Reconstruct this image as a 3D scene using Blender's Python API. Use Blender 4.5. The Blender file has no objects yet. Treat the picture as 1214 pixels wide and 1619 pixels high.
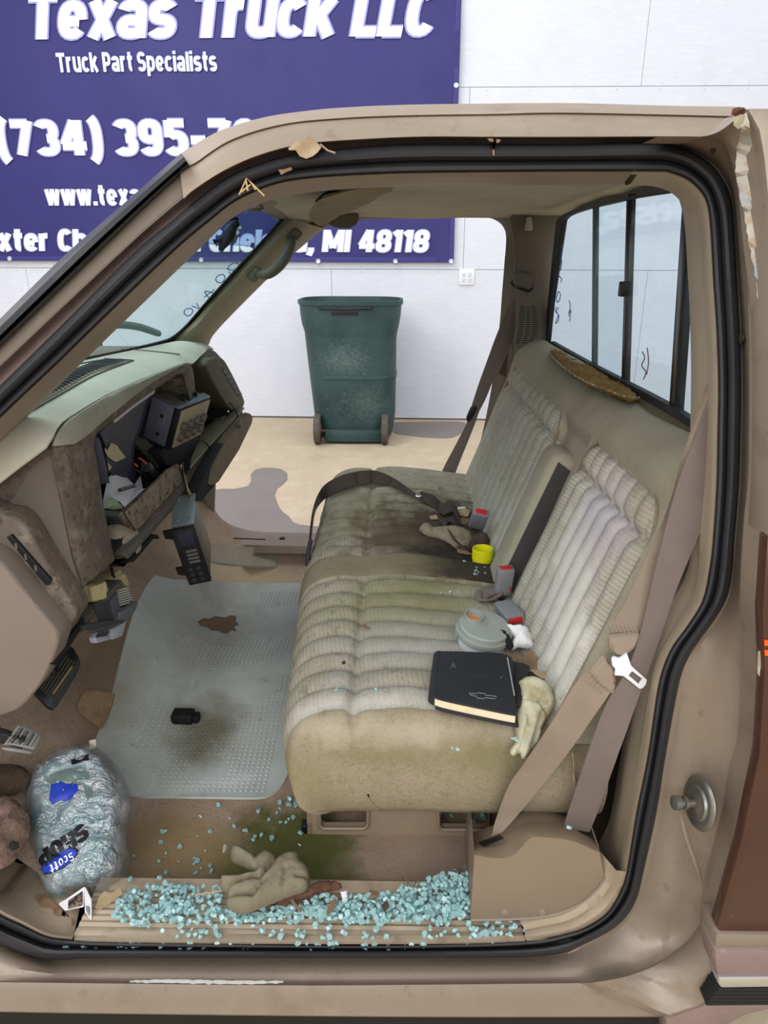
import bpy, bmesh, math, random
from mathutils import Vector, Matrix, noise
from mathutils.geometry import delaunay_2d_cdt
from math import sin, cos, pi, radians, sqrt, exp, floor

# ---------------------------------------------------------------- camera, sky, light, exposure
SC = bpy.context.scene
COL = SC.collection
FPX, FW, FH = 1122.0, 1214.0, 1619.0
CAM = Vector((0.0, -0.82, 1.3))
cd = bpy.data.cameras.new('camera')
cd.sensor_fit = 'HORIZONTAL'; cd.sensor_width = 36.0
cd.lens = FPX / FW * 36.0
cd.clip_start = 0.02
cam = bpy.data.objects.new('camera', cd); COL.objects.link(cam)
RCAM = Matrix.Rotation(radians(0.6), 3, 'Z') @ Matrix.Rotation(radians(70.0), 3, 'X') @ Matrix.Rotation(radians(0.2), 3, 'Z')
cam.matrix_world = Matrix.Translation(CAM) @ RCAM.to_4x4()
SC.camera = cam

wd = bpy.data.worlds.new('overcast_sky'); SC.world = wd
wd.use_nodes = True
_bg = wd.node_tree.nodes['Background']
_bg.inputs[0].default_value = (0.93, 0.96, 1.0, 1)
_bg.inputs[1].default_value = 1.0
def area(name, loc, target, size, power, col=(1, 1, 1)):
    ld = bpy.data.lights.new(name, 'AREA'); ld.shape = 'RECTANGLE'
    ld.size, ld.size_y = size; ld.energy = power; ld.color = col
    o = bpy.data.objects.new(name, ld); COL.objects.link(o)
    o.location = loc
    o.rotation_euler = (Vector(target) - Vector(loc)).to_track_quat('-Z', 'Y').to_euler()
    return o
# daylight through the tall open shop door behind the photographer, and a ceiling lamp bank
area('shop_door_daylight', (-0.6, -4.0, 3.3), (0, 0.6, 0.7), (5.0, 3.2), 235, (1.0, 0.99, 0.97))
area('overhead_area_light', (0.2, 3.2, 4.6), (0.2, 3.4, 0), (6.0, 1.2), 50, (1, 1, 1))
area('overhead_area_light', (-3.0, 1.0, 4.2), (-.6, .8, .9), (4.0, 2.0), 150, (1, 1, 1))  # added fill light, brightens the dash top through the windshield
SC.view_settings.view_transform = 'Standard'
SC.view_settings.look = 'None'
SC.view_settings.gamma = 1.0
SC.view_settings.use_curve_mapping = False
SC.view_settings.exposure = 0.0

# ---------------------------------------------------------------- helpers: camera rays
KT = 0.27
def yside(z): return KT * max(0.0, z - 0.95)
def ray(px, py):
    return RCAM @ Vector(((px - FW / 2) / FPX, -(py - FH / 2) / FPX, -1.0))
def P(px, py, X=None, Y=None, Z=None, near=None, plane=None):
    d = ray(px, py)
    if X is not None: t = (X - CAM.x) / d.x
    elif Y is not None: t = (Y - CAM.y) / d.y
    elif Z is not None: t = (Z - CAM.z) / d.z
    elif plane is not None:
        p0, n = Vector(plane[0]), Vector(plane[1]); t = (p0 - CAM).dot(n) / d.dot(n)
    else:
        t = (near - CAM.y) / d.y
        if CAM.z + t * d.z > 0.95:
            # y = near + KT*(z-.95)
            t = (near + KT * (CAM.z - 0.95) - CAM.y) / (d.y - KT * d.z)
    return CAM + d * t
def pl(p0, p1, p2):
    p0, p1, p2 = Vector(p0), Vector(p1), Vector(p2)
    return (p0, (p1 - p0).cross(p2 - p0).normalized())
WA, WB = 5.016, -0.0322                     # shop wall: y = WA + WB*x
def wallp(off=0.0): return (Vector((0, WA - off, 0)), Vector((-WB, 1, 0)).normalized())

# ---------------------------------------------------------------- helpers: materials
def lin(c):
    o = []
    for v in c[:3]:
        v /= 255.0
        o.append(v / 12.92 if v <= 0.04045 else ((v + 0.055) / 1.055) ** 2.4)
    return (*o, 1.0)
MATS = {}
class NT:
    def __init__(s, m): s.t = m.node_tree; s.n = s.t.nodes; s.l = s.t.links
    def add(s, k, **kw):
        nd = s.n.new(k)
        for a, b in kw.items(): setattr(nd, a, b)
        return nd
    def link(s, a, b): s.l.new(a, b)
def maprange(N, src, lo, hi, a=0.0, b=1.0):
    m = N.add('ShaderNodeMapRange'); m.clamp = True
    N.link(src, m.inputs[0])
    for i, v in enumerate((lo, hi, a, b)): m.inputs[1 + i].default_value = v
    return m.outputs[0]
def mixc(N, fac, a, b):
    m = N.add('ShaderNodeMix', data_type='RGBA')
    if isinstance(fac, (int, float)): m.inputs[0].default_value = fac
    else: N.link(fac, m.inputs[0])
    for i, v in ((6, a), (7, b)):
        if isinstance(v, tuple): m.inputs[i].default_value = v
        else: N.link(v, m.inputs[i])
    return m.outputs[2]
def mathn(N, op, a, b=None):
    m = N.add('ShaderNodeMath', operation=op)
    for i, v in enumerate((a, b)):
        if v is None: continue
        if isinstance(v, (int, float)): m.inputs[i].default_value = v
        else: N.link(v, m.inputs[i])
    return m.outputs[0]
def noisen(N, vec, scale, detail=4, rough=.55, stretch=None):
    if stretch:
        mp = N.add('ShaderNodeMapping'); mp.inputs['Scale'].default_value = stretch
        N.link(vec, mp.inputs[0]); vec = mp.outputs[0]
    n = N.add('ShaderNodeTexNoise'); n.inputs['Scale'].default_value = scale
    n.inputs['Detail'].default_value = detail; n.inputs['Roughness'].default_value = rough
    N.link(vec, n.inputs['Vector']); return n.outputs['Fac']
def mk(name, col, rough=.7, metal=0.0, layers=(), stains=(), bump=0.0, bscale=120, bstretch=None, spec=.35, waves=(), trans=0.0, alpha=1.0, coat=0.0, ior=1.45):
    """layers: (scale, colour, lo, hi, fac[, stretch]); stains: (centre, radii, colour, fac, ragged); waves: (axis vec, period, colour, fac)"""
    if name in MATS: return MATS[name]
    m = bpy.data.materials.new(name); m.use_nodes = True; MATS[name] = m
    N = NT(m); b = N.n['Principled BSDF']
    b.inputs['Roughness'].default_value = rough; b.inputs['Metallic'].default_value = metal
    b.inputs['Specular IOR Level'].default_value = spec
    b.inputs['IOR'].default_value = ior
    b.inputs['Transmission Weight'].default_value = trans
    b.inputs['Coat Weight'].default_value = coat
    b.inputs['Alpha'].default_value = alpha
    pos = N.add('ShaderNodeNewGeometry').outputs['Position']
    c = lin(col)
    for (ax, per, wc, wf) in waves:
        dt = N.add('ShaderNodeVectorMath', operation='DOT_PRODUCT'); N.link(pos, dt.inputs[0]); dt.inputs[1].default_value = ax
        jn = noisen(N, pos, 30, 2)
        ph = mathn(N, 'ADD', mathn(N, 'MULTIPLY', dt.outputs['Value'], 2 * pi / per), mathn(N, 'MULTIPLY', jn, 1.5))
        sn = mathn(N, 'SINE', ph)
        f = maprange(N, sn, -0.3, 1.0, 0.0, wf)
        c = mixc(N, f, c, lin(wc))
    for L in layers:
        sc_, cc, lo, hi, fac = L[:5]
        f = maprange(N, noisen(N, pos, sc_, 5, .6, L[5] if len(L) > 5 else None), lo, hi, 0.0, fac)
        c = mixc(N, f, c, lin(cc))
    for (ce, ra, cc, fac, rag) in stains:
        sb = N.add('ShaderNodeVectorMath', operation='SUBTRACT'); N.link(pos, sb.inputs[0]); sb.inputs[1].default_value = ce
        dv = N.add('ShaderNodeVectorMath', operation='DIVIDE'); N.link(sb.outputs[0], dv.inputs[0]); dv.inputs[1].default_value = ra
        ln = N.add('ShaderNodeVectorMath', operation='LENGTH'); N.link(dv.outputs[0], ln.inputs[0])
        nz = noisen(N, pos, rag[0], 5, .65)
        dd = mathn(N, 'ADD', ln.outputs['Value'], mathn(N, 'MULTIPLY', mathn(N, 'SUBTRACT', nz, .5), rag[1]))
        f = maprange(N, dd, 1.0, rag[2], 0.0, fac)
        c = mixc(N, f, c, lin(cc))
    if isinstance(c, tuple): b.inputs['Base Color'].default_value = c
    else: N.link(c, b.inputs['Base Color'])
    if bump:
        bp = N.add('ShaderNodeBump'); bp.inputs['Strength'].default_value = bump; bp.inputs['Distance'].default_value = .004
        N.link(noisen(N, pos, bscale, 4, .6, bstretch), bp.inputs['Height']); N.link(bp.outputs[0], b.inputs['Normal'])
    return m
def glassmat(name, tint, gloss=.08, rough=.02, dirt=0.0):
    m = bpy.data.materials.new(name); m.use_nodes = True; MATS[name] = m
    N = NT(m); N.n.remove(N.n['Principled BSDF']); out = N.n['Material Output']
    tr = N.add('ShaderNodeBsdfTransparent'); tr.inputs[0].default_value = lin(tint)
    gl = N.add('ShaderNodeBsdfGlossy'); gl.inputs['Roughness'].default_value = rough
    lw = N.add('ShaderNodeLayerWeight'); lw.inputs[0].default_value = .25
    mx = N.add('ShaderNodeMixShader')
    N.link(maprange(N, lw.outputs['Fresnel'], 0, 1, gloss * .4, gloss * 2.2), mx.inputs[0]); N.link(tr.outputs[0], mx.inputs[1]); N.link(gl.outputs[0], mx.inputs[2])
    last = mx.outputs[0]
    if dirt:
        pos = N.add('ShaderNodeNewGeometry').outputs['Position']
        df = N.add('ShaderNodeBsdfDiffuse'); df.inputs[0].default_value = lin((190, 195, 190))
        m2 = N.add('ShaderNodeMixShader'); N.link(maprange(N, noisen(N, pos, 14, 5), .4, .8, dirt * .35, dirt), m2.inputs[0])
        N.link(last, m2.inputs[1]); N.link(df.outputs[0], m2.inputs[2]); last = m2.outputs[0]
    N.link(last, out.inputs[0])
    return m

# ---------------------------------------------------------------- helpers: objects
def thing(name, label, cat, loc, group=None):
    o = bpy.data.objects.new(name, None); COL.objects.link(o); o.empty_display_size = .05
    o.location = loc; o['label'] = label; o['category'] = cat
    if group: o['group'] = group
    return o
def tag(o, label, cat, group=None):
    o['label'] = label; o['category'] = cat
    if group: o['group'] = group
    return o
def wloc(o):
    v = Vector((0, 0, 0))
    while o is not None: v += Vector(o.location); o = o.parent
    return v
def link(name, me, mat, parent=None, origin=None, smooth=40, label=None):
    """me holds world coordinates; they are made relative to the parent's or the given origin"""
    o = bpy.data.objects.new(name, me); COL.objects.link(o)
    if parent is not None:
        w = wloc(parent)
        me.transform(Matrix.Translation(-w)); o.parent = parent
    elif origin is not None:
        me.transform(Matrix.Translation(-Vector(origin))); o.location = origin
    if mat:
        for mm in (mat if isinstance(mat, (list, tuple)) else [mat]): me.materials.append(mm)
    if smooth is not None and len(me.polygons):
        me.shade_smooth(); me.set_sharp_from_angle(angle=radians(smooth))
    if label: o['label'] = label
    return o
def mesh(verts, faces, fix=True):
    me = bpy.data.meshes.new('m'); me.from_pydata([tuple(v) for v in verts], [], faces); me.update()
    if fix:
        bm = bmesh.new(); bm.from_mesh(me); bmesh.ops.recalc_face_normals(bm, faces=bm.faces); bm.to_mesh(me); bm.free()
    return me
def join(*parts):
    V, F = [], []
    for me in parts:
        b = len(V); V += [v.co.copy() for v in me.vertices]; F += [[b + i for i in p.vertices] for p in me.polygons]
        bpy.data.meshes.remove(me)
    return mesh(V, F)
def crom(pts, n):
    """resample a polyline through Catmull-Rom to n points evenly by length"""
    pts = [Vector(p) for p in pts]
    if len(pts) == 2: return [pts[0].lerp(pts[1], i / (n - 1)) for i in range(n)]
    d = []
    for i in range(len(pts) - 1):
        p0 = pts[i - 1] if i > 0 else pts[0] * 2 - pts[1]
        p1, p2 = pts[i], pts[i + 1]
        p3 = pts[i + 2] if i + 2 < len(pts) else pts[-1] * 2 - pts[-2]
        for k in range(12):
            t = k / 12
            d.append(0.5 * ((2 * p1) + (p2 - p0) * t + (2 * p0 - 5 * p1 + 4 * p2 - p3) * t * t + (3 * p1 - p0 - 3 * p2 + p3) * t ** 3))
    d.append(pts[-1])
    return resamp(d, n)
def resamp(d, n):
    L = [0.0]
    for a, b in zip(d, d[1:]): L.append(L[-1] + (b - a).length)
    out, j = [], 0
    for i in range(n):
        s = L[-1] * i / (n - 1)
        while j < len(d) - 2 and L[j + 1] < s: j += 1
        seg = L[j + 1] - L[j]
        out.append(d[j].lerp(d[j + 1], (s - L[j]) / seg if seg > 1e-9 else 0))
    return out
def pxc(pts, n):   # resample a pixel polyline
    return [(v.x, v.y) for v in crom([Vector((a, b, 0)) for a, b in pts], n)]
def pxsec(secs, ns):
    out = []
    for s, n in zip(secs, ns):
        r = pxc(s, n); out += r if not out else r[1:]
    return out
def loft(rows, closed=False, caps=False):
    n = len(rows[0]); V = [v for r in rows for v in r]; F = []
    for i in range(len(rows) - 1):
        for j in range(n if closed else n - 1):
            k = (j + 1) % n
            F.append([i * n + j, i * n + k, (i + 1) * n + k, (i + 1) * n + j])
    if caps:
        F.append(list(range(n))); F.append([(len(rows) - 1) * n + j for j in range(n)])
    return mesh(V, F)
def thick(me, t, off=0.0):
    """give an open sheet real thickness"""
    bm = bmesh.new(); bm.from_mesh(me)
    bmesh.ops.recalc_face_normals(bm, faces=bm.faces)
    bmesh.ops.solidify(bm, geom=list(bm.faces), thickness=t)
    bm.to_mesh(me); bm.free(); return me
def tube(pts, r, seg=8, caps=True, prof=None):
    pts = [Vector(p) for p in pts]; rows = []; up = None
    for i, p in enumerate(pts):
        t = (pts[min(i + 1, len(pts) - 1)] - pts[max(i - 1, 0)]).normalized()
        if up is None:
            up = Vector((0, 0, 1)) if abs(t.z) < .9 else Vector((1, 0, 0))
        a = t.cross(up).normalized(); up = a.cross(t).normalized()
        rr = r[i] if isinstance(r, (list, tuple)) else r
        rows.append([p + a * (cos(2 * pi * k / seg) * rr) + up * (sin(2 * pi * k / seg) * rr) for k in range(seg)])
    return loft(rows, True, caps)
def strap(left, right, t=.0016):
    """a band between two edge curves, with thickness"""
    n = Vector((0, 0, 0)); rows = []
    m = len(left); A, B, C, D = [], [], [], []
    for i in range(m):
        tg = (left[min(i + 1, m - 1)] - left[max(i - 1, 0)])
        nn = tg.cross(right[i] - left[i])
        nn = nn.normalized() if nn.length > 1e-9 else n
        n = nn
        mid = (left[i] + right[i]) / 2 + nn * (t * .6)
        A.append(left[i] + nn * t / 2); B.append(mid + nn * t / 2); C.append(right[i] + nn * t / 2)
        D.append((right[i] - nn * t / 2, mid - nn * t / 2, left[i] - nn * t / 2))
    rows = [A, B, C, [d[0] for d in D], [d[1] for d in D], [d[2] for d in D]]
    rows = [[r[i] for r in rows] for i in range(m)]
    return loft(rows, True, True)
def box(size, mtx=None, bev=0.0, seg=2):
    bm = bmesh.new(); bmesh.ops.create_cube(bm, size=1.0)
    bmesh.ops.scale(bm, vec=Vector(size), verts=bm.verts)
    if bev: bmesh.ops.bevel(bm, geom=list(bm.edges), offset=bev, segments=seg, affect='EDGES', profile=.5)
    if mtx is not None: bmesh.ops.transform(bm, matrix=mtx, verts=bm.verts)
    me = bpy.data.meshes.new('b'); bm.to_mesh(me); bm.free(); return me
def frame3(o, ex, ey):
    """matrix with origin o, x along ex, y near ey"""
    ex = Vector(ex).normalized(); ez = ex.cross(Vector(ey)).normalized(); ey = ez.cross(ex)
    M = Matrix((ex, ey, ez)).transposed().to_4x4(); M.translation = Vector(o); return M
def prism(pts, off, bev=0.0, seg=2):
    """extrude a planar 3D outline by vector off"""
    n = len(pts); off = Vector(off)
    V = [Vector(p) for p in pts] + [Vector(p) + off for p in pts]
    F = [list(range(n)), list(range(2 * n - 1, n - 1, -1))] + [[i, (i + 1) % n, n + (i + 1) % n, n + i] for i in range(n)]
    me = mesh(V, F)
    if bev:
        bm = bmesh.new(); bm.from_mesh(me)
        es = [e for e in bm.edges if len(e.link_faces) == 2 and e.calc_face_angle(0) > .6]
        bmesh.ops.bevel(bm, geom=es, offset=bev, segments=seg, affect='EDGES', profile=.5, clamp_overlap=True); bm.to_mesh(me); bm.free()
    return me
def prism_hole(outer, holes, off):
    """planar outline with holes, extruded"""
    off = Vector(off); o = Vector(outer[0]); 
    ex = (Vector(outer[1]) - o).normalized(); ez = off.normalized(); ex = (ex - ez * ex.dot(ez)).normalized(); ey = ez.cross(ex)
    P2 = []; E = []
    for lp in [outer] + holes:
        b = len(P2); P2 += [Vector(((Vector(p) - o).dot(ex), (Vector(p) - o).dot(ey))) for p in lp]
        E += [(b + i, b + (i + 1) % len(lp)) for i in range(len(lp))]
    v2, e2, f2, *_ = delaunay_2d_cdt(P2, E, [], 1, 1e-6)
    def inside(c, lp):
        q = [((Vector(p) - o).dot(ex), (Vector(p) - o).dot(ey)) for p in lp]; r = False
        for i in range(len(q)):
            (x1, y1), (x2, y2) = q[i], q[i - 1]
            if (y1 > c[1]) != (y2 > c[1]) and c[0] < (x2 - x1) * (c[1] - y1) / (y2 - y1) + x1: r = not r
        return r
    F = []
    for f in f2:
        c = sum((v2[i] for i in f), Vector((0, 0))) / len(f)
        if inside(c, outer) and not any(inside(c, h) for h in holes): F.append(list(f))
    n = len(v2); V = [o + ex * v.x + ey * v.y for v in v2]; V += [v + off for v in V]
    FF = F + [[i + n for i in reversed(f)] for f in F]
    cnt = {}
    for f in F:
        for i in range(len(f)):
            k = (f[i], f[(i + 1) % len(f)]); cnt[k] = 1
    for (a, b_) in list(cnt):
        if (b_, a) not in cnt: FF.append([a, b_, b_ + n, a + n])
    return mesh(V, FF)
def inflate(pts, nrm, t_up, t_dn, width, step, lump=0.0, lscale=40, seed=0, power=.5, crease=()):
    """a stuffed body from a planar outline: grid filled, pushed out by the distance from the edge"""
    pts = [Vector(p) for p in pts]; nrm = Vector(nrm).normalized(); o = pts[0]
    ex = (pts[1] - o); ex = (ex - nrm * ex.dot(nrm)).normalized(); ey = nrm.cross(ex)
    q = [Vector(((p - o).dot(ex), (p - o).dot(ey))) for p in pts]
    def inside(x, y):
        r = False
        for i in range(len(q)):
            x1, y1 = q[i]; x2, y2 = q[i - 1]
            if (y1 > y) != (y2 > y) and x < (x2 - x1) * (y - y1) / (y2 - y1) + x1: r = not r
        return r
    def dist(x, y):
        d = 1e9
        for i in range(len(q)):
            a, b = q[i - 1], q[i]; ab = b - a; L = ab.length_squared
            t = max(0, min(1, ((x - a.x) * ab.x + (y - a.y) * ab.y) / L)) if L else 0
            d = min(d, (x - a.x - ab.x * t) ** 2 + (y - a.y - ab.y * t) ** 2)
        return sqrt(d)
    xs = [p.x for p in q]; ys = [p.y for p in q]; P2 = list(q)
    y = min(ys); r = 0
    while y < max(ys):
        x = min(xs) + (step / 2 if r % 2 else 0)
        while x < max(xs):
            if inside(x, y) and dist(x, y) > step * .45: P2.append(Vector((x, y)))
            x += step
        y += step * .87; r += 1
    v2, e2, f2, *_ = delaunay_2d_cdt(P2, [(i, (i + 1) % len(q)) for i in range(len(q))], [], 1, 1e-7)
    n = len(v2); hs = []
    for v in v2:
        d = dist(v.x, v.y); k = min(1.0, d / width); h = (1 - (1 - k) ** 2) ** power
        for (ca, cb, cw, cdp) in crease:
            a = Vector(((Vector(ca) - o).dot(ex), (Vector(ca) - o).dot(ey))); b = Vector(((Vector(cb) - o).dot(ex), (Vector(cb) - o).dot(ey))); ab = b - a
            t = max(0, min(1, (v - a).dot(ab) / ab.length_squared)); dd = (v - a - ab * t).length
            h *= 1 - cdp * exp(-(dd / cw) ** 2)
        hs.append(h)
    V = []
    for sgn, tt in ((1, t_up), (-1, t_dn)):
        for v, h in zip(v2, hs):
            p = o + ex * v.x + ey * v.y
            nz = noise.noise((p + Vector((seed, 0, 0))) * lscale) + .5 * noise.noise((p + Vector((seed, 3, 0))) * lscale * 2.3)
            V.append(p + nrm * (sgn * (h * tt + h * lump * nz)))
    F = []
    for f in f2:
        c = sum((v2[i] for i in f), Vector((0, 0))) / len(f)
        if inside(c.x, c.y): F.append(list(f))
    FF = F + [[i + n for i in reversed(f)] for f in F]
    me = mesh(V, FF, False)
    bm = bmesh.new(); bm.from_mesh(me); bmesh.ops.remove_doubles(bm, verts=bm.verts, dist=1e-6)
    bmesh.ops.recalc_face_normals(bm, faces=bm.faces); bm.to_mesh(me); bm.free()
    return me
def lathe(prof, mtx, seg=32, cap=True):
    rows = [[mtx @ Vector((r * cos(2 * pi * k / seg), r * sin(2 * pi * k / seg), z)) for k in range(seg)] for r, z in prof]
    return loft(rows, True, cap)
def rrect(cx, cy, hx, hy, r, seg=6):
    out = []
    for qx, qy, a0 in ((1, 1, 0), (-1, 1, 90), (-1, -1, 180), (1, -1, 270)):
        for k in range(seg + 1):
            a = radians(a0 + 90 * k / seg); out.append((cx + qx * (hx - r) + r * cos(a), cy + qy * (hy - r) + r * sin(a)))
    return out
def plank_noise(p, s, a): return a * noise.noise(p * s)
def grey_obj(o): o['kind'] = 'stuff'; return o

def _arc(cx, cy, rx, ry, a0, a1, n=18):
    out = []
    for k in range(n + 1):
        a = radians(a0 + (a1 - a0) * k / n); c, s = cos(a), sin(a)
        out.append((cx + rx * math.copysign(abs(c) ** .8, c), cy + ry * math.copysign(abs(s) ** .8, s)))
    return out
X_, O_ = .8, .1           # x-height; half stroke
GL = {
 'T': (.6, [[(0, .9), (.6, .9)], [(.3, .95), (.3, 0)]]), 'e': (.56, [[(.1, .37), (.42, .37)], _arc(.28, .4, .18, .3, 0, 322)]),
 'x': (.58, [[(.11, 0), (.47, X_)], [(.47, 0), (.11, X_)]]), 'a': (.56, [_arc(.27, .53, .18, .17, 165, 0) + [(.45, .4), (.45, 0)], _arc(.27, .24, .18, .14, 0, 360)]),
 's': (.54, [_arc(.27, .55, .17, .15, 25, 265) + _arc(.27, .245, .17, .145, 85, -155)]), 'r': (.42, [[(.1, 0), (.1, X_)], _arc(.32, .46, .22, .24, 180, 85)]),
 'u': (.56, [[(.1, X_), (.1, .3)] + _arc(.28, .3, .18, .2, 180, 360), [(.46, 0), (.46, X_)]]), 'c': (.53, [_arc(.28, .4, .18, .3, 40, 320)]),
 'k': (.58, [[(.1, 0), (.1, 1)], [(.16, .3), (.46, X_)], [(.24, .45), (.48, 0)]]), 'L': (.48, [[(.1, 1), (.1, 0)], [(.1, .1), (.48, .1)]]),
 'C': (.56, [_arc(.29, .5, .19, .4, 38, 322)]), 'P': (.56, [[(.1, 0), (.1, 1)], [(.1, .9), (.28, .9)] + _arc(.28, .65, .19, .25, 90, -90) + [(.1, .4)]]),
 't': (.4, [[(.18, 1), (.18, .28)] + _arc(.34, .28, .16, .18, 180, 265), [(.02, .7), (.38, .7)]]), 'S': (.58, [_arc(.29, .7, .19, .2, 20, 265) + _arc(.29, .3, .19, .2, 85, -160)]),
 'p': (.57, [[(.1, X_), (.1, -.24)], _arc(.28, .4, .19, .3, 0, 360)]), 'i': (.2, [[(.1, 0), (.1, X_)], [(.1, .88), (.1, 1.05)]]), 'l': (.2, [[(.1, 0), (.1, 1)]]),
 '(': (.32, [_arc(.36, .44, .26, .66, 112, 248)]), ')': (.32, [_arc(-.04, .44, .26, .66, 68, -68)]), '7': (.54, [[(0, .9), (.44, .9)], [(.45, .98), (.2, 0)]]),
 '3': (.56, [_arc(.27, .69, .18, .21, 155, -85) + _arc(.27, .29, .19, .19, 85, -155)]), '4': (.62, [[(.42, 0), (.42, 1)], [(.36, .98), (.08, .3)], [(.02, .27), (.62, .27)]]),
 '9': (.57, [_arc(.28, .67, .18, .23, 0, 360), [(.46, .7), (.46, .4)] + _arc(.28, .36, .18, .26, 0, -150)]), '5': (.56, [[(.5, .9), (.1, .9)], [(.13, .98), (.12, .5)], _arc(.27, .34, .19, .24, 140, -150)]),
 '0': (.58, [_arc(.29, .5, .19, .4, 0, 360)]), '8': (.58, [_arc(.29, .7, .175, .2, 0, 360), _arc(.29, .29, .19, .19, 0, 360)]), '1': (.36, [[(.24, 0), (.24, 1)], [(.02, .78), (.22, .92)]]),
 '-': (.4, [[(.02, .42), (.38, .42)]]), 'w': (.8, [[(.09, X_), (.24, 0)], [(.24, 0), (.4, X_)], [(.4, X_), (.56, 0)], [(.56, 0), (.71, X_)]]), '.': (.22, [[(.11, 0), (.11, .2)]]),
 ',': (.22, [[(.12, .2), (.12, 0)], [(.12, .04), (.05, -.16)]]), 'D': (.58, [[(.1, 0), (.1, 1)], [(.1, .9), (.2, .9)] + _arc(.22, .5, .26, .4, 90, -90) + [(.1, .1)]]),
 'h': (.56, [[(.1, 0), (.1, 1)], _arc(.28, .5, .18, .2, 180, 0) + [(.46, .4), (.46, 0)]]), 'R': (.6, [[(.1, 0), (.1, 1)], [(.1, .9), (.28, .9)] + _arc(.29, .68, .19, .22, 90, -90) + [(.1, .46)], [(.3, .46), (.48, 0)]]),
 'd': (.57, [[(.47, 0), (.47, 1)], _arc(.28, .4, .18, .3, 0, 360)]), 'M': (.8, [[(.1, 0), (.1, 1)], [(.7, 0), (.7, 1)], [(.13, .97), (.4, .18)], [(.67, .97), (.4, .18)]]), 'I': (.2, [[(.1, 0), (.1, 1)]]),
 'H': (.58, [[(.1, 0), (.1, 1)], [(.48, 0), (.48, 1)], [(.1, .5), (.48, .5)]]), 'O': (.6, [_arc(.3, .5, .2, .4, 0, 360)]), 'W': (.9, [[(.09, 1), (.27, 0)], [(.27, 0), (.45, 1)], [(.45, 1), (.63, 0)], [(.63, 0), (.81, 1)]]),
 'E': (.5, [[(.1, 0), (.1, 1)], [(.1, .9), (.5, .9)], [(.1, .5), (.44, .5)], [(.1, .1), (.5, .1)]]), 'A': (.64, [[(.1, 0), (.32, 1)], [(.54, 0), (.32, 1)], [(.18, .28), (.46, .28)]]), 'N': (.6, [[(.1, 0), (.1, 1)], [(.5, 0), (.5, 1)], [(.1, 1), (.5, 0)]]),
 'F': (.48, [[(.1, 0), (.1, 1)], [(.1, .9), (.48, .9)], [(.1, .5), (.44, .5)]]), 'o': (.56, [_arc(.28, .4, .18, .3, 0, 360)]), ' ': (.26, [])}
def lettering(text, hw=.1, gap=.06, space=.26, shear=0.0):
    """flat stroke letters, cap height 1; returns geometry, width and the span of each character"""
    V, F, x, spans = [], [], 0.0, []
    for ch in text:
        f0 = len(F)
        if ch == ' ': x += space; spans.append((x - space, x, f0, f0)); continue
        w, sts = GL[ch]
        for st in sts:
            n = len(st); b = len(V)
            for i, (px, py) in enumerate(st):
                closed = n > 8 and abs(st[0][0] - st[-1][0]) + abs(st[0][1] - st[-1][1]) < 1e-6
                p0 = st[i - 1] if i > 0 else (st[-2] if closed else st[i]); p1 = st[i + 1] if i < n - 1 else (st[1] if closed else st[i])
                tx, ty = p1[0] - p0[0], p1[1] - p0[1]; L = math.hypot(tx, ty) or 1
                V.append(Vector((x + px - ty / L * hw, py + tx / L * hw, 0))); V.append(Vector((x + px + ty / L * hw, py - tx / L * hw, 0)))
            F += [[b + 2 * i, b + 2 * i + 1, b + 2 * i + 3, b + 2 * i + 2] for i in range(n - 1)]
        spans.append((x, x + w, f0, len(F))); x += w + gap
    V = [Vector((v.x + shear * (v.y - .5), v.y, 0)) for v in V]
    return V, F, x - gap, spans
# ================================================================= SETTING
M_osb = mk('white_painted_board', (213, 216, 226), .75, layers=((3.0, (204, 208, 219), .45, .7, .5), (26, (222, 225, 233), .5, .7, .5, (.35, 1, 1.6)), (60, (182, 188, 202), .64, .72, .35, (.3, 1, 1.5))), bump=.35, bscale=42, bstretch=(.35, 1, 1.4))
M_gap = mk('dark_joint', (120, 122, 128), .9)
M_conc = mk('worn_tan_concrete', (190, 173, 147), .85, layers=((1.6, (172, 156, 132), .45, .7, .6), (7, (206, 191, 168), .5, .72, .6), (40, (150, 132, 108), .6, .8, .35), (3.2, (158, 142, 118), .56, .72, .5, (1, .3, 1))), bump=.25, bscale=60)
M_wet = mk('damp_concrete', (128, 119, 115), .55, layers=((5, (118, 110, 106), .4, .7, .6), (45, (140, 132, 128), .5, .8, .4)), bump=.15, bscale=90)
fl = link('floor', box((26, 20, .1), Matrix.Translation((0, 1.5, -.05))), M_conc, smooth=None); fl['kind'] = 'structure'
ang = math.atan(WB)
WM = Matrix.Translation((0, WA, 0)) @ Matrix.Rotation(ang, 4, 'Z')
wb = link('wall_back', box((26, .1, 5.2), WM @ Matrix.Translation((0, .07, 2.6))), M_gap, smooth=None); wb['kind'] = 'structure'
for r, (z0, z1, xs) in enumerate(((0.012, 1.186, -.48), (1.186, 2.422, .545), (2.422, 3.655, 1.752), (3.655, 4.89, -.3))):
    x = xs - 2.44 * 5
    while x < 11:
        link('wall_panel', box((2.4375, .02, z1 - z0 - .003), WM @ Matrix.Translation((x + 1.22, .011, (z0 + z1) / 2)), .0012, 1), M_osb, wb, smooth=None)
        x += 2.44
# screw heads along the panel edges
sv = []
for z in (1.165, 1.207, 2.40, 2.442):
    x = -3.6
    while x < 3:
        sv.append(lathe([(.0045, 0), (.0045, .0015), (.001, .002)], WM @ Matrix.Translation((x, 0.001, z)) @ Matrix.Rotation(pi / 2, 4, 'X'), 6)); x += .305
o = link('screw_heads', join(*sv), mk('screw_paint', (190, 192, 198), .6), wb); o['kind'] = 'stuff'

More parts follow.
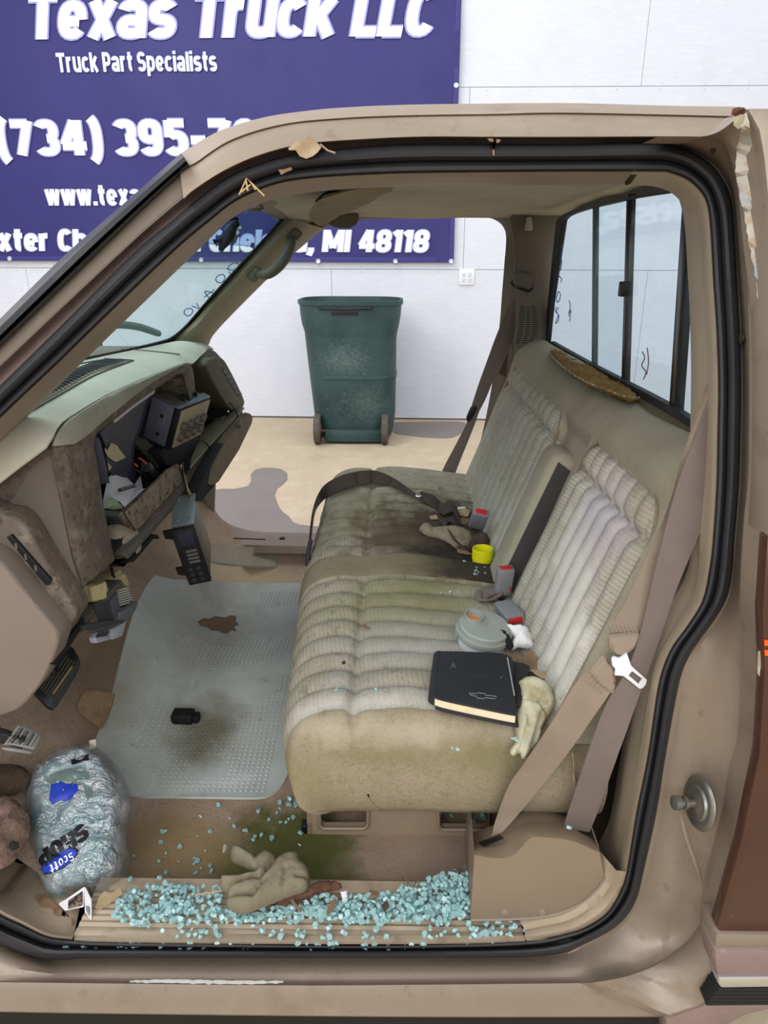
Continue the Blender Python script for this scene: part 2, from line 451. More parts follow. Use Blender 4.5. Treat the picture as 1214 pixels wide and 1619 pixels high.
def puddle(name, pts, label):
    q = [P(a, b, Z=0.0) for a, b in pxc(pts + [pts[0]], 70)[:-1]]
    o = link(name, prism(q, (0, 0, .0025)), M_wet, None, (sum((v.x for v in q)) / 70, sum((v.y for v in q)) / 70, 0), None)
    tag(o, label, 'puddle'); return o
puddle('wet_patch', [(300, 850), (332, 781), (374, 773), (397, 766), (395, 754), (403, 743), (423, 740), (444, 742), (455, 750), (452, 762), (435, 777), (438, 795), (445, 808), (458, 818), (466, 828), (491, 832), (520, 836), (545, 860), (540, 900), (420, 905), (320, 900)], 'dark grey damp patch on tan concrete just outside the passenger door opening')
puddle('wet_patch', [(618, 668), (680, 667), (732, 668), (735, 680), (716, 692), (690, 693), (654, 690), (622, 684)], 'narrow dark damp patch at foot of white wall beside the green bin')

# ---- banner
WPB = wallp(.03)
M_ban = mk('purple_blue_vinyl', (51, 48, 110), .5, layers=((1.2, (58, 54, 119), .4, .7, .7), (2.5, (44, 42, 100), .5, .75, .6, (1, 1, .4))), spec=.3)
M_hem = mk('vinyl_hem', (58, 56, 122), .5)
M_let = mk('printed_white', (240, 240, 250), .55)
M_glow = mk('printed_lilac_edge', (150, 152, 214), .55)
M_chr = mk('zinc', (200, 210, 222), .35, .6)
ban = thing('banner', 'purple blue vinyl banner with white truck shop lettering on white wall', 'banner', P(360, 300, plane=WPB))
def bpt(px, py, off=0.0):
    p = P(px, py, plane=WPB); p.y += .006 * sin(p.x * 5.1 + p.z * 3) + .008 * exp(-((p.x - .42) / .08) ** 2) * sin(p.z * 9); p.y -= off; return p
b00 = P(-260, 411, plane=WPB); bR0 = P(717, 415, plane=WPB); bR1 = P(727, 0, plane=WPB)
rows = []
for i in range(26):
    z = bR0.z + (bR1.z + .5 - bR0.z) * i / 25; rows.append([])
    for j in range(80):
        t = j / 79; x = -3.7 + (bR0.x + 3.7) * t + (-.012 * (i / 25))
        y = WA - .03 + WB * x + .006 * sin(x * 5.1 + z * 3) + .007 * exp(-((x - .42) / .08) ** 2) * sin(z * 9)
        rows[-1].append(Vector((x, y, z)))
link('sheet', thick(loft(rows), .0015), M_ban, ban)
def strip(p, q, w, name, m, par, t=.0015):
    d = (q - p).normalized(); u = d.cross(Vector((0, 1, 0))).normalized() * w / 2
    n = 40; return link(name, strap([p.lerp(q, k / n) - u + Vector((0, -.006, 0)) for k in range(n + 1)], [p.lerp(q, k / n) + u + Vector((0, -.006, 0)) for k in range(n + 1)], t), m, par)
hz = bR0.z + .018
strip(Vector((-3.65, WA - .03 + WB * -3.65, hz)), Vector((bR0.x - .01, bR0.y, hz)), .034, 'hem', M_hem, ban)
strip(Vector((bR0.x - .02, bR0.y, hz)), Vector((bR0.x - .033, bR0.y, bR1.z + .45)), .034, 'hem', M_hem, ban)
for gx, gy in ((15, 409), (503, 413), (625, 413), (713, 413), (721, 135), (318, 411)):
    p = P(gx, gy, plane=wallp(.04))
    link('grommet', lathe([(.006, -.004), (.016, -.003), (.018, .001), (.014, .005), (.004, .004)], Matrix.Translation(p) @ Matrix.Rotation(pi / 2, 4, 'X'), 14), M_chr, ban)
def bline(text, c0, x0, c1, x1, ybase, ycap, shear, weight, space=.28, gap=.09, name='lettering'):
    """letters c0..c1 (indices) span pixels x0..x1 on the banner"""
    ym = (ybase + ycap) / 2
    for m_, wt, off in ((M_glow, weight + .035, .0105), (M_let, weight, .0125)):
        V, F, W, sp = lettering(text, wt, gap, space, shear)
        X0 = P(x0, ym, plane=WPB); X1 = P(x1, ym, plane=WPB)
        zb = P((x0 + x1) / 2, ybase, plane=WPB).z; zc = P((x0 + x1) / 2, ycap, plane=WPB).z
        a, b = sp[c0][0], sp[c1][1]
        out = []
        for v in V:
            x = X0.x + (v.x - a) / (b - a) * (X1.x - X0.x)
            z = zb + v.y * (zc - zb)
            y = WA - .03 + WB * x + .006 * sin(x * 5.1 + z * 3) + .007 * exp(-((x - .42) / .08) ** 2) * sin(z * 9)
            out.append(Vector((x, y - off, z)))
        if m_ is M_glow:
            grey_obj(link('lettering_shadow', mesh(out, F, False), m_, ban, smooth=None)); continue
        for (xa, xb, fa, fb_), ch in zip(sp, text):      # every letter its own part
            if ch == ' ': continue
            fs = F[fa:fb_]
            ids = sorted({i for f in fs for i in f}); mp = {i: k for k, i in enumerate(ids)}
            if ids: link('letter', mesh([out[i] for i in ids], [[mp[i] for i in f] for f in fs], False), m_, ban, smooth=None)
bline('Texas Truck LLC', 0, 44, 14, 690, 60, -16, .17, .11, .3, .04)
bline('Truck Part Specialists', 0, 90, 21, 343, 114, 83, 0, .085, .26, .06)
bline('(734) 395-70', 0, -4, 8, 297, 246, 190, .0, .115, .26, .06)
bline('www.texas', 0, 73, 6, 204, 325, 293, 0, .1, .25, .06)
bline('Dexter Chelsea Rd. Chelsea, MI 48118', 7, 93, 35, 678, 398, 363, .1, .11, .3, .05)

# ---- outlet
M_out = mk('white_plastic', (228, 230, 236), .4)
M_slot = mk('slot_dark', (120, 120, 128), .8)
pO = P(737.5, 438, plane=wallp(0)); ol = thing('wall_outlet', 'white double duplex power outlet on white wall under banner corner', 'outlet', pO)
OM = Matrix.Translation(pO) @ Matrix.Rotation(ang, 4, 'Z')
link('cover_plate', box((.118, .012, .118), OM @ Matrix.Translation((0, -.006, 0)), .004), M_out, ol)
for ix in (-.023, .023):
    for iz in (-.02, .02):
        rc = link('receptacle', box((.03, .006, .03), OM @ Matrix.Translation((ix, -.0135, iz)), .006), M_out, ol)
        for sx in (-.006, .006): link('slot', box((.003, .002, .009), OM @ Matrix.Translation((ix + sx, -.0172, iz + .004))), M_slot, rc, smooth=None)
        link('slot', box((.005, .002, .005), OM @ Matrix.Translation((ix, -.0172, iz - .008))), M_slot, rc, smooth=None)

# ---- green wheeled bin
M_bin = mk('dark_green_plastic', (52, 76, 77), .5, layers=((5, (40, 61, 62), .45, .7, .7), (12, (64, 92, 90), .58, .75, .5), (34, (130, 145, 140), .66, .76, .55), (3, (28, 42, 42), .5, .7, .6)),
           stains=(((-.33, 4.14, .6), (.2, .3, .12), (116, 132, 128), .55, (46, 2.6, -.2)), ((-.2, 4.14, .3), (.2, .3, .16), (110, 122, 118), .45, (40, 2.6, -.2))), bump=.1, bscale=80)
M_brub = mk('grey_rubber_wheel', (92, 84, 76), .8, layers=((30, (70, 64, 58), .4, .7, .8),))
M_lab = mk('dark_label', (40, 36, 42), .6, layers=((25, (60, 52, 56), .5, .7, .7),))
YB = 4.16
pb = P(552, 703, Z=0); bn = thing('trash_bin', 'dark green wheeled trash bin without a lid, standing before the white wall', 'trash bin', (pb.x, YB + .3, 0))
bl = [(467, 636), (469.5, 634), (472, 631.5), (477, 628), (481, 627), (487, 626.4), (492.5, 625), (495, 622), (500, 618), (505, 612)]
by = [476, 500, 515, 530, 540, 590, 660, 682, 697, 701]
rows = []
for (l, r), yy, dep in zip(bl, by, (.62, .60, .59, .57, .55, .53, .5, .48, .46, .43)):
    a = P(l, yy, Y=YB); b = P(r, yy, Y=YB); hx = (b.x - a.x) / 2; cx = (a.x + b.x) / 2
    rows.append([Vector((x, y, a.z)) for x, y in rrect(cx, YB + .30, hx, dep / 2, min(hx, dep / 2) * .62)])
top = rows[0]
ctr = sum(top, Vector()) / len(top)
inn = [[ctr + (v - ctr) * s + Vector((0, 0, dz)) for v in top] for s, dz in ((.965, 0), (.95, -.05), (.86, -.45), (.74, -.93))]
body = loft(list(reversed(inn)) + [[v + Vector((0, 0, .0)) for v in top]] + rows, True, True)
link('bin_body', body, M_bin, bn, smooth=50)
def ringband(zs, grow, name, px):
    rr = []
    for y_, g in zip(zs, grow):
        k = 0
        a = P(0, y_, Y=YB).z
        for i in range(len(rows) - 1):
            z0, z1 = rows[i][0].z, rows[i + 1][0].z
            if z1 <= a <= z0: k = i; t = (z0 - a) / (z0 - z1); base = [u.lerp(v, t) for u, v in zip(rows[i], rows[i + 1])]; break
        else: base = rows[0]; base = [Vector((v.x, v.y, a)) for v in base]
        c = sum(base, Vector()) / len(base)
        rr.append([c + (v - c) * g for v in base])
    link(name, loft(rr, True), M_bin, bn)
ringband((474, 474.5, 481, 481.5), (.99, 1.025, 1.025, .99), 'rim', 0)
ringband((594, 595, 599, 600), (1.0, 1.018, 1.018, 1.0), 'rib', 0)
h = P(545, 492, Y=YB - .005)
link('handle_recess', box((.185, .012, .06), Matrix.Translation(h + Vector((0, .008, 0))), .004), M_lab, bn)
link('handle_bar', tube([P(x, y, Y=YB - o_) for x, y, o_ in ((502, 486, -.01), (505, 487, .02), (545, 489, .028), (586, 487, .02), (589, 486, -.01))], .009, 8), M_lab, bn)
for wx, wy, rr_ in ((501, 680, .108), (608, 681, .108)):
    c = P(wx, 706.5, Z=0); c = Vector((c.x, 4.2, rr_))
    w = link('wheel', lathe([(rr_ * .55, -.02), (rr_ * .93, -.024), (rr_, -.018), (rr_, .018), (rr_ * .93, .024), (rr_ * .55, .02)], Matrix.Translation(c) @ Matrix.Rotation(pi / 2, 4, 'Y'), 28), M_brub, bn)
    link('hub', lathe([(.03, -.028), (.045, -.02), (.06, 0), (.045, .02), (.03, .028)], Matrix.Translation(c) @ Matrix.Rotation(pi / 2, 4, 'Y'), 16), M_brub, w)
link('axle', tube([P(501, 681, Y=4.2), P(608, 682, Y=4.2)], .011, 8), mk('axle_steel', (90, 86, 82), .5, .7), bn)
a = P(512, 690, Y=YB - .03); b = P(603, 690, Y=YB - .03)
link('axle_housing', box((abs(b.x - a.x), .06, .085), Matrix.Translation(((a.x + b.x) / 2, YB + .045, a.z - .012)), .012), M_bin, bn)
# ================================================================= PICKUP CAB
M_paint = mk('tan_metallic_paint', (132, 118, 104), .42, .2, layers=((4, (124, 110, 96), .45, .75, .5), (18, (154, 140, 124), .55, .8, .35), (12, (108, 93, 78), .56, .72, .5), (45, (96, 82, 66), .62, .72, .4), (90, (120, 104, 88), .68, .76, .35)), bump=.05, bscale=200, spec=.5)
M_paintp = mk('faded_pinkish_paint', (126, 107, 100), .6, layers=((9, (104, 88, 80), .48, .7, .6), (60, (170, 150, 136), .6, .8, .4)), bump=.08, bscale=160)
M_pillar = mk('weathered_pillar_paint', (112, 101, 90), .6, layers=((8, (112, 100, 88), .45, .7, .6), (40, (156, 144, 126), .6, .8, .4)), bump=.08, bscale=160)
M_rail = mk('weathered_tan_rail', (132, 118, 102), .55, layers=((5, (126, 110, 95), .45, .7, .6), (9, (166, 154, 138), .52, .75, .5, (.3, 1, 1)), (50, (104, 86, 70), .60, .74, .45), (14, (112, 96, 80), .55, .72, .5)), bump=.05, bscale=150)
M_seal = mk('black_rubber_seal', (40, 40, 44), .62, layers=((9, (54, 53, 54), .45, .75, .5), (70, (84, 80, 74), .66, .78, .3)), bump=.12, bscale=260, spec=.4)
M_trim = mk('tan_plastic_trim', (130, 116, 102), .5, layers=((6, (117, 103, 90), .45, .75, .5), (60, (142, 129, 114), .6, .8, .3)), bump=.1, bscale=420)
M_trimd = mk('grey_tan_plastic', (104, 96, 82), .6, layers=((6, (92, 84, 71), .45, .75, .5), (80, (118, 110, 96), .62, .8, .3)), bump=.12, bscale=420)
M_apil = mk('olive_tan_pillar_trim', (140, 134, 112), .6, layers=((6, (126, 120, 98), .45, .75, .5),), bump=.12, bscale=420)
M_carpet = mk('soiled_brown_carpet', (176, 152, 132), .98, layers=((5, (142, 122, 102), .42, .68, .7), (11, (192, 168, 148), .5, .75, .5), (160, (96, 80, 66), .5, .75, .5)), bump=.9, bscale=420,
              stains=(((-.20, .22, .24), (.17, .16, .2), (90, 92, 44), .95, (14, 1.3, .5)), ((-.12, .16, .24), (.09, .12, .3), (98, 102, 52), .9, (14, 1.2, .5)), ((-.40, .24, .24), (.14, .14, .2), (150, 126, 88), .8, (12, 1.1, .4)), ((.08, .2, .24), (.2, .09, .1), (190, 166, 150), .6, (18, 1.0, .3)), ((-.50, 1.34, .28), (.36, .24, .4), (196, 180, 148), .85, (9, 1.0, .4)), ((-.62, .6, .4), (.16, .3, .3), (104, 84, 62), .7, (9, 1.0, .4))))
M_dark = mk('dark_underbody', (34, 31, 28), .95)
M_head = mk('dusty_headliner', (180, 173, 156), .98, layers=((4, (156, 148, 124), .4, .7, .6), (24, (200, 192, 170), .52, .72, .5, (.4, 1, 1)), (50, (134, 124, 100), .62, .76, .5, (.3, 1, 1))), bump=.5, bscale=120)
M_black = mk('black_plastic', (24, 24, 26), .45, layers=((20, (40, 39, 38), .55, .8, .5),))
M_gblk = mk('gloss_black_moulding', (30, 31, 34), .28, layers=((14, (52, 50, 48), .5, .75, .5),), spec=.6)
M_steel = mk('zinc_steel', (124, 122, 116), .4, .8, layers=((20, (118, 104, 84), .5, .7, .6),))
M_brown = mk('brown_lower_paint', (76, 48, 36), .32, .25, layers=((6, (54, 34, 26), .4, .7, .7), (60, (110, 92, 78), .68, .76, .3)), spec=.6)
M_chrome = mk('chrome_strip', (205, 205, 205), .22, .9)
M_chip = mk('scraped_primer', (166, 161, 152), .75, layers=((60, (158, 141, 120), .5, .56, 1.0), (22, (136, 148, 164), .55, .62, .7)))
TL = Vector((0.1, 0.8, 0.3))
truck = thing('pickup_truck', 'tan pickup truck cab with its doors removed, seen through the open driver side', 'pickup truck', TL)
def tp(name, me, m, smooth=40, label=None, par=None):
    return link(name, me, m, par or truck, None, smooth, label)

# section loops in photo pixels: header, rear pillar, sill
E1 = [(-150, 803), (-60, 719), (0, 659), (91, 573), (135, 530), (270, 400), (329, 350), (375, 315), (434.5, 290), (497, 280), (579.5, 275), (650, 272.6), (780, 271), (900, 270), (1014, 270), (1055, 270.3)]
E2 = [(1055, 270.3), (1086, 282), (1107, 300), (1118.6, 320.7), (1123.7, 357), (1129, 450), (1134, 526), (1136.7, 612), (1135.5, 678), (1133.7, 766.5), (1128, 855), (1122, 904), (1111, 951.6), (1087.5, 990.5), (1063.8, 1023), (1049.7, 1055), (1040, 1094), (1025, 1196), (1007, 1285), (991.7, 1378.6), (982.6, 1407), (963, 1441), (937, 1461.5), (914, 1472)]
E3 = [(914, 1472), (832.7, 1487.7), (646, 1494), (460, 1493.7), (178, 1489.6), (113.7, 1486), (74, 1481), (32, 1461), (0, 1446), (-45, 1415), (-150, 1320)]
D1 = [(-150, 752), (-60, 667), (0, 609), (99, 512), (211, 400), (273, 347.7), (316, 311.5), (365, 277), (415, 257), (464, 244), (546.5, 234), (650, 227.4), (780, 227.5), (900, 227.6), (1003.5, 225), (1055, 227)]
D2 = [(1055, 227), (1086, 235), (1120, 256), (1140.6, 279), (1153.5, 305), (1158.7, 331), (1162.5, 383), (1166, 450), (1170, 526), (1172, 612), (1171, 678), (1168.4, 766.5), (1161.5, 850), (1157.8, 904), (1150, 943), (1133, 975), (1111, 1005.6), (1089.7, 1038), (1077.8, 1066), (1068, 1109), (1052, 1198), (1038, 1285), (1017.5, 1378.6), (1007, 1420), (989, 1451), (960.6, 1474.4), (914, 1497.7)]
D3 = [(914, 1497.7), (894.8, 1506), (832.7, 1513.5), (646, 1515), (460, 1515), (178, 1515), (100, 1518), (74, 1519), (37, 1508), (0, 1493), (-45, 1468), (-150, 1385)]
F1 = [(-150, 836), (-60, 746), (0, 687), (118.6, 570), (294, 400), (330, 366), (377, 334.5), (434.5, 311), (497, 301), (560, 296), (625, 293), (680, 290), (800, 290), (900, 290), (1005, 291), (1040, 292)]
F2 = [(1040, 292), (1065.5, 300), (1087.5, 319), (1099, 341), (1107, 383), (1111, 450), (1115, 526), (1117, 612), (1116.5, 678), (1114, 766.5), (1109, 855), (1105, 904), (1094, 945), (1070, 982), (1046.5, 1021), (1031, 1057.5), (1021.6, 1105), (1006.5, 1198), (991.7, 1285), (978.7, 1360), (972, 1385), (952, 1422), (926, 1446), (905, 1458)]
F3 = [(905, 1458), (832, 1476), (646, 1481), (460, 1480), (178, 1476), (113, 1472), (80, 1467), (45, 1447), (0, 1430), (-45, 1398), (-150, 1300)]
NS = (130, 170, 60)
def sec(px, off): return [P(a, b, near=off) for a, b in px]
Dp = pxsec([D1, D2, D3], NS); Ep = pxsec([E1, E2, E3], NS); Fp = pxsec([F1, F2, F3], NS)
def lerp2(a, b, t): return [(p[0] + (q[0] - p[0]) * t, p[1] + (q[1] - p[1]) * t) for p, q in zip(a, b)]
# weatherstrip: a fat bulb, a groove and a lip
prof = [(0, .004), (.04, -.012), (.15, -.022), (.3, -.027), (.45, -.024), (.56, -.012), (.62, -.004), (.68, -.008), (.8, -.012), (.93, -.010), (1.0, -.001), (1.03, .012)]
tp('weatherstrip', loft([sec(lerp2(Dp, Ep, t), o) for t, o in prof]), M_seal, 55, 'black rubber door seal')
# inner trim between the seal and the cab inside (header, pillar); lip of the sill is built with the sill plates
n12 = NS[0] + NS[1] - 1
jx = min(range(n12), key=lambda i: abs(Ep[i][0] - 1010) + abs(Ep[i][1] - 270))
def trimrib(a, b, name, mt):
    e, f = Ep[a:b], Fp[a:b]
    rows = [sec(lerp2(e, f, t), o) for t, o in ((-.03, .012), (.0, .0), (.12, -.004), (.45, .010), (.5, .014), (.9, .05), (1.0, .06))]
    rows.append([v + Vector((0, .02, 0)) for v in rows[-1]]); rows.append([v + Vector((.012, .09, .02)) for v in rows[-2]])
    tp(name, loft(rows), mt, 30)
trimrib(0, jx, 'header_trim', M_trim); trimrib(jx, n12, 'pillar_trim', mk('cream_tan_pillar_trim', (158, 144, 124), .5, layers=((6, (142, 128, 108), .45, .75, .5), (40, (128, 114, 96), .58, .74, .4)), bump=.1, bscale=420))

# A-pillar and roof side: silhouette A, seam B, drip edge C, down to the seal
A1 = [(-150, 652), (0, 504), (106, 400), (200, 318), (286, 242)]
B1 = [(-150, 692), (0, 548), (153, 400), (240, 316), (300, 262)]
tpx = [pxc(A1, 60), pxc(lerp2([A1[0], A1[1], A1[2], A1[3], A1[4]], B1, .3), 60), pxc(lerp2(A1, B1, .6), 60), pxc(B1, 60)]
tp('windshield_moulding', loft([[v + Vector((0, .05, -.01)) for v in sec(tpx[0], .03)], sec(tpx[0], .005), sec(tpx[1], -.028), sec(tpx[2], -.026), sec(lerp2(tpx[2], tpx[3], .2), -.006), sec(lerp2(tpx[2], tpx[3], .55), -.02), sec(tpx[3], -.012), sec(tpx[3], .01)], False), M_gblk, 40, 'black windshield side moulding')
Ar = [(276, 252), (286, 243), (299, 234), (349, 206), (415, 186), (480.6, 175.7), (546.5, 169.8), (650, 165.8), (780, 164), (900, 163), (1055, 167), (1163, 168.6)]
Br = [(284, 266), (296, 262), (309, 257), (365, 221), (447.7, 196), (546.5, 186), (650, 182), (780, 180), (900, 178), (1156, 183.6), (1160, 184)]
Cr = [(290, 314), (306, 300), (349, 272), (398, 249), (454, 232), (507, 224), (650, 216), (780, 216), (900, 216), (1055, 215.4), (1152, 216.7), (1156, 216.7)]
nr = 110
a_, b_, c_ = pxc(Ar, nr), pxc(Br, nr), pxc(Cr, nr)
A0 = sec(a_, .03)
roofmid = [Vector((v.x, .82, v.z + .055 + .03 * min(1, (v.x + .45) / .3))) for v in A0]
roof = [[Vector((v.x, 1.64 - v.y + 0.0, v.z)) for v in A0], [Vector((v.x, 1.2, v.z + .045)) for v in A0], roofmid, [Vector((v.x, .4, v.z + .04)) for v in A0], [Vector((v.x, v.y + .05, v.z + .008)) for v in A0], A0]
tp('roof_panel', loft(roof + [sec(lerp2(a_, b_, .5), .0), sec(b_, -.012)]), M_rail, 40)
tp('roof_rail', loft([sec(b_, -.012), sec(lerp2(b_, c_, .06), -.008), sec(lerp2(b_, c_, .12), -.012), sec(lerp2(b_, c_, .5), -.022), sec(lerp2(b_, c_, .95), -.030), sec(c_, -.031), sec(lerp2(b_, c_, 1.04), -.026), sec(lerp2(b_, c_, 1.05), .01)]), M_rail, 30)
# strip under the drip edge and pillar face in front of it
C1 = [(-150, 722), (0, 579), (190, 400), (250, 346), (302, 303)]
D1c = [(-150, 752), (0, 609), (99, 512), (211, 400), (273, 347.7), (318, 310)]
cc, bb = pxc(C1, 60), pxc([(-150, 690), (0, 546), (153, 398), (240, 314), (302, 258)], 60)
tp('windshield_pillar', loft([sec(bb, .02), sec(bb, .004), sec(lerp2(bb, cc, .08), -.004), sec(lerp2(bb, cc, .9), -.008), sec(lerp2(bb, cc, .97), -.014), sec(cc, -.014), sec(lerp2(bb, cc, 1.02), -.006)]), M_pillar, 30)
cfull = pxc(C1[:-1] + [(306, 301), (349, 273), (398, 250), (454, 233), (507, 225), (650, 217), (780, 217), (900, 217), (1055, 217)], NS[0])
tp('drip_channel', loft([sec(cfull, .004), sec(lerp2(cfull, Dp[:NS[0]], .25), .01), sec(lerp2(cfull, Dp[:NS[0]], .8), .006), sec(lerp2(cfull, Dp[:NS[0]], 1.0), .003), sec(lerp2(cfull, Dp[:NS[0]], 1.4), .012)]), M_paintp, 40)

# rear jamb and rocker
G2 = [(1040, 217), (1100, 218), (1140, 226), (1158, 262), (1167, 310), (1174, 383), (1182, 450), (1188.7, 526), (1193.7, 612), (1194.5, 690), (1193.7, 766), (1189, 860), (1186, 900), (1180, 971), (1180, 1044), (1178, 1109), (1170, 1196), (1155, 1285), (1136, 1378), (1118, 1433), (1092, 1482), (1040, 1522), (985, 1542), (930, 1552)]
G3 = [(930, 1552), (646, 1555), (460, 1556), (178, 1553), (0, 1551), (-150, 1549)]
H2 = [(1040, 216), (1120, 214), (1166, 186), (1181, 173), (1195, 196), (1203, 222), (1208, 266), (1212, 331), (1216, 450), (1219, 600), (1217, 766), (1209, 850), (1202, 971), (1203, 1066), (1195.6, 1196), (1183, 1252), (1167.7, 1329), (1147, 1407), (1134, 1461), (1130, 1500), (1130, 1526), (1121, 1567), (1108, 1588), (1060, 1606)]
H3 = [(1060, 1608), (646, 1608), (178, 1603), (0, 1600), (-150, 1598)]
ns2 = (NS[1], NS[2])
Gp, Hp = pxsec([G2, G3], ns2), pxsec([H2, H3], ns2)
D23 = pxsec([D2, D3], ns2)
def mixoff(v1, v2, n1=NS[1], n2=NS[2] - 1): return [v1] * n1 + [v2] * n2
def secv(px, offs): return [P(a, b, near=o) for (a, b), o in zip(px, offs)]
# a shallow pocket moulding runs down the jamb face and a kink sits in the rocker end
def bump_off(px, base):
    out = []
    for (x, y), o in zip(px, base):
        g = exp(-(((x - 1075) / 60) ** 2 + ((y - 1480) / 50) ** 2)) * .02
        k = -exp(-(((x - 975) / 26) ** 2 + ((y - 1553) / 14) ** 2)) * .02
        pk = .010 * (1 / (1 + exp(-(x - (1112 - max(0, y - 1000) * .10)) / 4))) * (1 / (1 + exp((y - 1440) / 12))) * (1 / (1 + exp(-(y - 1000) / 30)))
        out.append(o + g + k + pk)
    return out
rowsJ = []
for t, o1, o2 in ((-.25, .012, .012), (0, .0, .0), (.06, .0, -.004), (.2, -.008, -.012), (.35, -.016, -.02), (.5, -.024, -.026), (.65, -.032, -.032), (.8, -.04, -.036), (.9, -.047, -.04), (1.0, -.055, -.046)):
    px = lerp2(D23, Gp, t)
    rowsJ.append(secv(px, bump_off(px, mixoff(o1, o2))))
for t, o1, o2 in ((.04, -.060, -.052), (.3, -.072, -.058), (.6, -.085, -.062), (.85, -.095, -.066), (.97, -.10, -.068), (1.0, -.10, -.064)):
    px = lerp2(Gp, Hp, t)
    rowsJ.append(secv(px, bump_off(px, mixoff(o1, o2))))
rowsJ.append([v + Vector((.0, .05 if i < NS[1] else .06, -.0)) for i, v in enumerate(rowsJ[-1])])
tp('door_jamb', loft(rowsJ), M_paint, 35, 'tan painted door jamb and rocker')
# exterior body side behind the door gap
def ext(pts, off, m, name, t=.012, bev=.004): return tp(name, prism([P(a, b, near=off) for a, b in pts], (0, t, 0), bev), m)
ext([(1181, 171), (1260, 171), (1330, 172), (1330, 860), (1214, 856), (1221, 760), (1223, 600), (1220, 450), (1214, 310), (1208, 250), (1200, 205)], -.108, M_paint, 'cab_corner_panel', .05, .003)
ext([(1213, 850), (1330, 850), (1330, 1480), (1140, 1478), (1133, 1466), (1150, 1407), (1172, 1329), (1188, 1252), (1200, 1196), (1208, 1066), (1206, 971)], -.112, M_brown, 'lower_body_panel', .02, .003)
ext([(1133, 1478), (1330, 1480), (1330, 1506), (1129, 1506)], -.118, M_paint, 'body_moulding', .05, .003)
ext([(1129, 1503), (1330, 1503), (1330, 1546), (1133, 1544), (1131, 1528)], -.124, M_paintp, 'body_moulding', .05, .006)
ext([(1136, 1547), (1330, 1545), (1330, 1560), (1140, 1563), (1135, 1556)], -.128, M_chrome, 'chrome_strip', .03, .003)
for k in range(5):
    y0 = 1563 + k * 5.6
    ext([(1136 - k * 4.2, y0), (1330, y0 - 2), (1330, y0 + 3.2), (1133 - k * 4.2, y0 + 5.2)], -.126, M_black, 'moulding_rib', .025, .0012)
ext([(1128, 1562), (1330, 1560), (1330, 1590), (1116, 1589)], -.116, M_black, 'moulding_backing', .02, .001)
ext([(1121, 1588), (1330, 1586), (1330, 1600), (1214, 1598), (1180, 1606), (1150, 1622), (1120, 1660), (1060, 1680), (1052, 1612)], -.10, M_paintp, 'lower_quarter_panel', .05, .004)
M_org = mk('orange_marker_paint', (236, 88, 26), .6)
ext([(1209, 1013), (1240, 1013), (1240, 1021), (1209, 1021)], -.1135, M_org, 'paint_mark', .002, 0)
ext([(1209, 1029), (1240, 1028), (1240, 1037), (1210, 1037)], -.1135, M_org, 'paint_mark', .002, 0)
# scraped primer band, chips, corner rust
sc_l = [(1166, 186), (1170, 200), (1166, 230), (1162, 262), (1168, 300), (1178, 350), (1187, 400), (1195, 450), (1202, 520), (1206, 570)]
sc_r = [(1181, 178), (1186, 205), (1190, 240), (1193, 290), (1198, 330), (1203, 380), (1207, 430), (1210, 480), (1212, 530), (1211, 575)]
random.seed(5)
def onj(a, b):  # point on the jamb surface just in front of it
    best = min(((x - a) ** 2 + (y - b) ** 2, i) for i, (x, y) in enumerate(Gp)); i = best[1]
    g, h_, d_ = Gp[i], Hp[i], D23[i]
    L = math.hypot(h_[0] - g[0], h_[1] - g[1]) or 1; t = ((a - g[0]) * (h_[0] - g[0]) + (b - g[1]) * (h_[1] - g[1])) / L / L
    o = -.06 - .042 * max(0, min(1, t)) if t > 0 else -.055
    return P(a, b, near=o - .014)
l_, r_ = pxc(sc_l, 50), pxc(sc_r, 50)
tp('scraped_patch', loft([[onj(a + random.uniform(-1.5, 1.5), b) for a, b in l_], [onj((a + c) / 2, (b + d) / 2) for (a, b), (c, d) in zip(l_, r_)], [onj(a + random.uniform(-1.5, 1.0), b) for a, b in r_]]), M_chip, None, 'scraped pale primer patch')
M_rust = mk('rust', (86, 54, 38), .9, layers=((80, (70, 40, 28), .4, .7, .8),))
tp('rust_spot', inflate([onj(a, b) for a, b in ((1158, 172), (1166, 169), (1176, 170), (1181, 174), (1175, 180), (1162, 184), (1156, 180))], (0, -1, 0.2), .006, .002, .006, .004, .004, 120), M_rust, 40, 'rusted roof seam end')
tp('seam_patch', inflate([onj(a, b) for a, b in ((1160, 186), (1170, 180), (1178, 182), (1176, 196), (1168, 204), (1160, 198))], (0, -1, 0.2), .004, .002, .006, .004, .003, 120), mk('grey_seam_sealer', (150, 142, 118), .9), 40)
tp('paint_chip', prism([P(a, b, near=-.105) for a, b in ((1199, 1032), (1202, 1030), (1203, 1050), (1201, 1070), (1198, 1066))], (0, .002, 0)), M_chip, None)
# bare, peeled primer along the rocker edge
pe = pxc([(205, 1553), (260, 1551), (330, 1552), (400, 1553), (448, 1553)], 40)
tp('scraped_patch', loft([[P(a, b - 2.5 - 1.5 * noise.noise(Vector((a * .1, 0, 0))), near=-.054) for a, b in pe], [P(a, b + 3.5 + 2.5 * noise.noise(Vector((a * .12, 5, 0))) - 3 * abs(i / 20 - 1) ** 3, near=-.057) for i, (a, b) in enumerate(pe)]]), mk('bluish_primer', (158, 158, 154), .6, layers=((60, (158, 141, 120), .58, .64, 1),)), None, 'scraped bluish primer patch')
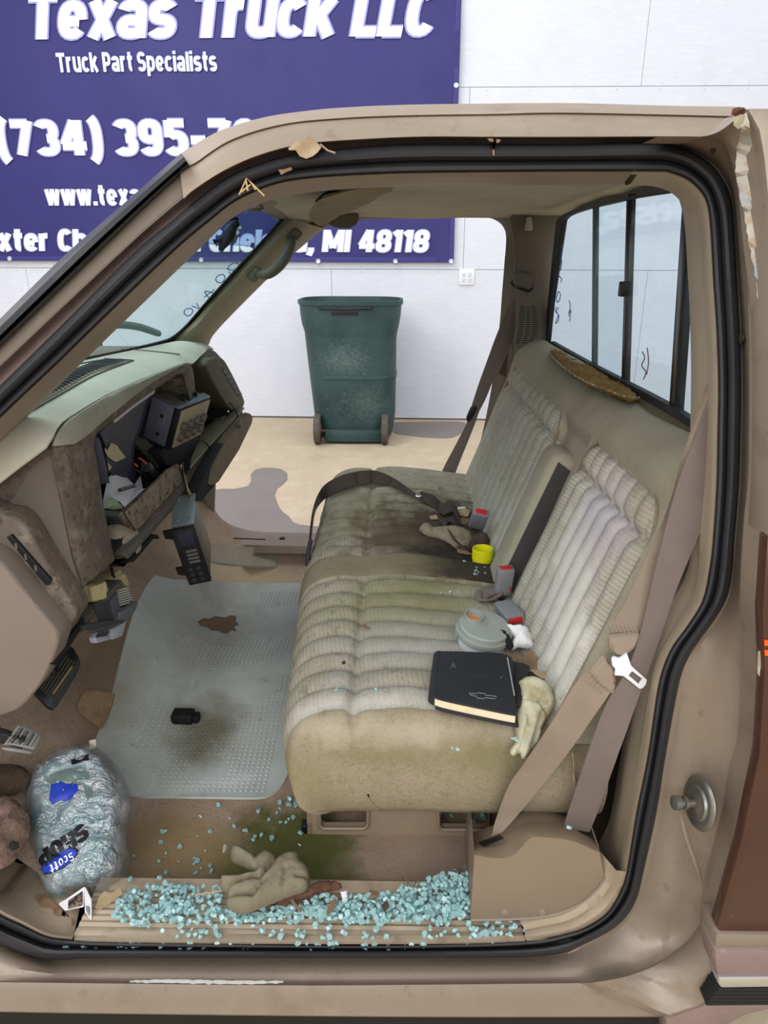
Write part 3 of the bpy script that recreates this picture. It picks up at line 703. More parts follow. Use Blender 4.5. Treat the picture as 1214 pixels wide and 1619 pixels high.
# door striker
c = P(1106, 1270, near=-.045)
SM = frame3(c, (.25, -.15, .9), (.85, .0, -.2))
SM = Matrix.Translation(c) @ (Vector((-.985, -.12, .12)).to_track_quat('Z', 'Y').to_matrix().to_4x4())
st = tp('door_striker', lathe([(.0, -.003), (.034, -.003), (.036, 0), (.034, .003), (.029, .0045), (.024, .004), (.022, .007), (.014, .008), (.010, .010)], SM, 32), M_steel, 40, 'zinc round striker plate')
tp('bolt', lathe([(.006, .006), (.006, .020), (.009, .020), (.009, .024), (.006, .025), (.006, .029), (.0095, .030), (.0095, .038), (.003, .039)], SM, 16), M_steel, 40, None, st)
# raised crease below the striker
tp('jamb_crease', tube([P(a, b, near=-.05) for a, b in pxc([(1076, 1288), (1084, 1320), (1097, 1358), (1110, 1398)], 12)], [.001, .003, .0035, .004, .004, .004, .004, .004, .0035, .003, .002, .001], 8), M_paint)

# ---------------- sill plates
ZS = .298
M_sill = mk('tan_sill_plastic', (170, 153, 132), .5, layers=((6, (148, 130, 110), .45, .72, .6), (30, (124, 106, 88), .56, .72, .5), (70, (186, 170, 150), .6, .8, .4)), bump=.1, bscale=420)
def sill_pt(px, py): return P(px, py, Z=ZS)
def sillplate(x0, x1, name, groove=True, closed_curve=None):
    n = max(4, int(abs(x1 - x0) / 12)); rows = []
    xs = [x0 + (x1 - x0) * i / n for i in range(n + 1)]
    lip_b = [P(x, 1493, near=-.004) for x in xs]; lip_m = [P(x, 1486, near=-.006) for x in xs]; lip_t = [P(x, 1479, near=.004) for x in xs]
    zz = lip_t[0].z
    rows = [[v + Vector((0, .02, -.004)) for v in lip_b], lip_b, lip_m, lip_t]
    for k in range(19):
        y = lip_t[0].y + .005 + k * .0058
        g = -.0022 if groove and k in (2, 4, 6, 8, 10, 12, 14) else 0
        rows.append([Vector((lip_t[i].x * (1 + (y + .0) * .0), y, zz + .002 + g)) for i in range(n + 1)])
    rows.append([Vector((v.x, v.y + .03, v.z - .03)) for v in rows[-1]])
    tp(name, loft(rows), M_sill, 25)
sillplate(117, 830, 'sill_plate'); sillplate(832, 914, 'sill_plate', False)
# curved end pieces of the sill, at the rear corner and at the front corner
def cornerpiece(ep, fp, inward, name, rise):
    rows = [sec(lerp2(ep, fp, t), o) for t, o in ((-.05, .015), (0, -.003), (.35, -.006), (.8, .004))]
    base = [P(a, b, near=.012) for a, b in fp]
    rows.append(base)
    for k in (1, 2, 3): rows.append([v + Vector(inward) * (k / 3) + Vector((0, 0, rise * k / 3)) for v in base])
    tp(name, loft(rows), M_sill, 35)
i0 = n12 - 26
# rear: flat tan shelf running in from the pillar trim towards the belt cover
rc = [(974, 1376), (966, 1398), (950, 1420), (926, 1440), (896, 1456), (850, 1466), (830, 1470)]
re_ = [(991, 1378), (982, 1405), (963, 1440), (937, 1460), (905, 1475), (860, 1484), (830, 1488)]
cornerpiece(pxc(re_, 40), pxc(rc, 40), (-.02, .05, 0), 'sill_end_trim', .0)
fr = [(113.7, 1486), (74, 1481), (32, 1461), (0, 1446), (-45, 1412), (-150, 1310)]; ff = [(117, 1478), (80, 1473), (40, 1452), (8, 1436), (-36, 1402), (-140, 1300)]
fb = [(128, 1426), (112, 1416), (60, 1413), (20, 1408), (-20, 1400), (-110, 1298)]
e_, f_ = pxc(fr, 40), pxc(ff, 40); b_s = pxc(fb, 40)
tp('sill_end_trim', loft([sec(lerp2(e_, f_, t), o) for t, o in ((-.05, .02), (0, -.003), (.5, -.008), (1.0, .004))] + [[P(a, b, near=.012) for a, b in lerp2(f_, b_s, t)] if t < .2 else [P(a, b, near=.012 + .07 * t) for a, b in lerp2(f_, b_s, t)] for t in (.05, .5, 1.0)] + [[P(a, b, near=.082) + Vector((0, .07, -.012)) for a, b in b_s], [P(a, b, near=.082) + Vector((-.05, .10, -.05)) for a, b in b_s]]), M_sill, 35)

# ---------------- floor pan, back wall, firewall
ZF = .225
def zf(x, y):
    z = ZF
    hump = .045 * exp(-((y - .82) / .22) ** 2)                      # low transmission tunnel
    z += hump * max(0, min(1, (-.02 - x) / .25)) 
    if x < -.50: z += (-.50 - x) * 1.0 * (1 if x > -.9 else 1) 
    if y < .13: z += (.13 - y) * .6
    if y > 1.46: z += (y - 1.46) * .5
    return z
rows = []
for i in range(60):
    x = -.98 + 1.5 * i / 59
    rows.append([Vector((x, y, zf(x, y) + .004 * noise.noise(Vector((x * 9, y * 9, 0))))) for y in [.07 + 1.505 * j / 80 for j in range(81)]])
tp('carpet', loft(rows), M_carpet, 60, 'soiled brown carpet with green mould')
def zfloor(px, py):
    d = ray(px, py); t = .5
    while t < 6:
        p = CAM + d * t
        if p.z < zf(p.x, p.y): return p
        t += .004
    return p
tp('rail_or_shade_box', box((1.5, .34, .165), Matrix.Translation((-.22, .16, .0965)), .01), M_dark, None, 'dark box standing for the shade under the rocker')  # added dark box, its colour stands in for shade below the rocker
tp('floor_pan', box((1.75, 1.6, .03), Matrix.Translation((-.02, .83, .185))), M_dark, None)
tp('back_panel', prism([Vector(v) for v in ((.56, .02, .2), (.56, 1.63, .2), (.53, 1.63, .99), (.53, .02, .99))], (.02, 0, 0)), M_trimd, None)
tp('window_surround', prism_hole([Vector(v) for v in ((.513, .02, .985), (.513, 1.63, .985), (.479, 1.50, 1.455), (.479, .14, 1.455))],
   [[Vector(v) for v in ((.5095, .12, 1.03), (.5095, 1.612, 1.025), (.4825, 1.488, 1.413), (.4825, .24, 1.413))]], (.012, 0, 0)), M_trimd, None)
tp('quarter_trim', prism([Vector(v) for v in ((.40, .07, .24), (.55, .07, .24), (.55, .08, .95), (.51, .18, 1.42), (.40, .18, 1.42), (.43, .08, .95), (.38, .07, .5))], (0, .012, 0)), M_trim, 30)  # mostly hidden pillar panel, added to block light
tp('firewall', prism([Vector(v) for v in ((-1.0, .02, .2), (-1.0, 1.62, .2), (-1.0, 1.62, 1.02), (-1.0, .02, 1.02))], (.02, 0, 0)), M_dark, None)  # put in with the cowl to stop light leaking into the footwell
tp('kick_panel', prism([Vector(v) for v in ((-1.0, .03, .24), (-.72, .03, .24), (-.72, .03, .6), (-.76, .05, 1.0), (-1.0, .05, 1.0))], (0, .015, 0)), M_carpet, None)
tp('kick_panel', prism([Vector(v) for v in ((-1.0, 1.60, .24), (-.66, 1.60, .24), (-.62, 1.60, .6), (-.60, 1.58, 1.0), (-1.0, 1.58, 1.0))], (0, -.015, 0)), M_apil, None)
# ---------------- far side: sill, door frame, pillars, header
YF = 1.60
farsill = [(300, 700), (313, 745), (328, 779), (333, 808), (347, 829), (373, 842), (402, 848), (440, 849.6), (500, 851), (620, 853)]
fs_ = pxc(farsill, 50)
inner = pxc([(285, 740), (300, 790), (316, 830), (328, 850), (342, 858), (366, 861), (400, 862), (440, 863), (500, 864), (620, 866)], 50)
r0 = [P(a, b, Y=YF) for a, b in fs_]
tp('far_door_sill', loft([[v + Vector((0, .06, -.12)) for v in r0], [v + Vector((0, .05, 0)) for v in r0], r0, [P(a, b, Y=YF - .035) for a, b in lerp2(fs_, inner, .6)], [P(a, b, Y=YF - .06) for a, b in inner], [P(a, b, Y=YF - .08) + Vector((0, 0, -.03)) for a, b in inner]]), M_paint, 30, 'far side sill and pillar foot')
q = [zfloor(a, b) for a, b in ((336, 862), (400, 863), (443, 863), (436, 899), (380, 896), (326, 890))]
tp('sill_pad', prism([v + Vector((0, 0, .008)) for v in q], (0, 0, -.012), .002), mk('grey_tan_vinyl', (150, 142, 124), .75, layers=((14, (130, 122, 104), .45, .7, .6),)), 30)
# A pillar on the far side
al = pxc([(449, 343), (420, 376), (385, 415), (330, 476), (300, 512), (262, 541)], 40)
ar = pxc([(512, 361), (503, 366), (472, 392), (445, 416), (342, 520), (322, 552)], 40)
def wsp(px, py): return P(px, py, plane=WSP)
WSP = pl((-.325, 1.45, 1.398), (-.695, 1.45, 1.039), (-.345, .6, 1.40))
rows = [[wsp(a, b) + Vector((0, 0, .0)) for a, b in al]]
for t, yy in ((.06, 1.44), (.25, 1.43), (.5, 1.45), (.75, 1.50), (.93, 1.56), (1.0, 1.60)): rows.append([P(a, b, Y=yy) for a, b in lerp2(al, ar, t)])
rows.append([v + Vector((0, .05, .0)) for v in rows[-1]])
tp('far_pillar_trim', loft(rows), M_apil, 40, 'olive tan trim of the far windshield pillar')
# header over the far door and the far B pillar
hb = pxc([(488, 372), (506, 363), (519, 357), (560, 349), (620, 346), (700, 344.5), (765, 344), (783, 348), (795, 358), (800, 376), (797, 420), (793, 470), (790, 510), (782, 580), (768, 660), (745, 760)], 110)
ht = pxc([(448, 343), (470, 343), (500, 340), (560, 339), (620, 338.5), (700, 337.5), (765, 337), (806, 338), (830, 340), (880, 342), (884, 360), (878, 420), (870, 520), (868, 560), (865, 660), (860, 800)], 110)
rows = [[P(a, b, Y=YF + .05) for a, b in hb], [P(a, b, Y=YF) for a, b in hb], [P(a, b, Y=YF - .02) for a, b in lerp2(hb, ht, .12)]]
for t in (.3, .6, .8): rows.append([P(a, b, Y=YF - .04 - .06 * t) for a, b in lerp2(hb, ht, t)])
rows.append([P(a, b, Y=YF - .12) for a, b in ht])
tp('far_door_frame', loft(rows), M_trimd, 40, 'grey tan trim around the far door opening')
tp('far_quarter_trim', prism([P(a, b, Y=1.475) for a, b in ((822, 318), (898, 318), (893, 342), (872, 420), (868, 560), (860, 700), (800, 700), (815, 520), (812, 380), (806, 345))], (0, .012, 0), .004), M_trimd, 30)
# coat hook, speaker grille
hk = P(838, 354, Y=1.465)
tp('coat_hook', prism([P(a, b, Y=1.455) for a, b in ((833.5, 343), (840.5, 343), (843, 364), (840, 365), (830, 365), (830, 361))], (0, .02, 0), .003), mk('pale_hook', (160, 158, 140), .5), 30)
gr = tp('speaker_grille', prism([P(a, b, Y=1.468) for a, b in pxc([(826, 480), (838, 480), (847, 488), (851, 505), (848, 530), (842, 545), (830, 546), (812, 543), (818, 512)], 30)], (0, .008, 0), .002), M_trimd, 30)
sl = []
for k in range(17):
    y = 484 + k * 3.55; x0 = 824 - k * .55; x1 = 846 + 4 * sin(k / 16 * pi) - (k > 13) * (k - 13) * 2
    for a, b in ((x0, x0 + (x1 - x0) * .3), (x0 + (x1 - x0) * .36, x0 + (x1 - x0) * .64), (x0 + (x1 - x0) * .7, x1)):
        sl.append(prism([P(a, y, Y=1.4672), P(b, y, Y=1.4672), P(b, y + 1.9, Y=1.4672), P(a, y + 1.9, Y=1.4672)], (0, .001, 0)))
o = tp('grille_slots', join(*sl), M_black, None, None, gr); o['kind'] = 'stuff'
# ---------------- headliner with a sag and a tear
def hl(x, y): return 1.437 - .030 * (abs(y - .85) / .7) ** 3 + .004 * noise.noise(Vector((x * 6, y * 6, 1))) - .02 * exp(-((x + .30) / .07) ** 2)
rows = [[Vector((x, y, hl(x, y))) for x in [-.36 + .20 * max(0, 1 - (y - .17) / .45) + (.88 - .20 * max(0, 1 - (y - .17) / .45)) * i / 50 for i in range(51)]] for y in [.17 + 1.36 * j / 50 for j in range(51)]]
tp('headliner', thick(loft(rows), .006), M_head, 60, 'dusty headliner')
def hlp(px, py):
    d = ray(px, py); t = .8
    while t < 4:
        p = CAM + d * t
        if p.z > hl(p.x, p.y) - .003: return p
        t += .004
    return p
tp('headliner_tear', inflate([hlp(a, b) for a, b in ((619, 309), (632, 307), (645, 311), (663, 317), (655, 319), (638, 321), (622, 318))], (0, 0, -1), .002, .001, .004, .004), M_black, None, 'dark torn hole')
tp('windshield_header', loft([[wsp(a, b) + Vector((0, 0, -.004)) for a, b in pxc([(385, 334), (397, 326), (420, 334), (449, 347)], 20)], [wsp(a, b) + Vector((.03, 0, -.012)) for a, b in pxc([(388, 326), (402, 318), (430, 316), (470, 342)], 20)], [hlp(a, b) for a, b in pxc([(392, 320), (430, 306), (470, 300), (505, 335)], 20)]]), M_trim, 50)
# ---------------- windshield
M_ws = glassmat('windshield_glass', (230, 242, 242), .05, .03, .05)
M_shade = glassmat('blue_shade_band', (196, 216, 236), .06, .03, .12)
M_frit = mk('black_frit', (18, 18, 20), .5)
def wpt(x, y): # point on the windshield plane from x,y
    p0, n = WSP; return Vector((x, y, p0.z - (n.x * (x - p0.x) + n.y * (y - p0.y)) / n.z))
# curved glass: flat in the middle, wrapping back to the near pillar
nearE = [P(a, b, near=.035) for a, b in pxc(A1, 24)]
farE = [wsp(a, b) for a, b in pxc([(262, 541), (300, 512), (330, 476), (385, 415), (420, 376), (449, 343)], 24)]
nearE = [p for p in nearE]
def glassrows(lo, hi):
    rows = []
    zl = [1.0 + .42 * k / 20 for k in range(21)]
    def atz(pts, z):
        for a, b in zip(pts, pts[1:]):
            if (a.z - z) * (b.z - z) <= 0 and abs(b.z - a.z) > 1e-9: return a.lerp(b, (z - a.z) / (b.z - a.z))
        a, b = (pts[0], pts[1]) if abs(z - pts[0].z) < abs(z - pts[-1].z) else (pts[-2], pts[-1])
        return a + (b - a) * ((z - a.z) / (b.z - a.z))
    for k in range(21):
        z = lo + (hi - lo) * k / 20
        n_, f_ = atz(nearE, z), atz(farE, z)
        row = []
        for j in range(25):
            t = j / 24; y = n_.y + (f_.y - n_.y) * t
            p0, n = WSP; x = p0.x - (n.y * (y - p0.y) + n.z * (z - p0.z)) / n.x
            xn = p0.x - (n.y * (n_.y - p0.y) + n.z * (z - p0.z)) / n.x
            row.append(Vector((x + (n_.x - xn) * max(0, 1 - t / .45) ** 2, y, z)))
        rows.append(row)
    return rows
tp('windshield', thick(loft(glassrows(1.0, 1.322)), .005), M_ws, 60)
tp('windshield_shade_band', thick(loft(glassrows(1.322, 1.40)), .005), M_shade, 60)
edge_o = [wsp(a, b) + Vector((0, 0, -.003)) for a, b in pxc([(452, 344), (423, 377), (388, 416), (333, 477), (303, 513), (275, 538), (258, 543), (200, 556), (115, 574), (60, 592)], 60)]
edge_i = [wsp(a, b) + Vector((0, 0, -.003)) for a, b in pxc([(444, 343), (417, 374), (381, 413), (326, 474), (296, 509), (272, 530), (250, 538), (198, 550), (118, 566), (60, 580)], 60)]
tp('windshield_seal', thick(loft([edge_o, edge_i]), .004), M_frit, None)
# wiper lying outside the glass
wip = [wsp(a, b) + Vector((-.02, 0, .02)) for a, b in pxc([(120, 556), (160, 538), (195, 528), (230, 529), (262, 538)], 20)]
tp('wiper_blade', tube(wip, .010, 6), mk('grey_wiper', (96, 108, 104), .7))
def stroke(pts, r, name, m, par=truck): return link(name, tube(pts, r, 5), m, par)
M_blue = mk('blue_marker', (60, 120, 176), .6)
def wsc(pts, n=14): return [wsp(a, b) + Vector((.003, 0, -.003)) for a, b in pxc(pts, n)]
for g in ([(375, 416), (370, 413), (360, 419), (358, 424), (366, 426), (373, 424), (371, 431), (364, 432), (360, 428)], [(351, 432), (343, 434), (339, 440), (343, 445), (350, 444), (354, 437), (351, 432)], [(338, 462), (322, 459), (330, 471)], [(321, 468), (337, 456)], [(309, 478), (313, 486), (302, 482)], [(300, 486), (292, 487), (289, 493), (294, 498), (301, 495), (303, 489), (300, 486)]):
    stroke(wsc(g), .0016, 'marker_writing', M_blue)
# cowl and hood stubs in front of the glass
tp('cowl', prism([Vector(v) for v in ((-.74, .1, 1.0), (-1.05, .1, 1.0), (-1.05, 1.55, 1.0), (-.74, 1.55, 1.0))], (0, 0, .012)), M_pillar, None)  # added to close the open front against stray light

# ---------------- rear sliding window
WR = pl((.50, 0, 1.04), (.50, 1, 1.04), (.474, 0, 1.40))
def wr(px, py, off=0.0):
    p = P(px, py, plane=WR); return p + Vector((-off, 0, 0))
M_rg = glassmat('rear_glass', (238, 246, 249), .05, .03, .04)
M_rg2 = glassmat('rear_slider_glass', (232, 242, 246), .05, .03, .04)
def rz(y, top):
    z0, z1 = 1.045, 1.400; z = z1 if top else z0
    return Vector((.50 - .026 * (z - 1.04) / .36, y, z))
def far_edge(z): return 1.497 - .13 * (z - 1.04) / .36
def bar(p0, p1, w, t, name, m, par=truck):
    d = (p1 - p0).normalized(); n = WR[1]; s = d.cross(n).normalized() * w / 2
    return link(name, prism([p0 - s - n * t / 2, p1 - s - n * t / 2, p1 + s - n * t / 2, p0 + s - n * t / 2], n * t, .002), m, par)
b1t, b1b = wr(942, 322), wr(940, 581); b2t, b2b = wr(998, 306), wr(989, 607); b3t, b3b = wr(1093, 300), wr(1069, 650)
farb, fart = wr(867, 541), wr(889, 344); nearb, neart = rz(.16, False), rz(.27, True)
topm = [wr(a, b) for a, b in ((889, 344), (900, 336), (942, 324), (998, 311), (1068, 300), (1110, 294))]
botm = [wr(a, b) for a, b in ((867, 541), (940, 583), (989, 608), (1069, 653), (1130, 688))]
def ip(lst, y):
    for a, b in zip(lst, lst[1:]):
        if min(a.y, b.y) <= y <= max(a.y, b.y): return a.lerp(b, (y - a.y) / (b.y - a.y))
    return lst[-1] if y < lst[-1].y else lst[0]
def pane(yb0, yb1, yt0, yt1, m, off, name='window_pane'):
    q = [Vector((.5, yb0, 1.04)), Vector((.5, yb1, 1.04)), Vector((.474, yt1, 1.405)), Vector((.474, yt0, 1.405))]
    tp(name, prism([v + Vector((off, 0, 0)) for v in q], (.004, 0, 0)), m, None)
pane(b1b.y, farb.y, b1t.y, fart.y, M_rg, .004); pane(b2b.y, b1b.y, b2t.y, b1t.y, M_rg2, -.004); pane(b3b.y, b2b.y, b3t.y, b2t.y, M_rg, -.004); pane(.15, b3b.y, .27, b3t.y, M_rg, .004)
fo = topm[::-1] + [fart] + [farb] + botm
frame_pts = [wr(a, b, .002) for a, b in pxc([(1130, 291), (1110, 294), (1068, 300), (998, 311), (942, 324), (905, 335), (891, 344), (887, 352), (878, 430), (867, 538), (870, 546), (905, 565), (940, 583), (989, 608), (1069, 652), (1130, 690)], 90)]
frame_in = [wr(a, b, .002) for a, b in pxc([(1130, 296), (1110, 299), (1068, 305), (998, 316), (942, 329), (908, 340), (898, 348), (895, 356), (884, 432), (873, 532), (876, 538), (908, 556), (941, 574), (990, 599), (1071, 641), (1130, 679)], 90)]
tp('rear_window_seal', thick(loft([frame_pts, frame_in]), .012), M_seal, 40)
bar(b1b, b1t, .016, .012, 'window_bar', mk('grey_green_bar', (84, 92, 92), .4)); bar(b2b, b2t, .013, .016, 'window_bar', M_gblk); bar(b3b, b3t, .026, .018, 'window_bar', M_gblk)
lt = wr(993, 457, .008); tp('window_latch', box((.02, .02, .03), Matrix.Translation(lt), .003), M_black)
def wrc(pts, n=14): return [wr(a, b, .006) for a, b in pxc(pts, n)]
M_ink = mk('blue_ink', (70, 110, 180), .6); M_mar = mk('dark_scrawl', (120, 92, 90), .8)
for g in ([(889, 383), (886, 390), (886, 400), (890, 401), (892, 392), (889, 383)], [(884, 412), (890, 407), (891, 418), (889, 428)], [(884, 434), (891, 441), (890, 446)], [(886, 461), (883, 470), (884, 478), (888, 474), (889, 464), (886, 461)], [(883, 486), (880, 492), (886, 498), (881, 510), (884, 511), (887, 500), (882, 492), (887, 487), (883, 486)]):
    stroke(wrc(g), .0014, 'marker_writing', M_ink)
for g in ([(903, 475), (905, 485), (902, 495)], [(902, 500), (906, 490), (904, 508)], [(1020, 556), (1024, 566), (1019, 578), (1026, 588), (1022, 600)], [(1028, 550), (1030, 572), (1027, 592)]):
    stroke(wrc(g), .0012, 'scrawl', M_mar)
tp('window_ledge', loft([[wr(a, b, .004) for a, b in pxc([(860, 540), (940, 584), (989, 609), (1069, 654), (1130, 691)], 30)], [wr(a, b, .05) + Vector((0, 0, -.008)) for a, b in pxc([(860, 552), (940, 598), (989, 623), (1069, 670), (1130, 706)], 30)], [wr(a, b, .055) + Vector((0, 0, -.05)) for a, b in pxc([(860, 570), (940, 620), (989, 645), (1069, 690), (1130, 730)], 30)]]), M_trimd, 40)
# something grey stands beyond the rear window
# ---------------- grab handle on the far pillar
gh = [P(a, b, Y=y) for a, b, y in ((463, 375, 1.47), (461, 384, 1.42), (455, 400, 1.395), (446, 414, 1.385), (436, 425, 1.39), (424, 433, 1.40), (414, 434, 1.42), (405, 434, 1.45))]
M_hand = mk('olive_grey_handle', (92, 88, 70), .5, bump=.1, bscale=300)
g = tp('grab_handle', tube(crom(gh, 26), [.012 + .004 * sin(pi * k / 25) for k in range(26)], 12), M_hand, 60, 'olive grab handle')
for a, b in ((466, 374), (404, 434)):
    link('handle_mount', box((.045, .03, .03), frame3(P(a, b, Y=1.45), (.7, 0, .7), (0, 1, 0)), .008), M_hand, g)
# ================================================================= BENCH SEAT
SX = lambda z: .255 + (z - .60) * .36               # front face of the backrest
M_fab = mk('ribbed_grey_beige_cloth', (156, 149, 133), .98,
    layers=((7, (136, 130, 108), .42, .68, .65), (16, (186, 180, 166), .52, .75, .4), (45, (96, 88, 70), .56, .68, .6), (120, (66, 58, 46), .62, .70, .6), (5.5, (156, 150, 146), .55, .7, .6)),
    waves=(((1, .06, .3), .0085, (112, 106, 86), .45),),
    stains=(((-.02, .98, .61), (.24, .34, .3), (118, 108, 82), .8, (13, 1.6, .3)), ((.19, .93, .61), (.34, .36, .3), (66, 55, 42), .95, (13, 1.5, .45)), ((.22, .80, .61), (.26, .20, .3), (38, 31, 24), .97, (16, 1.3, .5)), ((.02, .84, .61), (.12, .10, .3), (80, 70, 52), .8, (18, 1.6, .4)), ((.05, .56, .61), (.18, .12, .2), (104, 102, 62), .75, (12, 1.2, .2)),
            ((.05, .36, .6), (.20, .12, .2), (164, 158, 158), .6, (16, 1.5, .3)), ((.02, .16, .6), (.34, .05, .05), (186, 180, 172), .7, (24, 1.9, .3)), ((.0, .46, .6), (.30, .16, .2), (118, 114, 82), .55, (12, 1.8, .2)), ((-.02, .17, .57), (.12, .04, .05), (112, 108, 66), .65, (14, 1.3, .2)), ((.2, .17, .57), (.08, .05, .05), (98, 100, 58), .7, (14, 1.3, .2))),
    bump=.5, bscale=300)
M_fabb = mk('ribbed_back_cloth', (172, 166, 153), .98,
    layers=((6, (146, 139, 116), .42, .68, .6), (16, (190, 184, 170), .52, .75, .4), (45, (108, 100, 82), .57, .69, .5), (120, (84, 76, 60), .63, .70, .5)),
    waves=(((.34, .04, .94), .0075, (116, 109, 88), .42),),
    stains=(((.36, .32, .80), (.2, .16, .22), (204, 199, 192), .8, (18, 1.2, .4)), ((.36, .30, .88), (.06, .16, .10), (168, 160, 170), .6, (20, 1.3, .4)), ((.30, .20, .68), (.06, .12, .14), (212, 208, 198), .85, (24, 1.3, .4))), bump=.5, bscale=300)
M_suede = mk('plain_olive_tan_cloth', (148, 135, 113), .98, layers=((6, (128, 116, 90), .45, .7, .6), (30, (156, 148, 118), .55, .75, .4), (260, (104, 94, 72), .48, .7, .55), (45, (112, 104, 74), .56, .7, .45)),
    stains=(((.0, .125, .59), (.32, .05, .035), (176, 164, 144), .6, (24, 1.9, .2)), ((.16, .115, .55), (.16, .06, .045), (112, 108, 70), .6, (20, 1.9, .2)), ((-.13, .12, .5), (.06, .08, .06), (124, 116, 80), .5, (16, 1.7, .2)), ((-.02, .11, .555), (.10, .05, .02), (122, 114, 82), .5, (20, 1.8, .3)), ((-.05, .67, .61), (.12, .10, .1), (112, 104, 72), .5, (14, 1.2, .2)), ((.21, .69, .61), (.24, .16, .2), (46, 39, 30), .95, (14, 1.3, .5)), ((.02, .69, .61), (.12, .1, .2), (120, 110, 80), .6, (14, 1.3, .4))), bump=.6, bscale=420)
M_suedeb = mk('plain_grey_beige_cloth', (160, 153, 134), .98, layers=((6, (138, 131, 106), .45, .7, .6), (30, (164, 156, 130), .55, .75, .4), (260, (124, 116, 92), .5, .75, .4)), bump=.6, bscale=420)
M_foam = mk('yellow_brown_foam', (126, 98, 54), .98, layers=((14, (104, 76, 34), .42, .68, .8), (60, (172, 142, 78), .55, .75, .6)), bump=1.0, bscale=160)
M_char = mk('charcoal_cloth', (62, 60, 60), .95, layers=((40, (76, 74, 72), .5, .75, .5),), bump=.4, bscale=400)
M_base = mk('tan_seat_base_plastic', (146, 128, 108), .55, layers=((12, (128, 110, 92), .5, .75, .5),), bump=.1, bscale=380)
seat = thing('bench_seat', 'ribbed greenish beige cloth bench seat, stained and mouldy, across the cab floor', 'bench seat', (.1, .8, ZF))
def sp(name, me, m, smooth=60, label=None, par=None): return link(name, me, m, par or seat, None, smooth, label)
def puff(u): u = u - floor(u); return sqrt(max(0.0, 1 - (2 * u - 1) ** 2))
NEARY = .138
cprof = [(-.09, .408), (-.14, .412), (-.172, .428), (-.19, .45), (-.203, .49), (-.207, .53), (-.200, .565), (-.182, .592), (-.155, .608), (-.115, .616), (-.075, .614), (-.04, .617), (.02, .622), (.10, .616), (.18, .606), (.25, .596), (.30, .588), (.35, .575)]
cp = [(v.x, v.z) for v in crom([Vector((x, 0, z)) for x, z in cprof], 150)]
ys = [NEARY + (1.50 - NEARY) * j / 260 for j in range(261)]
def cushion_pt(x, z, y, i):
    # outward normal of the profile
    a, b = cp[max(i - 1, 0)], cp[min(i + 1, len(cp) - 1)]; tx, tz = b[0] - a[0], b[1] - a[1]; L = math.hypot(tx, tz); nx, nz = -tz / L, tx / L
    x += .036 * max(0, (.66 - y) / .52) * max(0, min(1, (.05 - x) / .2))
    d = 0.0
    amp = max(0, min(1, (z - .47) / .07)) if x < -.15 else 1.0
    pat = 0
    if y < .62: pat = puff((y - .140) / .060); w = min(1, (y - NEARY + .02) / .04)
    elif y < .745: pat = .8 + .35 * sin((y - .62) / .125 * pi) ** .5 if .62 < y < .745 else .8; w = 1
    else: pat = puff((y - .745) / .0685); w = 1
    fade = max(0, min(1, (.30 - x) / .05))
    d = .018 * amp * (pat - .6) * w * fade
    if not .625 < y < .74: d -= .010 * exp(-((x + .058) / .009) ** 2)
    d += .004 * noise.noise(Vector((x * 8, y * 8, 2)))
    # sat-in hollows
    hol = .012 * exp(-(((x - .08) / .16) ** 2 + ((y - .42) / .16) ** 2)) + .008 * exp(-(((x - .1) / .16) ** 2 + ((y - 1.15) / .2) ** 2))
    return Vector((x + nx * d, y, z + nz * d - hol))
grid = [[cushion_pt(x, z, y, i) for i, (x, z) in enumerate(cp)] for y in ys]
# near and far rounded ends
def endrows(y0, sgn, base):
    out = []
    for dy, w, ins in ((.008, .0, .0), (.018, .05, .004), (.026, .16, .010), (.031, .32, .016), (.033, .50, .024), (.030, .66, .036), (.020, .82, .052), (.004, .95, .068), (-.02, 1.0, .08)):
        r = []
        for i, (x, z) in enumerate(cp):
            zb = .405
            z2 = z * (1 - w) + zb * w
            x2 = x + (.036 * max(0, min(1, (.05 - x) / .2)) if sgn > 0 else 0) + ins * (1 if x < -.05 else 0) * (1 if x < -.1 else (-.05 - x) / .05)
            b = base[i]
            zz = z2 + (b.z - z) * (1 - w) ** 3; xx = x2 + (b.x - x - (x2 - x - ins * (1 if x < -.05 else 0) * (1 if x < -.1 else (-.05 - x) / .05))) * (1 - w) ** 3
            bul = .006 * sin(pi * min(1, max(0, w))) + .004 * noise.noise(Vector((x * 9, w * 3, 7)))
            hh = max(0.0, min(1.0, (z - zb) / .10)) if x < -.05 else 1.0
            r.append(Vector((xx, y0 - sgn * ((dy + bul) * hh - .03 * (1 - hh)), zz + .012 * (1 - hh))))
        out.append(r)
    return out
near = endrows(NEARY, 1, grid[0])
far = endrows(1.50, -1, grid[-1])
cr = far[::-1]
def rowsplit(a, b): return grid[a:b + 1]
k62 = next(i for i, y in enumerate(ys) if y >= .622); k74 = next(i for i, y in enumerate(ys) if y >= .742)
sp('cushion', loft(rowsplit(0, k62)), M_fab, 70)
sp('cushion', loft(rowsplit(k74, len(ys) - 1)), M_fab, 70)
sp('cushion_divider', loft(rowsplit(k62, k74)), M_suede, 70, 'plain olive strip between the two ribbed halves')
sp('cushion_end', loft([grid[0]] + near + [[v + Vector((0, .15, 0)) for v in near[-1]]]), M_suede, 70, 'plain olive tan cushion end')
sp('cushion_end', loft([grid[-1]] + far), M_suede, 70)
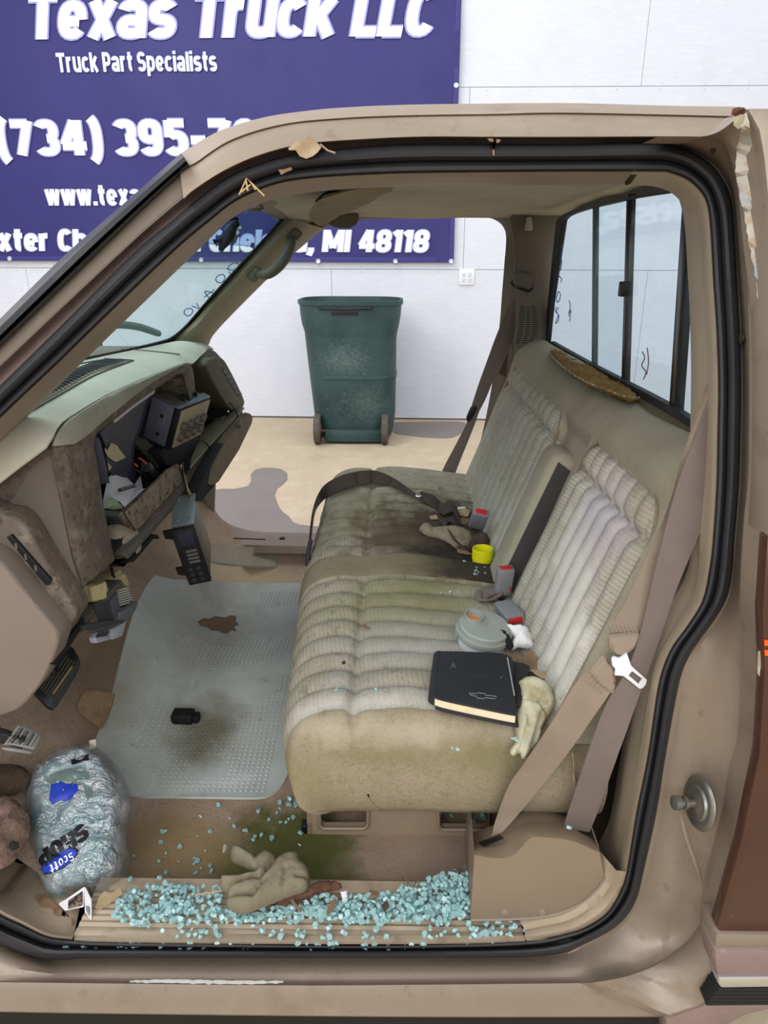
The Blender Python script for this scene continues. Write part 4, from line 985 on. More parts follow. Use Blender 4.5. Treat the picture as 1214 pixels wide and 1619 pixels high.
# ---- backrest
bprof = [(SX(.585), .585), (SX(.62), .62), (SX(.70), .70), (SX(.78), .78), (SX(.86), .86), (SX(.92), .92), (SX(.97) + .0, .97), (SX(1.0) + .004, 1.0), (SX(1.025) + .012, 1.026), (SX(1.04) + .03, 1.042), (.478, 1.046), (.505, 1.028), (.520, 1.0), (.523, .95), (.525, .8), (.52, .6), (.505, .47)]
bp_ = [(v.x, v.z) for v in crom([Vector((x, 0, z)) for x, z in bprof], 170)]
yb = [.120 + (1.490 - .120) * j / 280 for j in range(281)]
ZT, ZSEAM = .968, .908
def rrin(y, z, y0, y1, z1, r):   # inside a panel with rounded top corners: signed depth
    dx = min(y - y0, y1 - y); dz = z1 - z
    if dx < r and dz < r: return r - math.hypot(r - dx, r - dz)
    return min(dx, dz)
def back_pt(x, z, y, i, front):
    a, b = bp_[max(i - 1, 0)], bp_[min(i + 1, len(bp_) - 1)]; tx, tz = b[0] - a[0], b[1] - a[1]; L = math.hypot(tx, tz); nx, nz = -tz / L, tx / L
    d = .004 * noise.noise(Vector((x * 7, y * 7, z * 7)))
    if front:
        for (y0, y1, n) in ((.124, .535, 8), (.750, 1.475, 11)):
            if y0 < y < y1 and z < ZT:
                dd = rrin(y, z, y0, y1, ZT, .07)
                if dd > 0:
                    k = min(1, dd / .02); u = (y - y0) / (y1 - y0) * n
                    if z > ZSEAM: u += .5
                    d += k * .016 * (puff(u) - .45)
                    d -= .014 * exp(-((z - ZSEAM) / .010) ** 2)
                d -= .008 * exp(-((dd) / .006) ** 2)
        if .535 <= y <= .750: d -= .02 * min(1, max(0, (ZT - z) / .03))
        # headrest roll
        d += .010 * exp(-((z - 1.0) / .03) ** 2) * (1 - .8 * exp(-((y - .645) / .1) ** 2))
    d -= .022 * exp(-((y - .50) / .30) ** 2) * max(0, (z - .985) / .07) if z > .985 else 0
    return Vector((x + nx * d, y, z + nz * d))
ftop = max(range(len(bp_)), key=lambda i: bp_[i][1])
bg = [[back_pt(x, z, y, i, i <= ftop) for i, (x, z) in enumerate(bp_)] for y in yb]
def bends(y0, sgn, base):
    out = []
    cz, cx = .78, .42
    for dy, k in ((.006, .99), (.012, .97), (.017, .93), (.020, .85), (.022, .70), (.022, .4)):
        r = []
        for v in base:
            c = Vector((cx + (v.z - .78) * .25, v.y, min(max(v.z, .58), .96)))
            q = c + (v - c) * k; q.y = y0 - sgn * dy; r.append(q)
        out.append(r)
    return out
ne = bends(yb[0], 1, bg[0]); fe = bends(yb[-1], -1, bg[-1])
# ribbed panels use ribbed cloth: split faces by region
def panelface(c): return any(y0 < c.y < y1 and c.z < ZT and rrin(c.y, c.z, y0, y1, ZT, .07) > -.001 for y0, y1 in ((.124, .535), (.750, 1.475))) and c.x < SX(c.z) + .04
me = loft(ne[::-1] + bg + fe)
bm = bmesh.new(); bm.from_mesh(me)
sel = [f for f in bm.faces if panelface(f.calc_center_median())]
bm2 = bm.copy()
bmesh.ops.delete(bm, geom=sel, context='FACES'); bm.to_mesh(me); bm.free()
sp('backrest', me, M_suedeb, 70)
sel2 = [f for f in bm2.faces if not panelface(f.calc_center_median())]
bmesh.ops.delete(bm2, geom=sel2, context='FACES')
for name, lo, hi in (('ribbed_panel', 0, .64), ('ribbed_panel', .64, 2)):
    b3 = bm2.copy(); bmesh.ops.delete(b3, geom=[f for f in b3.faces if not lo < f.calc_center_median().y < hi], context='FACES')
    mm = bpy.data.meshes.new('p'); b3.to_mesh(mm); b3.free(); sp(name, mm, M_fabb, 70)
bm2.free()
# piping around the ribbed panels
for y0, y1 in ((.124, .535), (.750, 1.475)):
    pts = [(y0, .6)] + [(y0, ZT - .07)] + [(y0 + .07 - .07 * cos(a), ZT - .07 + .07 * sin(a)) for a in (pi / 8, pi / 4, 3 * pi / 8)] + [(y0 + .07, ZT), (y1 - .07, ZT)] + [(y1 - .07 + .07 * sin(a), ZT - .07 + .07 * cos(a)) for a in (pi / 8, pi / 4, 3 * pi / 8)] + [(y1, ZT - .07), (y1, .6)]
    sp('piping', tube(crom([Vector((SX(z) + .004, y, z)) for y, z in pts], 60), .0035, 6), M_suede)
# folded centre armrest
AM = frame3((SX(.745) + .016, .668, .738), (0, 1, 0), (.34, 0, .94))
arm = sp('armrest', box((.118, .35, .085), AM, .030, 5), M_suedeb, 60, 'smooth beige centre armrest folded up')
sp('armrest_side', prism([AM @ Vector(v) for v in ((-.0600, -.165, .016), (-.0600, .12, .016), (-.0600, .145, .004), (-.0600, .155, -.03), (-.0600, -.165, -.035))], AM.to_3x3() @ Vector((-.002, 0, 0))), M_char, None, 'charcoal armrest side', arm)
# torn seam with bare foam along the top
fo = pxc([(868, 556), (880, 572), (905, 592), (930, 606), (960, 618), (985, 628), (1008, 632), (1000, 618), (975, 604), (945, 588), (915, 574), (890, 560), (876, 553)], 60)
TP = pl((.455, .3, 1.043), (.455, 1.4, 1.043), (.52, .3, 1.030))
fpts = [P(a, b, plane=TP) for a, b in fo[:-1]]
sp('foam', inflate(fpts, TP[1] if TP[1].z > 0 else -TP[1], .005, .006, .014, .006, .008, 60), M_foam, 60, 'yellow brown foam showing through the torn top seam')
rg = [P(a, b + 1.2 * sin(a * .9) + 1.0 * noise.noise(Vector((a * .3, 0, 0))), plane=TP) + Vector((0, 0, .006)) for a, b in pxc([(866, 556), (878, 574), (905, 596), (930, 610), (960, 622), (985, 631), (1010, 634)], 60)]
sp('torn_edge', tube(rg, [.0014 + .0008 * noise.noise(Vector((i * .7, 0, 0))) for i in range(60)], 6), M_suedeb)
# ---- base trim with two openings, dark rails inside
YB_ = .275
o_ = [P(a, b, Y=YB_) for a, b in ((486, 1232), (786, 1240), (786, 1300), (770, 1322), (700, 1325), (500, 1326), (488, 1318), (485, 1300))]
h1 = [P(a, b, Y=YB_) for a, b in rrect(543.5, 1284, 36.5, 23, 8, 3)]
h2 = [P(a, b, Y=YB_) for a, b in rrect(733, 1289, 38, 20, 8, 3)]
sp('seat_base', prism_hole(o_, [h1, h2], (0, .012, 0)), M_base, 30)
for hh in (h1, h2):
    c = sum(hh, Vector()) / len(hh)
    rim = [c + (v - c) * 1.05 + Vector((0, -.003, 0)) for v in hh]
    sp('opening_rim', tube(rim + [rim[0]], .004, 6, False), M_base)
sp('seat_base', box((.30, .01, .12), Matrix.Translation((.02, .42, .285))), M_dark, None, 'dark inner seat base')
sp('seat_base', prism([P(486, 1232, Y=YB_), P(486, 1322, Y=YB_), P(486, 1322, Y=YB_) + Vector((0, .9, 0)), P(486, 1232, Y=YB_) + Vector((0, .9, 0))], (.01, 0, 0)), M_base, None)
for y in (1302, 1247):
    sp('mounting_tab', box((.012, .02, .022), Matrix.Translation(P(482, y + 5, Y=YB_ + .01)), .002), M_black)
sp('rail_or_shade_box', box((.56, 1.1, .02), Matrix.Translation((.1, .86, .385))), M_dark, None)
sp('seat_leg', box((.5, .04, .15), Matrix.Translation((.1, 1.4, .31))), M_dark, None)
# cushion strap showing at the front edge
sp('edge_binding', tube([P(a, b, Y=y) for a, b, y in ((491, 855, .90), (487, 875, .84), (486, 893, .79))], .006, 6), M_char)
# ================================================================= DASHBOARD
from mathutils.bvhtree import BVHTree
M_dtop = mk('dusty_sage_dash_top', (188, 186, 170), .85, layers=((4, (196, 196, 180), .45, .7, .6), (12, (166, 160, 142), .5, .75, .5), (60, (200, 198, 184), .6, .78, .3)), bump=.2, bscale=300)
M_dash = mk('grimy_brown_grey_dash', (96, 86, 77), .75, layers=((9, (76, 67, 58), .42, .68, .75), (34, (128, 118, 106), .5, .66, .65), (90, (58, 49, 41), .54, .64, .65)), bump=.35, bscale=260)
M_dash2 = mk('plain_brown_grey_dash', (88, 82, 75), .7, layers=((5, (80, 75, 67), .45, .75, .5),), bump=.15, bscale=400)
M_lip = mk('sage_brown_hood_top', (146, 143, 128), .8, layers=((8, (112, 106, 92), .45, .7, .6), (40, (150, 150, 132), .55, .75, .4)), bump=.25, bscale=280)
M_speck = mk('speckled_dirty_pad', (128, 116, 100), .85, layers=((70, (44, 38, 32), .54, .62, .9), (24, (86, 74, 62), .5, .66, .7), (9, (142, 130, 112), .5, .75, .5)), bump=.4, bscale=200)
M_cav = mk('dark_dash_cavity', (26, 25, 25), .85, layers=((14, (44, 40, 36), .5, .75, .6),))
M_lens = mk('dark_blue_smoked_lens', (40, 42, 60), .5, layers=((6, (62, 64, 84), .45, .75, .6), (30, (28, 30, 44), .55, .75, .5)), spec=.25)
M_white = mk('aged_white_plastic', (186, 184, 190), .5, layers=((14, (150, 146, 140), .5, .75, .5),))
M_cream = mk('cream_torn_card', (172, 162, 134), .85, layers=((30, (150, 138, 110), .5, .75, .5),))
M_mod = mk('purple_grey_metal', (104, 100, 116), .5, .3, layers=((16, (88, 84, 98), .45, .75, .6), (90, (122, 118, 130), .6, .8, .3)))
M_modt = mk('brown_grey_metal', (92, 86, 80), .6, .2, layers=((16, (74, 68, 62), .45, .75, .6),))
M_silv = mk('galvanised_steel', (138, 150, 154), .38, .6, layers=((9, (110, 122, 128), .45, .7, .6), (24, (166, 176, 180), .55, .75, .4)))
M_beige = mk('beige_face_plate', (150, 138, 116), .6, layers=((24, (120, 108, 90), .5, .75, .5),))
M_wire = mk('dark_wire', (30, 28, 27), .5); M_wtan = mk('yellow_wire', (160, 146, 96), .5); M_wred = mk('red_wire', (176, 72, 56), .5)
dash = thing('dashboard', 'stripped sage and brown dashboard with open instrument cavity', 'dashboard', (-.55, .8, .9))
def dp_(name, me, m, smooth=40, label=None, par=None): return link(name, me, m, par or dash, None, smooth, label)
nT = 70
back = crom([P(-160, 640, plane=WSP), P(-60, 612, plane=WSP), P(0, 602, plane=WSP), P(60, 592, plane=WSP), P(115, 575, plane=WSP), P(200, 557, plane=WSP), P(258, 544, plane=WSP), wsp(276, 542), wsp(296, 548)], nT)
fr_px = [(-60, 812, .125), (0, 763, .13), (38, 732, .13)]
front = crom([P(a, b, Y=y) for a, b, y in fr_px] + [P(a, b, X=x) for a, b, x in ((76, 702, -.478), (92, 675, -.480), (110, 659, -.482), (180, 618, -.482), (250, 588, -.480), (292, 574, -.478), (305, 574, -.50), (318, 562, -.54), (331, 551, -.575), (338, 552, -.59))], nT)
rows = []
for k in range(15):
    t = k / 14; rows.append([a.lerp(b, t) + Vector((0, 0, .018 * sin(pi * t) ** .8)) for a, b in zip(back, front)])
top_me = loft(rows)
bm = bmesh.new(); bm.from_mesh(top_me); BT = BVHTree.FromBMesh(bm); bm.free()
dp_('dash_top', thick(top_me, .004), M_dtop, 60, 'dusty sage dash top')
def ont(px, py, off=.001):
    h, n, _, _ = BT.ray_cast(CAM, ray(px, py).normalized())
    if h is None: return P(px, py, Z=1.03)
    return h + Vector((0, 0, off))
# defroster grille
lo = pxc([(205, 572), (148, 590), (94, 620), (36, 653)], 32); hi = pxc([(166, 570), (128, 582), (82, 604), (20, 640)], 32)
gg = dp_('defrost_grille', thick(loft([[ont(a, b, .002) for a, b in lerp2(lo, hi, t)] for t in (-.03, .25, .5, .75, 1.03)]), .003), M_lip, 40)
sl = []
for i in range(0, 31):
    for a0, a1 in ((0.04, .96),):
        q = [ont(*lerp2([lo[i]], [hi[i]], a0)[0], .004), ont(*lerp2([lo[i]], [hi[i]], a1)[0], .004)]
        j = lerp2([lo[i]], [lo[min(i + 1, 31)]], .55)[0]; j2 = lerp2([hi[i]], [hi[min(i + 1, 31)]], .55)[0]
        q += [ont(*lerp2([j], [j2], a1)[0], .004), ont(*lerp2([j], [j2], a0)[0], .004)]
        sl.append(prism(q, (0, 0, .001)))
o = dp_('grille_slots', join(*sl), M_black, None, None, gg); o['kind'] = 'stuff'
# outline groove round the grille and the seam near the windshield
for pts in ([(211, 570.5), (172, 569), (120, 578), (70, 598)], [(211, 570.5), (150, 594), (96, 624), (30, 662)]):
    dp_('seam', tube([ont(a, b, .001) for a, b in pxc(pts, 20)], .0016, 5), M_dash2)
dp_('seam', tube([ont(a, b, .001) for a, b in pxc([(192, 552), (240, 556), (284, 561)], 14)], .0016, 5), M_dash2)
# hood of the instrument opening
O_ = [(126, 931), (112, 880), (96, 800), (83, 735), (78, 712), (82, 692), (94, 674), (112, 658), (180, 618), (250, 588), (288, 576), (300, 577), (306, 590), (311, 645)]
I_ = [(181, 886), (176, 860), (164, 800), (154, 735), (149, 706), (150, 692), (158, 682), (176, 667), (228, 628), (270, 599), (284, 592), (287, 593), (290, 600), (300, 640)]
op, ip_ = pxc(O_, 110), pxc(I_, 110)
def hx(px, X): return [P(a, b, X=X) for a, b in px]
rows = [[v + Vector((-.12, .0, -.012)) for v in hx(op, -.485)], hx(op, -.490), hx(lerp2(op, ip_, .10), -.476), hx(lerp2(op, ip_, .3), -.470), hx(lerp2(op, ip_, .75), -.470), hx(lerp2(op, ip_, .93), -.474), hx(ip_, -.482)]
rows.append([v + Vector((-.10, .004, 0)) for v in rows[-1]])
dp_('cluster_hood', loft(rows), M_dash, 45, 'speckled brown instrument hood')
# sage top skin of the hood
hb1 = pxc([(79, 706), (83, 690), (94, 674), (112, 658), (180, 617), (250, 587), (289, 575)], 60); hb2 = pxc([(118, 702), (136, 690), (148, 680), (168, 662), (232, 611), (268, 589), (292, 577)], 60)
dp_('hood_skin', loft([[P(a, b, X=-.491) for a, b in lerp2(hb1, hb2, 0)], [P(a, b, X=-.474) for a, b in lerp2(hb1, hb2, .12)], [P(a, b, X=-.468) for a, b in lerp2(hb1, hb2, .4)], [P(a, b, X=-.4675) for a, b in lerp2(hb1, hb2, 1.0)]]), M_lip, 60)
dp_('side_panel', prism([P(a, b, Y=.16) for a, b in ((-60, 812), (0, 763), (38, 732), (77, 705), (84, 740), (97, 800), (113, 880), (128, 931), (108, 995), (40, 880), (-60, 800))], (0, .02, 0), .004), M_dash2, 30)
# near end cap with its slotted vent, and the lower tan panel
ec = dp_('end_cap', prism([P(a, b, Y=.115) for a, b in pxc([(-60, 788), (-30, 800), (0, 814), (16, 816), (34, 828), (54, 858), (76, 896), (116, 960), (122, 975), (110, 992), (94, 1012), (40, 985), (-60, 900)], 50)], (0, .05, 0), .008, 3), M_dash, 30, 'grimy brown dash end cap')
dp_('vent', prism([P(a, b, Y=.109) for a, b in ((10, 850), (17, 846), (80, 918), (78, 925), (72, 926))], (0, .02, 0), .001), M_black, None, 'black slotted side vent', ec)
for a, b in ((25, 862), (40, 879), (56, 897)):
    dp_('vent_divider', box((.003, .003, .009), Matrix.Translation(P(a + 1, b + 1, Y=.1085))), M_dash2, None, None, ec)
dp_('lower_end_panel', prism([P(a, b, Y=.075) for a, b in pxc([(-80, 850), (-40, 868), (0, 889), (40, 938), (88, 996), (93, 1008), (90, 1025), (82, 1048), (66, 1080), (46, 1106), (30, 1122), (10, 1131), (-40, 1146), (-80, 1155)], 50)], (0, .05, 0), .008, 3), mk('mauve_tan_plastic', (118, 106, 97), .55, layers=((5, (108, 96, 88), .45, .75, .5),), bump=.1, bscale=420), 30, 'plain tan lower end panel')
dp_('lower_edge_strip', prism([P(a, b, X=-.50) for a, b in ((96, 1034), (150, 962), (192, 916), (196, 924), (150, 974), (100, 1038))], (-.03, 0, 0), .002), M_dash2, 30)
dp_('lower_edge_strip', prism([P(a, b, X=-.495) for a, b in ((82, 1050), (126, 985), (132, 976), (134, 984), (92, 1052))], (-.004, 0, 0)), M_black, None)
# cavity behind the opening
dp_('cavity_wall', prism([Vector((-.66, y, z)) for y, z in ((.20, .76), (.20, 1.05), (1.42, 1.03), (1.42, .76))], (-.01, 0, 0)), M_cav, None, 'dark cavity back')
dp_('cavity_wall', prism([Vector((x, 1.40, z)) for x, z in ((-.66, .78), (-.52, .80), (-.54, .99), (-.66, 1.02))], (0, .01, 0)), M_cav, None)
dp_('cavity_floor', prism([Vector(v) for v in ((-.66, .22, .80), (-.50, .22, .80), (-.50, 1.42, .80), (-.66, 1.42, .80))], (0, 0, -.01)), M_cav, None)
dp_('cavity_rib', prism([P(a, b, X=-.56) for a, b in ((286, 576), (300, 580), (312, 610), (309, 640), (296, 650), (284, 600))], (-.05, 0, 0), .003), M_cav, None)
# lower pad block, trim rail, ledge
pb_ = [[P(a, b, X=x) for a, b, x in r] for r in (
  ((182, 812, -.53), (194, 810, -.50), (197, 811, -.490), (215, 838, -.488), (218, 842, -.50)),
  ((226, 778, -.53), (228, 776, -.50), (231, 778, -.489), (252, 800, -.487), (255, 804, -.50)),
  ((262, 744, -.53), (262, 742, -.50), (265, 743, -.489), (280, 768, -.487), (283, 773, -.50)),
  ((278, 735, -.53), (280, 733, -.50), (284, 736, -.490), (289, 760, -.488), (290, 765, -.50)))]
dp_('lower_pad', loft(pb_, False), M_speck, 30, 'speckled dirty lower pad')
dp_('lower_pad', prism([P(a, b, X=-.495) for a, b in ((194, 809), (216, 837), (210, 838), (190, 814))], (-.03, 0, 0)), M_speck, 30)
def rail(px_a, px_b, X, d, name, m, bev=.003): return dp_(name, prism([P(a, b, X=X) for a, b in px_a + px_b[::-1]], (d, 0, 0), bev), m, 30)
rail([(200, 874), (232, 838), (300, 762), (385, 655)], [(204, 884), (240, 844), (306, 771), (391, 662)], -.478, -.03, 'trim_rail', M_dash2)
rail([(192, 884), (232, 831), (296, 758), (382, 648)], [(198, 880), (233, 840), (300, 765), (386, 656)], -.486, -.03, 'trim_rail', M_dash)
rail([(196, 896), (206, 884), (242, 844), (250, 846)], [(183, 893), (212, 888), (244, 850), (252, 852)], -.484, -.02, 'trim_rail', M_cav, 0)
dp_('bracket', prism([P(a, b, X=-.50) for a, b in ((165, 806), (192, 808), (216, 838), (214, 846), (188, 818), (167, 816))], (-.03, 0, 0), .002), mk('grey_bracket', (66, 66, 66), .6), 30)
dp_('ledge', prism([P(a, b, X=x) for a, b, x in ((300, 718, -.56), (318, 684, -.56), (346, 655, -.56), (372, 648, -.54), (386, 643, -.486), (324, 710, -.486), (300, 738, -.486))], (0, 0, -.008), .002), mk('sage_ledge', (128, 124, 106), .8, layers=((12, (108, 102, 86), .45, .7, .6),)), 30, 'sage ledge')
dp_('ledge_end', prism([P(a, b, X=-.585) for a, b in ((308, 586), (322, 590), (334, 612), (347, 640), (345, 656), (338, 658), (318, 612))], (-.02, .02, 0), .002), mk('grey_green_panel', (84, 84, 72), .8, layers=((12, (68, 66, 58), .45, .7, .6),)), 30)
# passenger vent pod
pod = dp_('vent_pod', prism([P(a, b, X=-.505) for a, b in pxc([(326, 578), (328, 571), (338, 566), (350, 565), (357, 572), (372, 600), (384, 626), (387, 637), (384, 645), (376, 650), (362, 644), (344, 616), (330, 590)], 40)], (-.10, .0, .0), .014, 3), mk('olive_brown_pod', (88, 84, 68), .75, layers=((12, (70, 66, 54), .45, .7, .7), (50, (104, 100, 84), .58, .75, .4)), bump=.2, bscale=260), 40, 'olive brown passenger side vent pod')
dp_('vent', prism([P(a, b, X=-.5035) for a, b in ((351, 584), (356, 582), (382, 622), (381, 627), (376, 626))], (-.002, 0, 0)), M_black, None, 'black louvred vent', pod)
for k in range(6):
    t = k / 5; a0, b0, a1, b1 = 352.5 + t * 25, 585 + t * 40, 356 + t * 25.5, 582.5 + t * 40
    dp_('louver', tube([P(a0, b0, X=-.502), P(a1, b1, X=-.502)], .0014, 5), pod.data.materials[0], 40, None, pod)
dp_('dash_end', prism([P(a, b, X=-.56) for a, b in ((300, 575), (318, 562), (332, 551), (341, 556), (350, 566), (340, 572), (322, 580), (304, 590))], (-.1, 0, -.01), .002), M_dash2, 30)
# instrument housing: smoked lens, torn card, white lower shroud
def lens_pt(a, b, o=0.0): return P(a, b, plane=LP) + LP[1] * o
LP = pl(P(166, 678, X=-.50), P(240, 616, X=-.52), P(225, 770, X=-.56))
if LP[1].x < 0: LP = (LP[0], -LP[1])
hs = dp_('cluster_housing', prism([lens_pt(a, b) for a, b in pxc([(158, 684), (176, 667), (239, 616), (241, 619), (232, 640), (221, 676), (211, 700), (209, 728), (213, 752), (216, 770), (196, 766), (172, 742), (168, 706)], 60)], LP[1] * -.003), M_lens, None, 'smoked dark blue instrument lens')
dp_('lens_rim', prism([lens_pt(a, b, .001) for a, b in ((176, 664), (238, 614), (242, 617), (240, 622), (205, 646), (178, 668))], LP[1] * .004, .001), M_white, 30, 'pale lens edge', hs)
dp_('lens_rim', tube([lens_pt(a, b, .001) for a, b in pxc([(240, 620), (230, 645), (220, 678), (211, 702), (209, 728), (213, 752), (217, 772)], 24)], .0022, 6), M_lens, 40, None, hs)
dp_('torn_card', prism([lens_pt(a, b, .0015) for a, b in ((164, 708), (168, 712), (174, 700), (182, 703), (190, 714), (197, 723), (186, 728), (183, 730), (178, 729), (170, 723), (165, 715))], LP[1] * .001), M_cream, None, 'torn cream card', hs)
dp_('torn_card', prism([lens_pt(a, b, .0015) for a, b in ((169, 732), (175, 738), (170, 744))], LP[1] * .001), M_cream, None, None, hs)
dp_('housing_side', prism([P(a, b, X=-.505) for a, b in ((146, 692), (156, 686), (160, 700), (170, 742), (174, 764), (160, 766), (152, 730))], (-.03, 0, 0), .002), M_lens, 30)
dp_('shroud', loft([[P(a, b, X=x) for a, b, x in r] for r in (((170, 757, -.53), (180, 745, -.53), (197, 752, -.54), (212, 766, -.54), (222, 752, -.54)), ((163, 790, -.51), (176, 776, -.51), (196, 780, -.51), (212, 776, -.51), (226, 774, -.51)), ((164, 806, -.50), (176, 786, -.50), (190, 794, -.497), (197, 802, -.497), (230, 772, -.50)))]), M_white, 40, 'aged white lower shroud')
dp_('green_cover', inflate([P(a, b, X=-.497) for a, b in pxc([(165, 804), (170, 790), (177, 787), (186, 794), (194, 803), (180, 806)], 24)], (1, 0, 0), .008, .002, .01, .005), mk('pale_green_cover', (118, 136, 110), .6), 40)
dp_('shift_pointer', tube([P(189, 775, X=-.495), P(212, 768, X=-.50)], .0035, 6), M_black)
# steering column stub below the cluster
cs = P(188, 858, X=-.52)
dp_('column_stub', lathe([(.0, .03), (.028, .03), (.036, .022), (.038, .0), (.036, -.10)], Matrix.Translation(cs) @ Vector((.78, -.1, .5)).to_track_quat('Z', 'Y').to_matrix().to_4x4(), 24), mk('tan_column_shroud', (146, 134, 116), .6, layers=((14, (128, 116, 100), .5, .75, .5),)), 50, 'tan steering column end')
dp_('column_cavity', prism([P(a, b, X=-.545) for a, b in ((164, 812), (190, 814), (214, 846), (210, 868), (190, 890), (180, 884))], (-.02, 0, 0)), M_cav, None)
# dark brackets and wiring inside the cavity
def wires(pts_list, r, m, name='wire'):
    for pts in pts_list: dp_(name, tube(crom([P(a, b, X=x) for a, b, x in pts], 18), r, 6), m, 60)
wires([((213, 700, -.53), (222, 712, -.53), (238, 722, -.53), (250, 740, -.52)), ((214, 742, -.53), (226, 750, -.53), (236, 758, -.53)), ((226, 716, -.52), (240, 730, -.52), (250, 750, -.52)), ((256, 716, -.53), (262, 705, -.53), (264, 700, -.53)), ((320, 697, -.48), (328, 703, -.48), (334, 716, -.48), (336, 729, -.48)), ((326, 590, -.57), (344, 612, -.54), (366, 640, -.50), (375, 655, -.485), (378, 668, -.48))], .0022, M_wire)
wires([((286, 735, -.485), (292, 755, -.47), (296, 770, -.455), (301, 781, -.45))], .0018, M_wtan); wires([((288, 732, -.486), (290, 752, -.47), (294, 772, -.455), (298, 783, -.45)), ((284, 738, -.486), (290, 760, -.47), (297, 782, -.45))], .0022, M_wire)
wires([((219, 724, -.52), (226, 728, -.515), (232, 734, -.515)), ((213, 733, -.52), (218, 738, -.515))], .0016, M_wred, 'red_wire')
dp_('connector', box((.02, .06, .025), frame3(P(236, 746, X=-.53), (1, 0, 0), (0, .7, -.6)), .003), M_black, 30)
dp_('bracket', prism([P(a, b, X=-.56) for a, b in ((214, 690), (232, 694), (236, 700), (252, 708), (262, 712), (256, 724), (232, 716), (213, 704))], (-.02, 0, 0), .002), mk('dull_bracket', (70, 66, 60), .7), 30)
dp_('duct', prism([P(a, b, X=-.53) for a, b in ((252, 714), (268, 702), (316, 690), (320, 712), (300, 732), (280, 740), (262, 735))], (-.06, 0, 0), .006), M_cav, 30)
# pale tube end on the ledge
dp_('ledge_tube', tube([P(352, 663, X=-.53), P(374, 642, X=-.53)], .0045, 8), M_white)
# dropped glovebox panel
gl_ = thing('glovebox_door', 'brown glovebox door hanging open below the passenger end of the dashboard', 'glovebox door', P(360, 710, X=-.47))
GM = mk('brown_panel', (112, 96, 76), .8, layers=((8, (92, 78, 60), .42, .7, .7), (40, (130, 114, 92), .58, .75, .4)), bump=.2, bscale=300)
link('door_panel', prism([P(a, b, X=x) for a, b, x in ((396, 654, -.45), (400, 660, -.445), (398, 670, -.445), (378, 712, -.44), (346, 762, -.43), (336, 768, -.43), (330, 764, -.44), (352, 706, -.46), (362, 690, -.46), (386, 662, -.46))], (-.02, .004, .004), .003), GM, gl_, None, 30)
link('door_liner', prism([P(a, b, X=x) for a, b, x in ((353, 700, -.462), (358, 716, -.455), (346, 760, -.44), (320, 792, -.43), (312, 792, -.43), (311, 780, -.44), (330, 735, -.46))], (-.03, .004, .0), .003), M_cav, gl_, None, 30, 'black liner')
link('latch', box((.012, .03, .016), frame3(P(379, 668, X=-.455), (1, 0, 0), (0, .8, .5)), .003), mk('olive_latch', (104, 102, 84), .6), gl_, None, 30)

# ---- loose climate control module sitting tilted in the opening
def boxthing(o, ex, ey, dims): return frame3(o, ex, ey), dims
MO, MD = boxthing((-.508, .840, .932), (.268, .963, .020), (.348, -.116, .930), (.141, .100, .073))
mod = thing('control_module', 'grey metal box with beige knobbed face, tilted loose in the dash opening', 'control module', MO.translation)
def md(name, me, m, smooth=30, label=None, par=None): return link(name, me, m, par or mod, None, smooth, label)
md('housing', box((.137, .104, .060), MO @ Matrix.Translation((0, 0, -.010)), .003), M_mod)
md('top_plate', box((.12, .003, .05), MO @ Matrix.Translation((0, .0535, -.012)), .001), M_modt)
md('front_frame', box((.141, .108, .014), MO @ Matrix.Translation((0, 0, .026)), .003), M_black)
md('face_plate', box((.128, .096, .004), MO @ Matrix.Translation((0.003, 0, .0345)), .001), M_beige)
md('silver_rim', box((.14, .004, .02), MO @ Matrix.Translation((0, .054, .022)), .001), M_silv)
for k in range(4):
    md('cooling_fin', prism([MO @ Vector(v) for v in ((-.03 + k * .018, .0545, .02), (-.024 + k * .018, .066, .015), (-.018 + k * .018, .0545, -.014))], MO.to_3x3() @ Vector((.004, 0, 0))), M_black, None)
for ix in range(2):
    for k in range(4):
        md('knob', lathe([(.0, .010), (.009, .010), (.011, .006), (.0115, 0)], MO @ Matrix.Translation((-.045 + k * .03, -.022 + ix * .028, .037)) @ Matrix.Rotation(.3, 4, 'Y'), 12), M_modt)
sd = md('side_bracket', box((.003, .07, .022), MO @ Matrix.Translation((-.07, -.004, -.004)), .001), M_mod)
for yy in (-.026, .02): md('bracket_hole', box((.002, .008, .008), MO @ Matrix.Translation((-.072, yy, -.004))), M_black, None, None, sd)
# ---- radio hanging by its wires
RO, RD = boxthing((-.443, .644, .700), (.098, .276, -.956), (.974, .169, .149), (.151, .048, .136))
rad = thing('car_radio', 'dark faced car radio hanging by wires below the dash', 'car radio', RO.translation)
def rd(name, me, m, smooth=30, label=None, par=None): return link(name, me, m, par or rad, None, smooth, label)
M_rcase = mk('grey_radio_case', (116, 110, 100), .5, .4, layers=((12, (98, 92, 82), .45, .7, .6),))
rd('case', box((.147, .047, .122), RO @ Matrix.Translation((0, 0, -.006)), .002), M_rcase)
rd('end_plate', box((.003, .048, .116), RO @ Matrix.Translation((-.0750, 0, -.008)), .001), M_silv, 30, 'galvanised end plate')
rd('face', box((.152, .050, .014), RO @ Matrix.Translation((0, 0, .061)), .003), M_black)
rd('display', box((.035, .030, .002), RO @ Matrix.Translation((-.052, .002, .0685)), .0006), M_lens)
for k in range(4): rd('button', box((.006, .024, .003), RO @ Matrix.Translation((-.018 + k * .010, .004, .0685)), .001), mk('grey_button', (84, 84, 84), .5))
for k in range(3):
    for j in range(2): rd('button', box((.010, .010, .003), RO @ Matrix.Translation((.032 + k * .015, -.010 + j * .018, .0685)), .001), mk('dark_button', (44, 44, 46), .5))
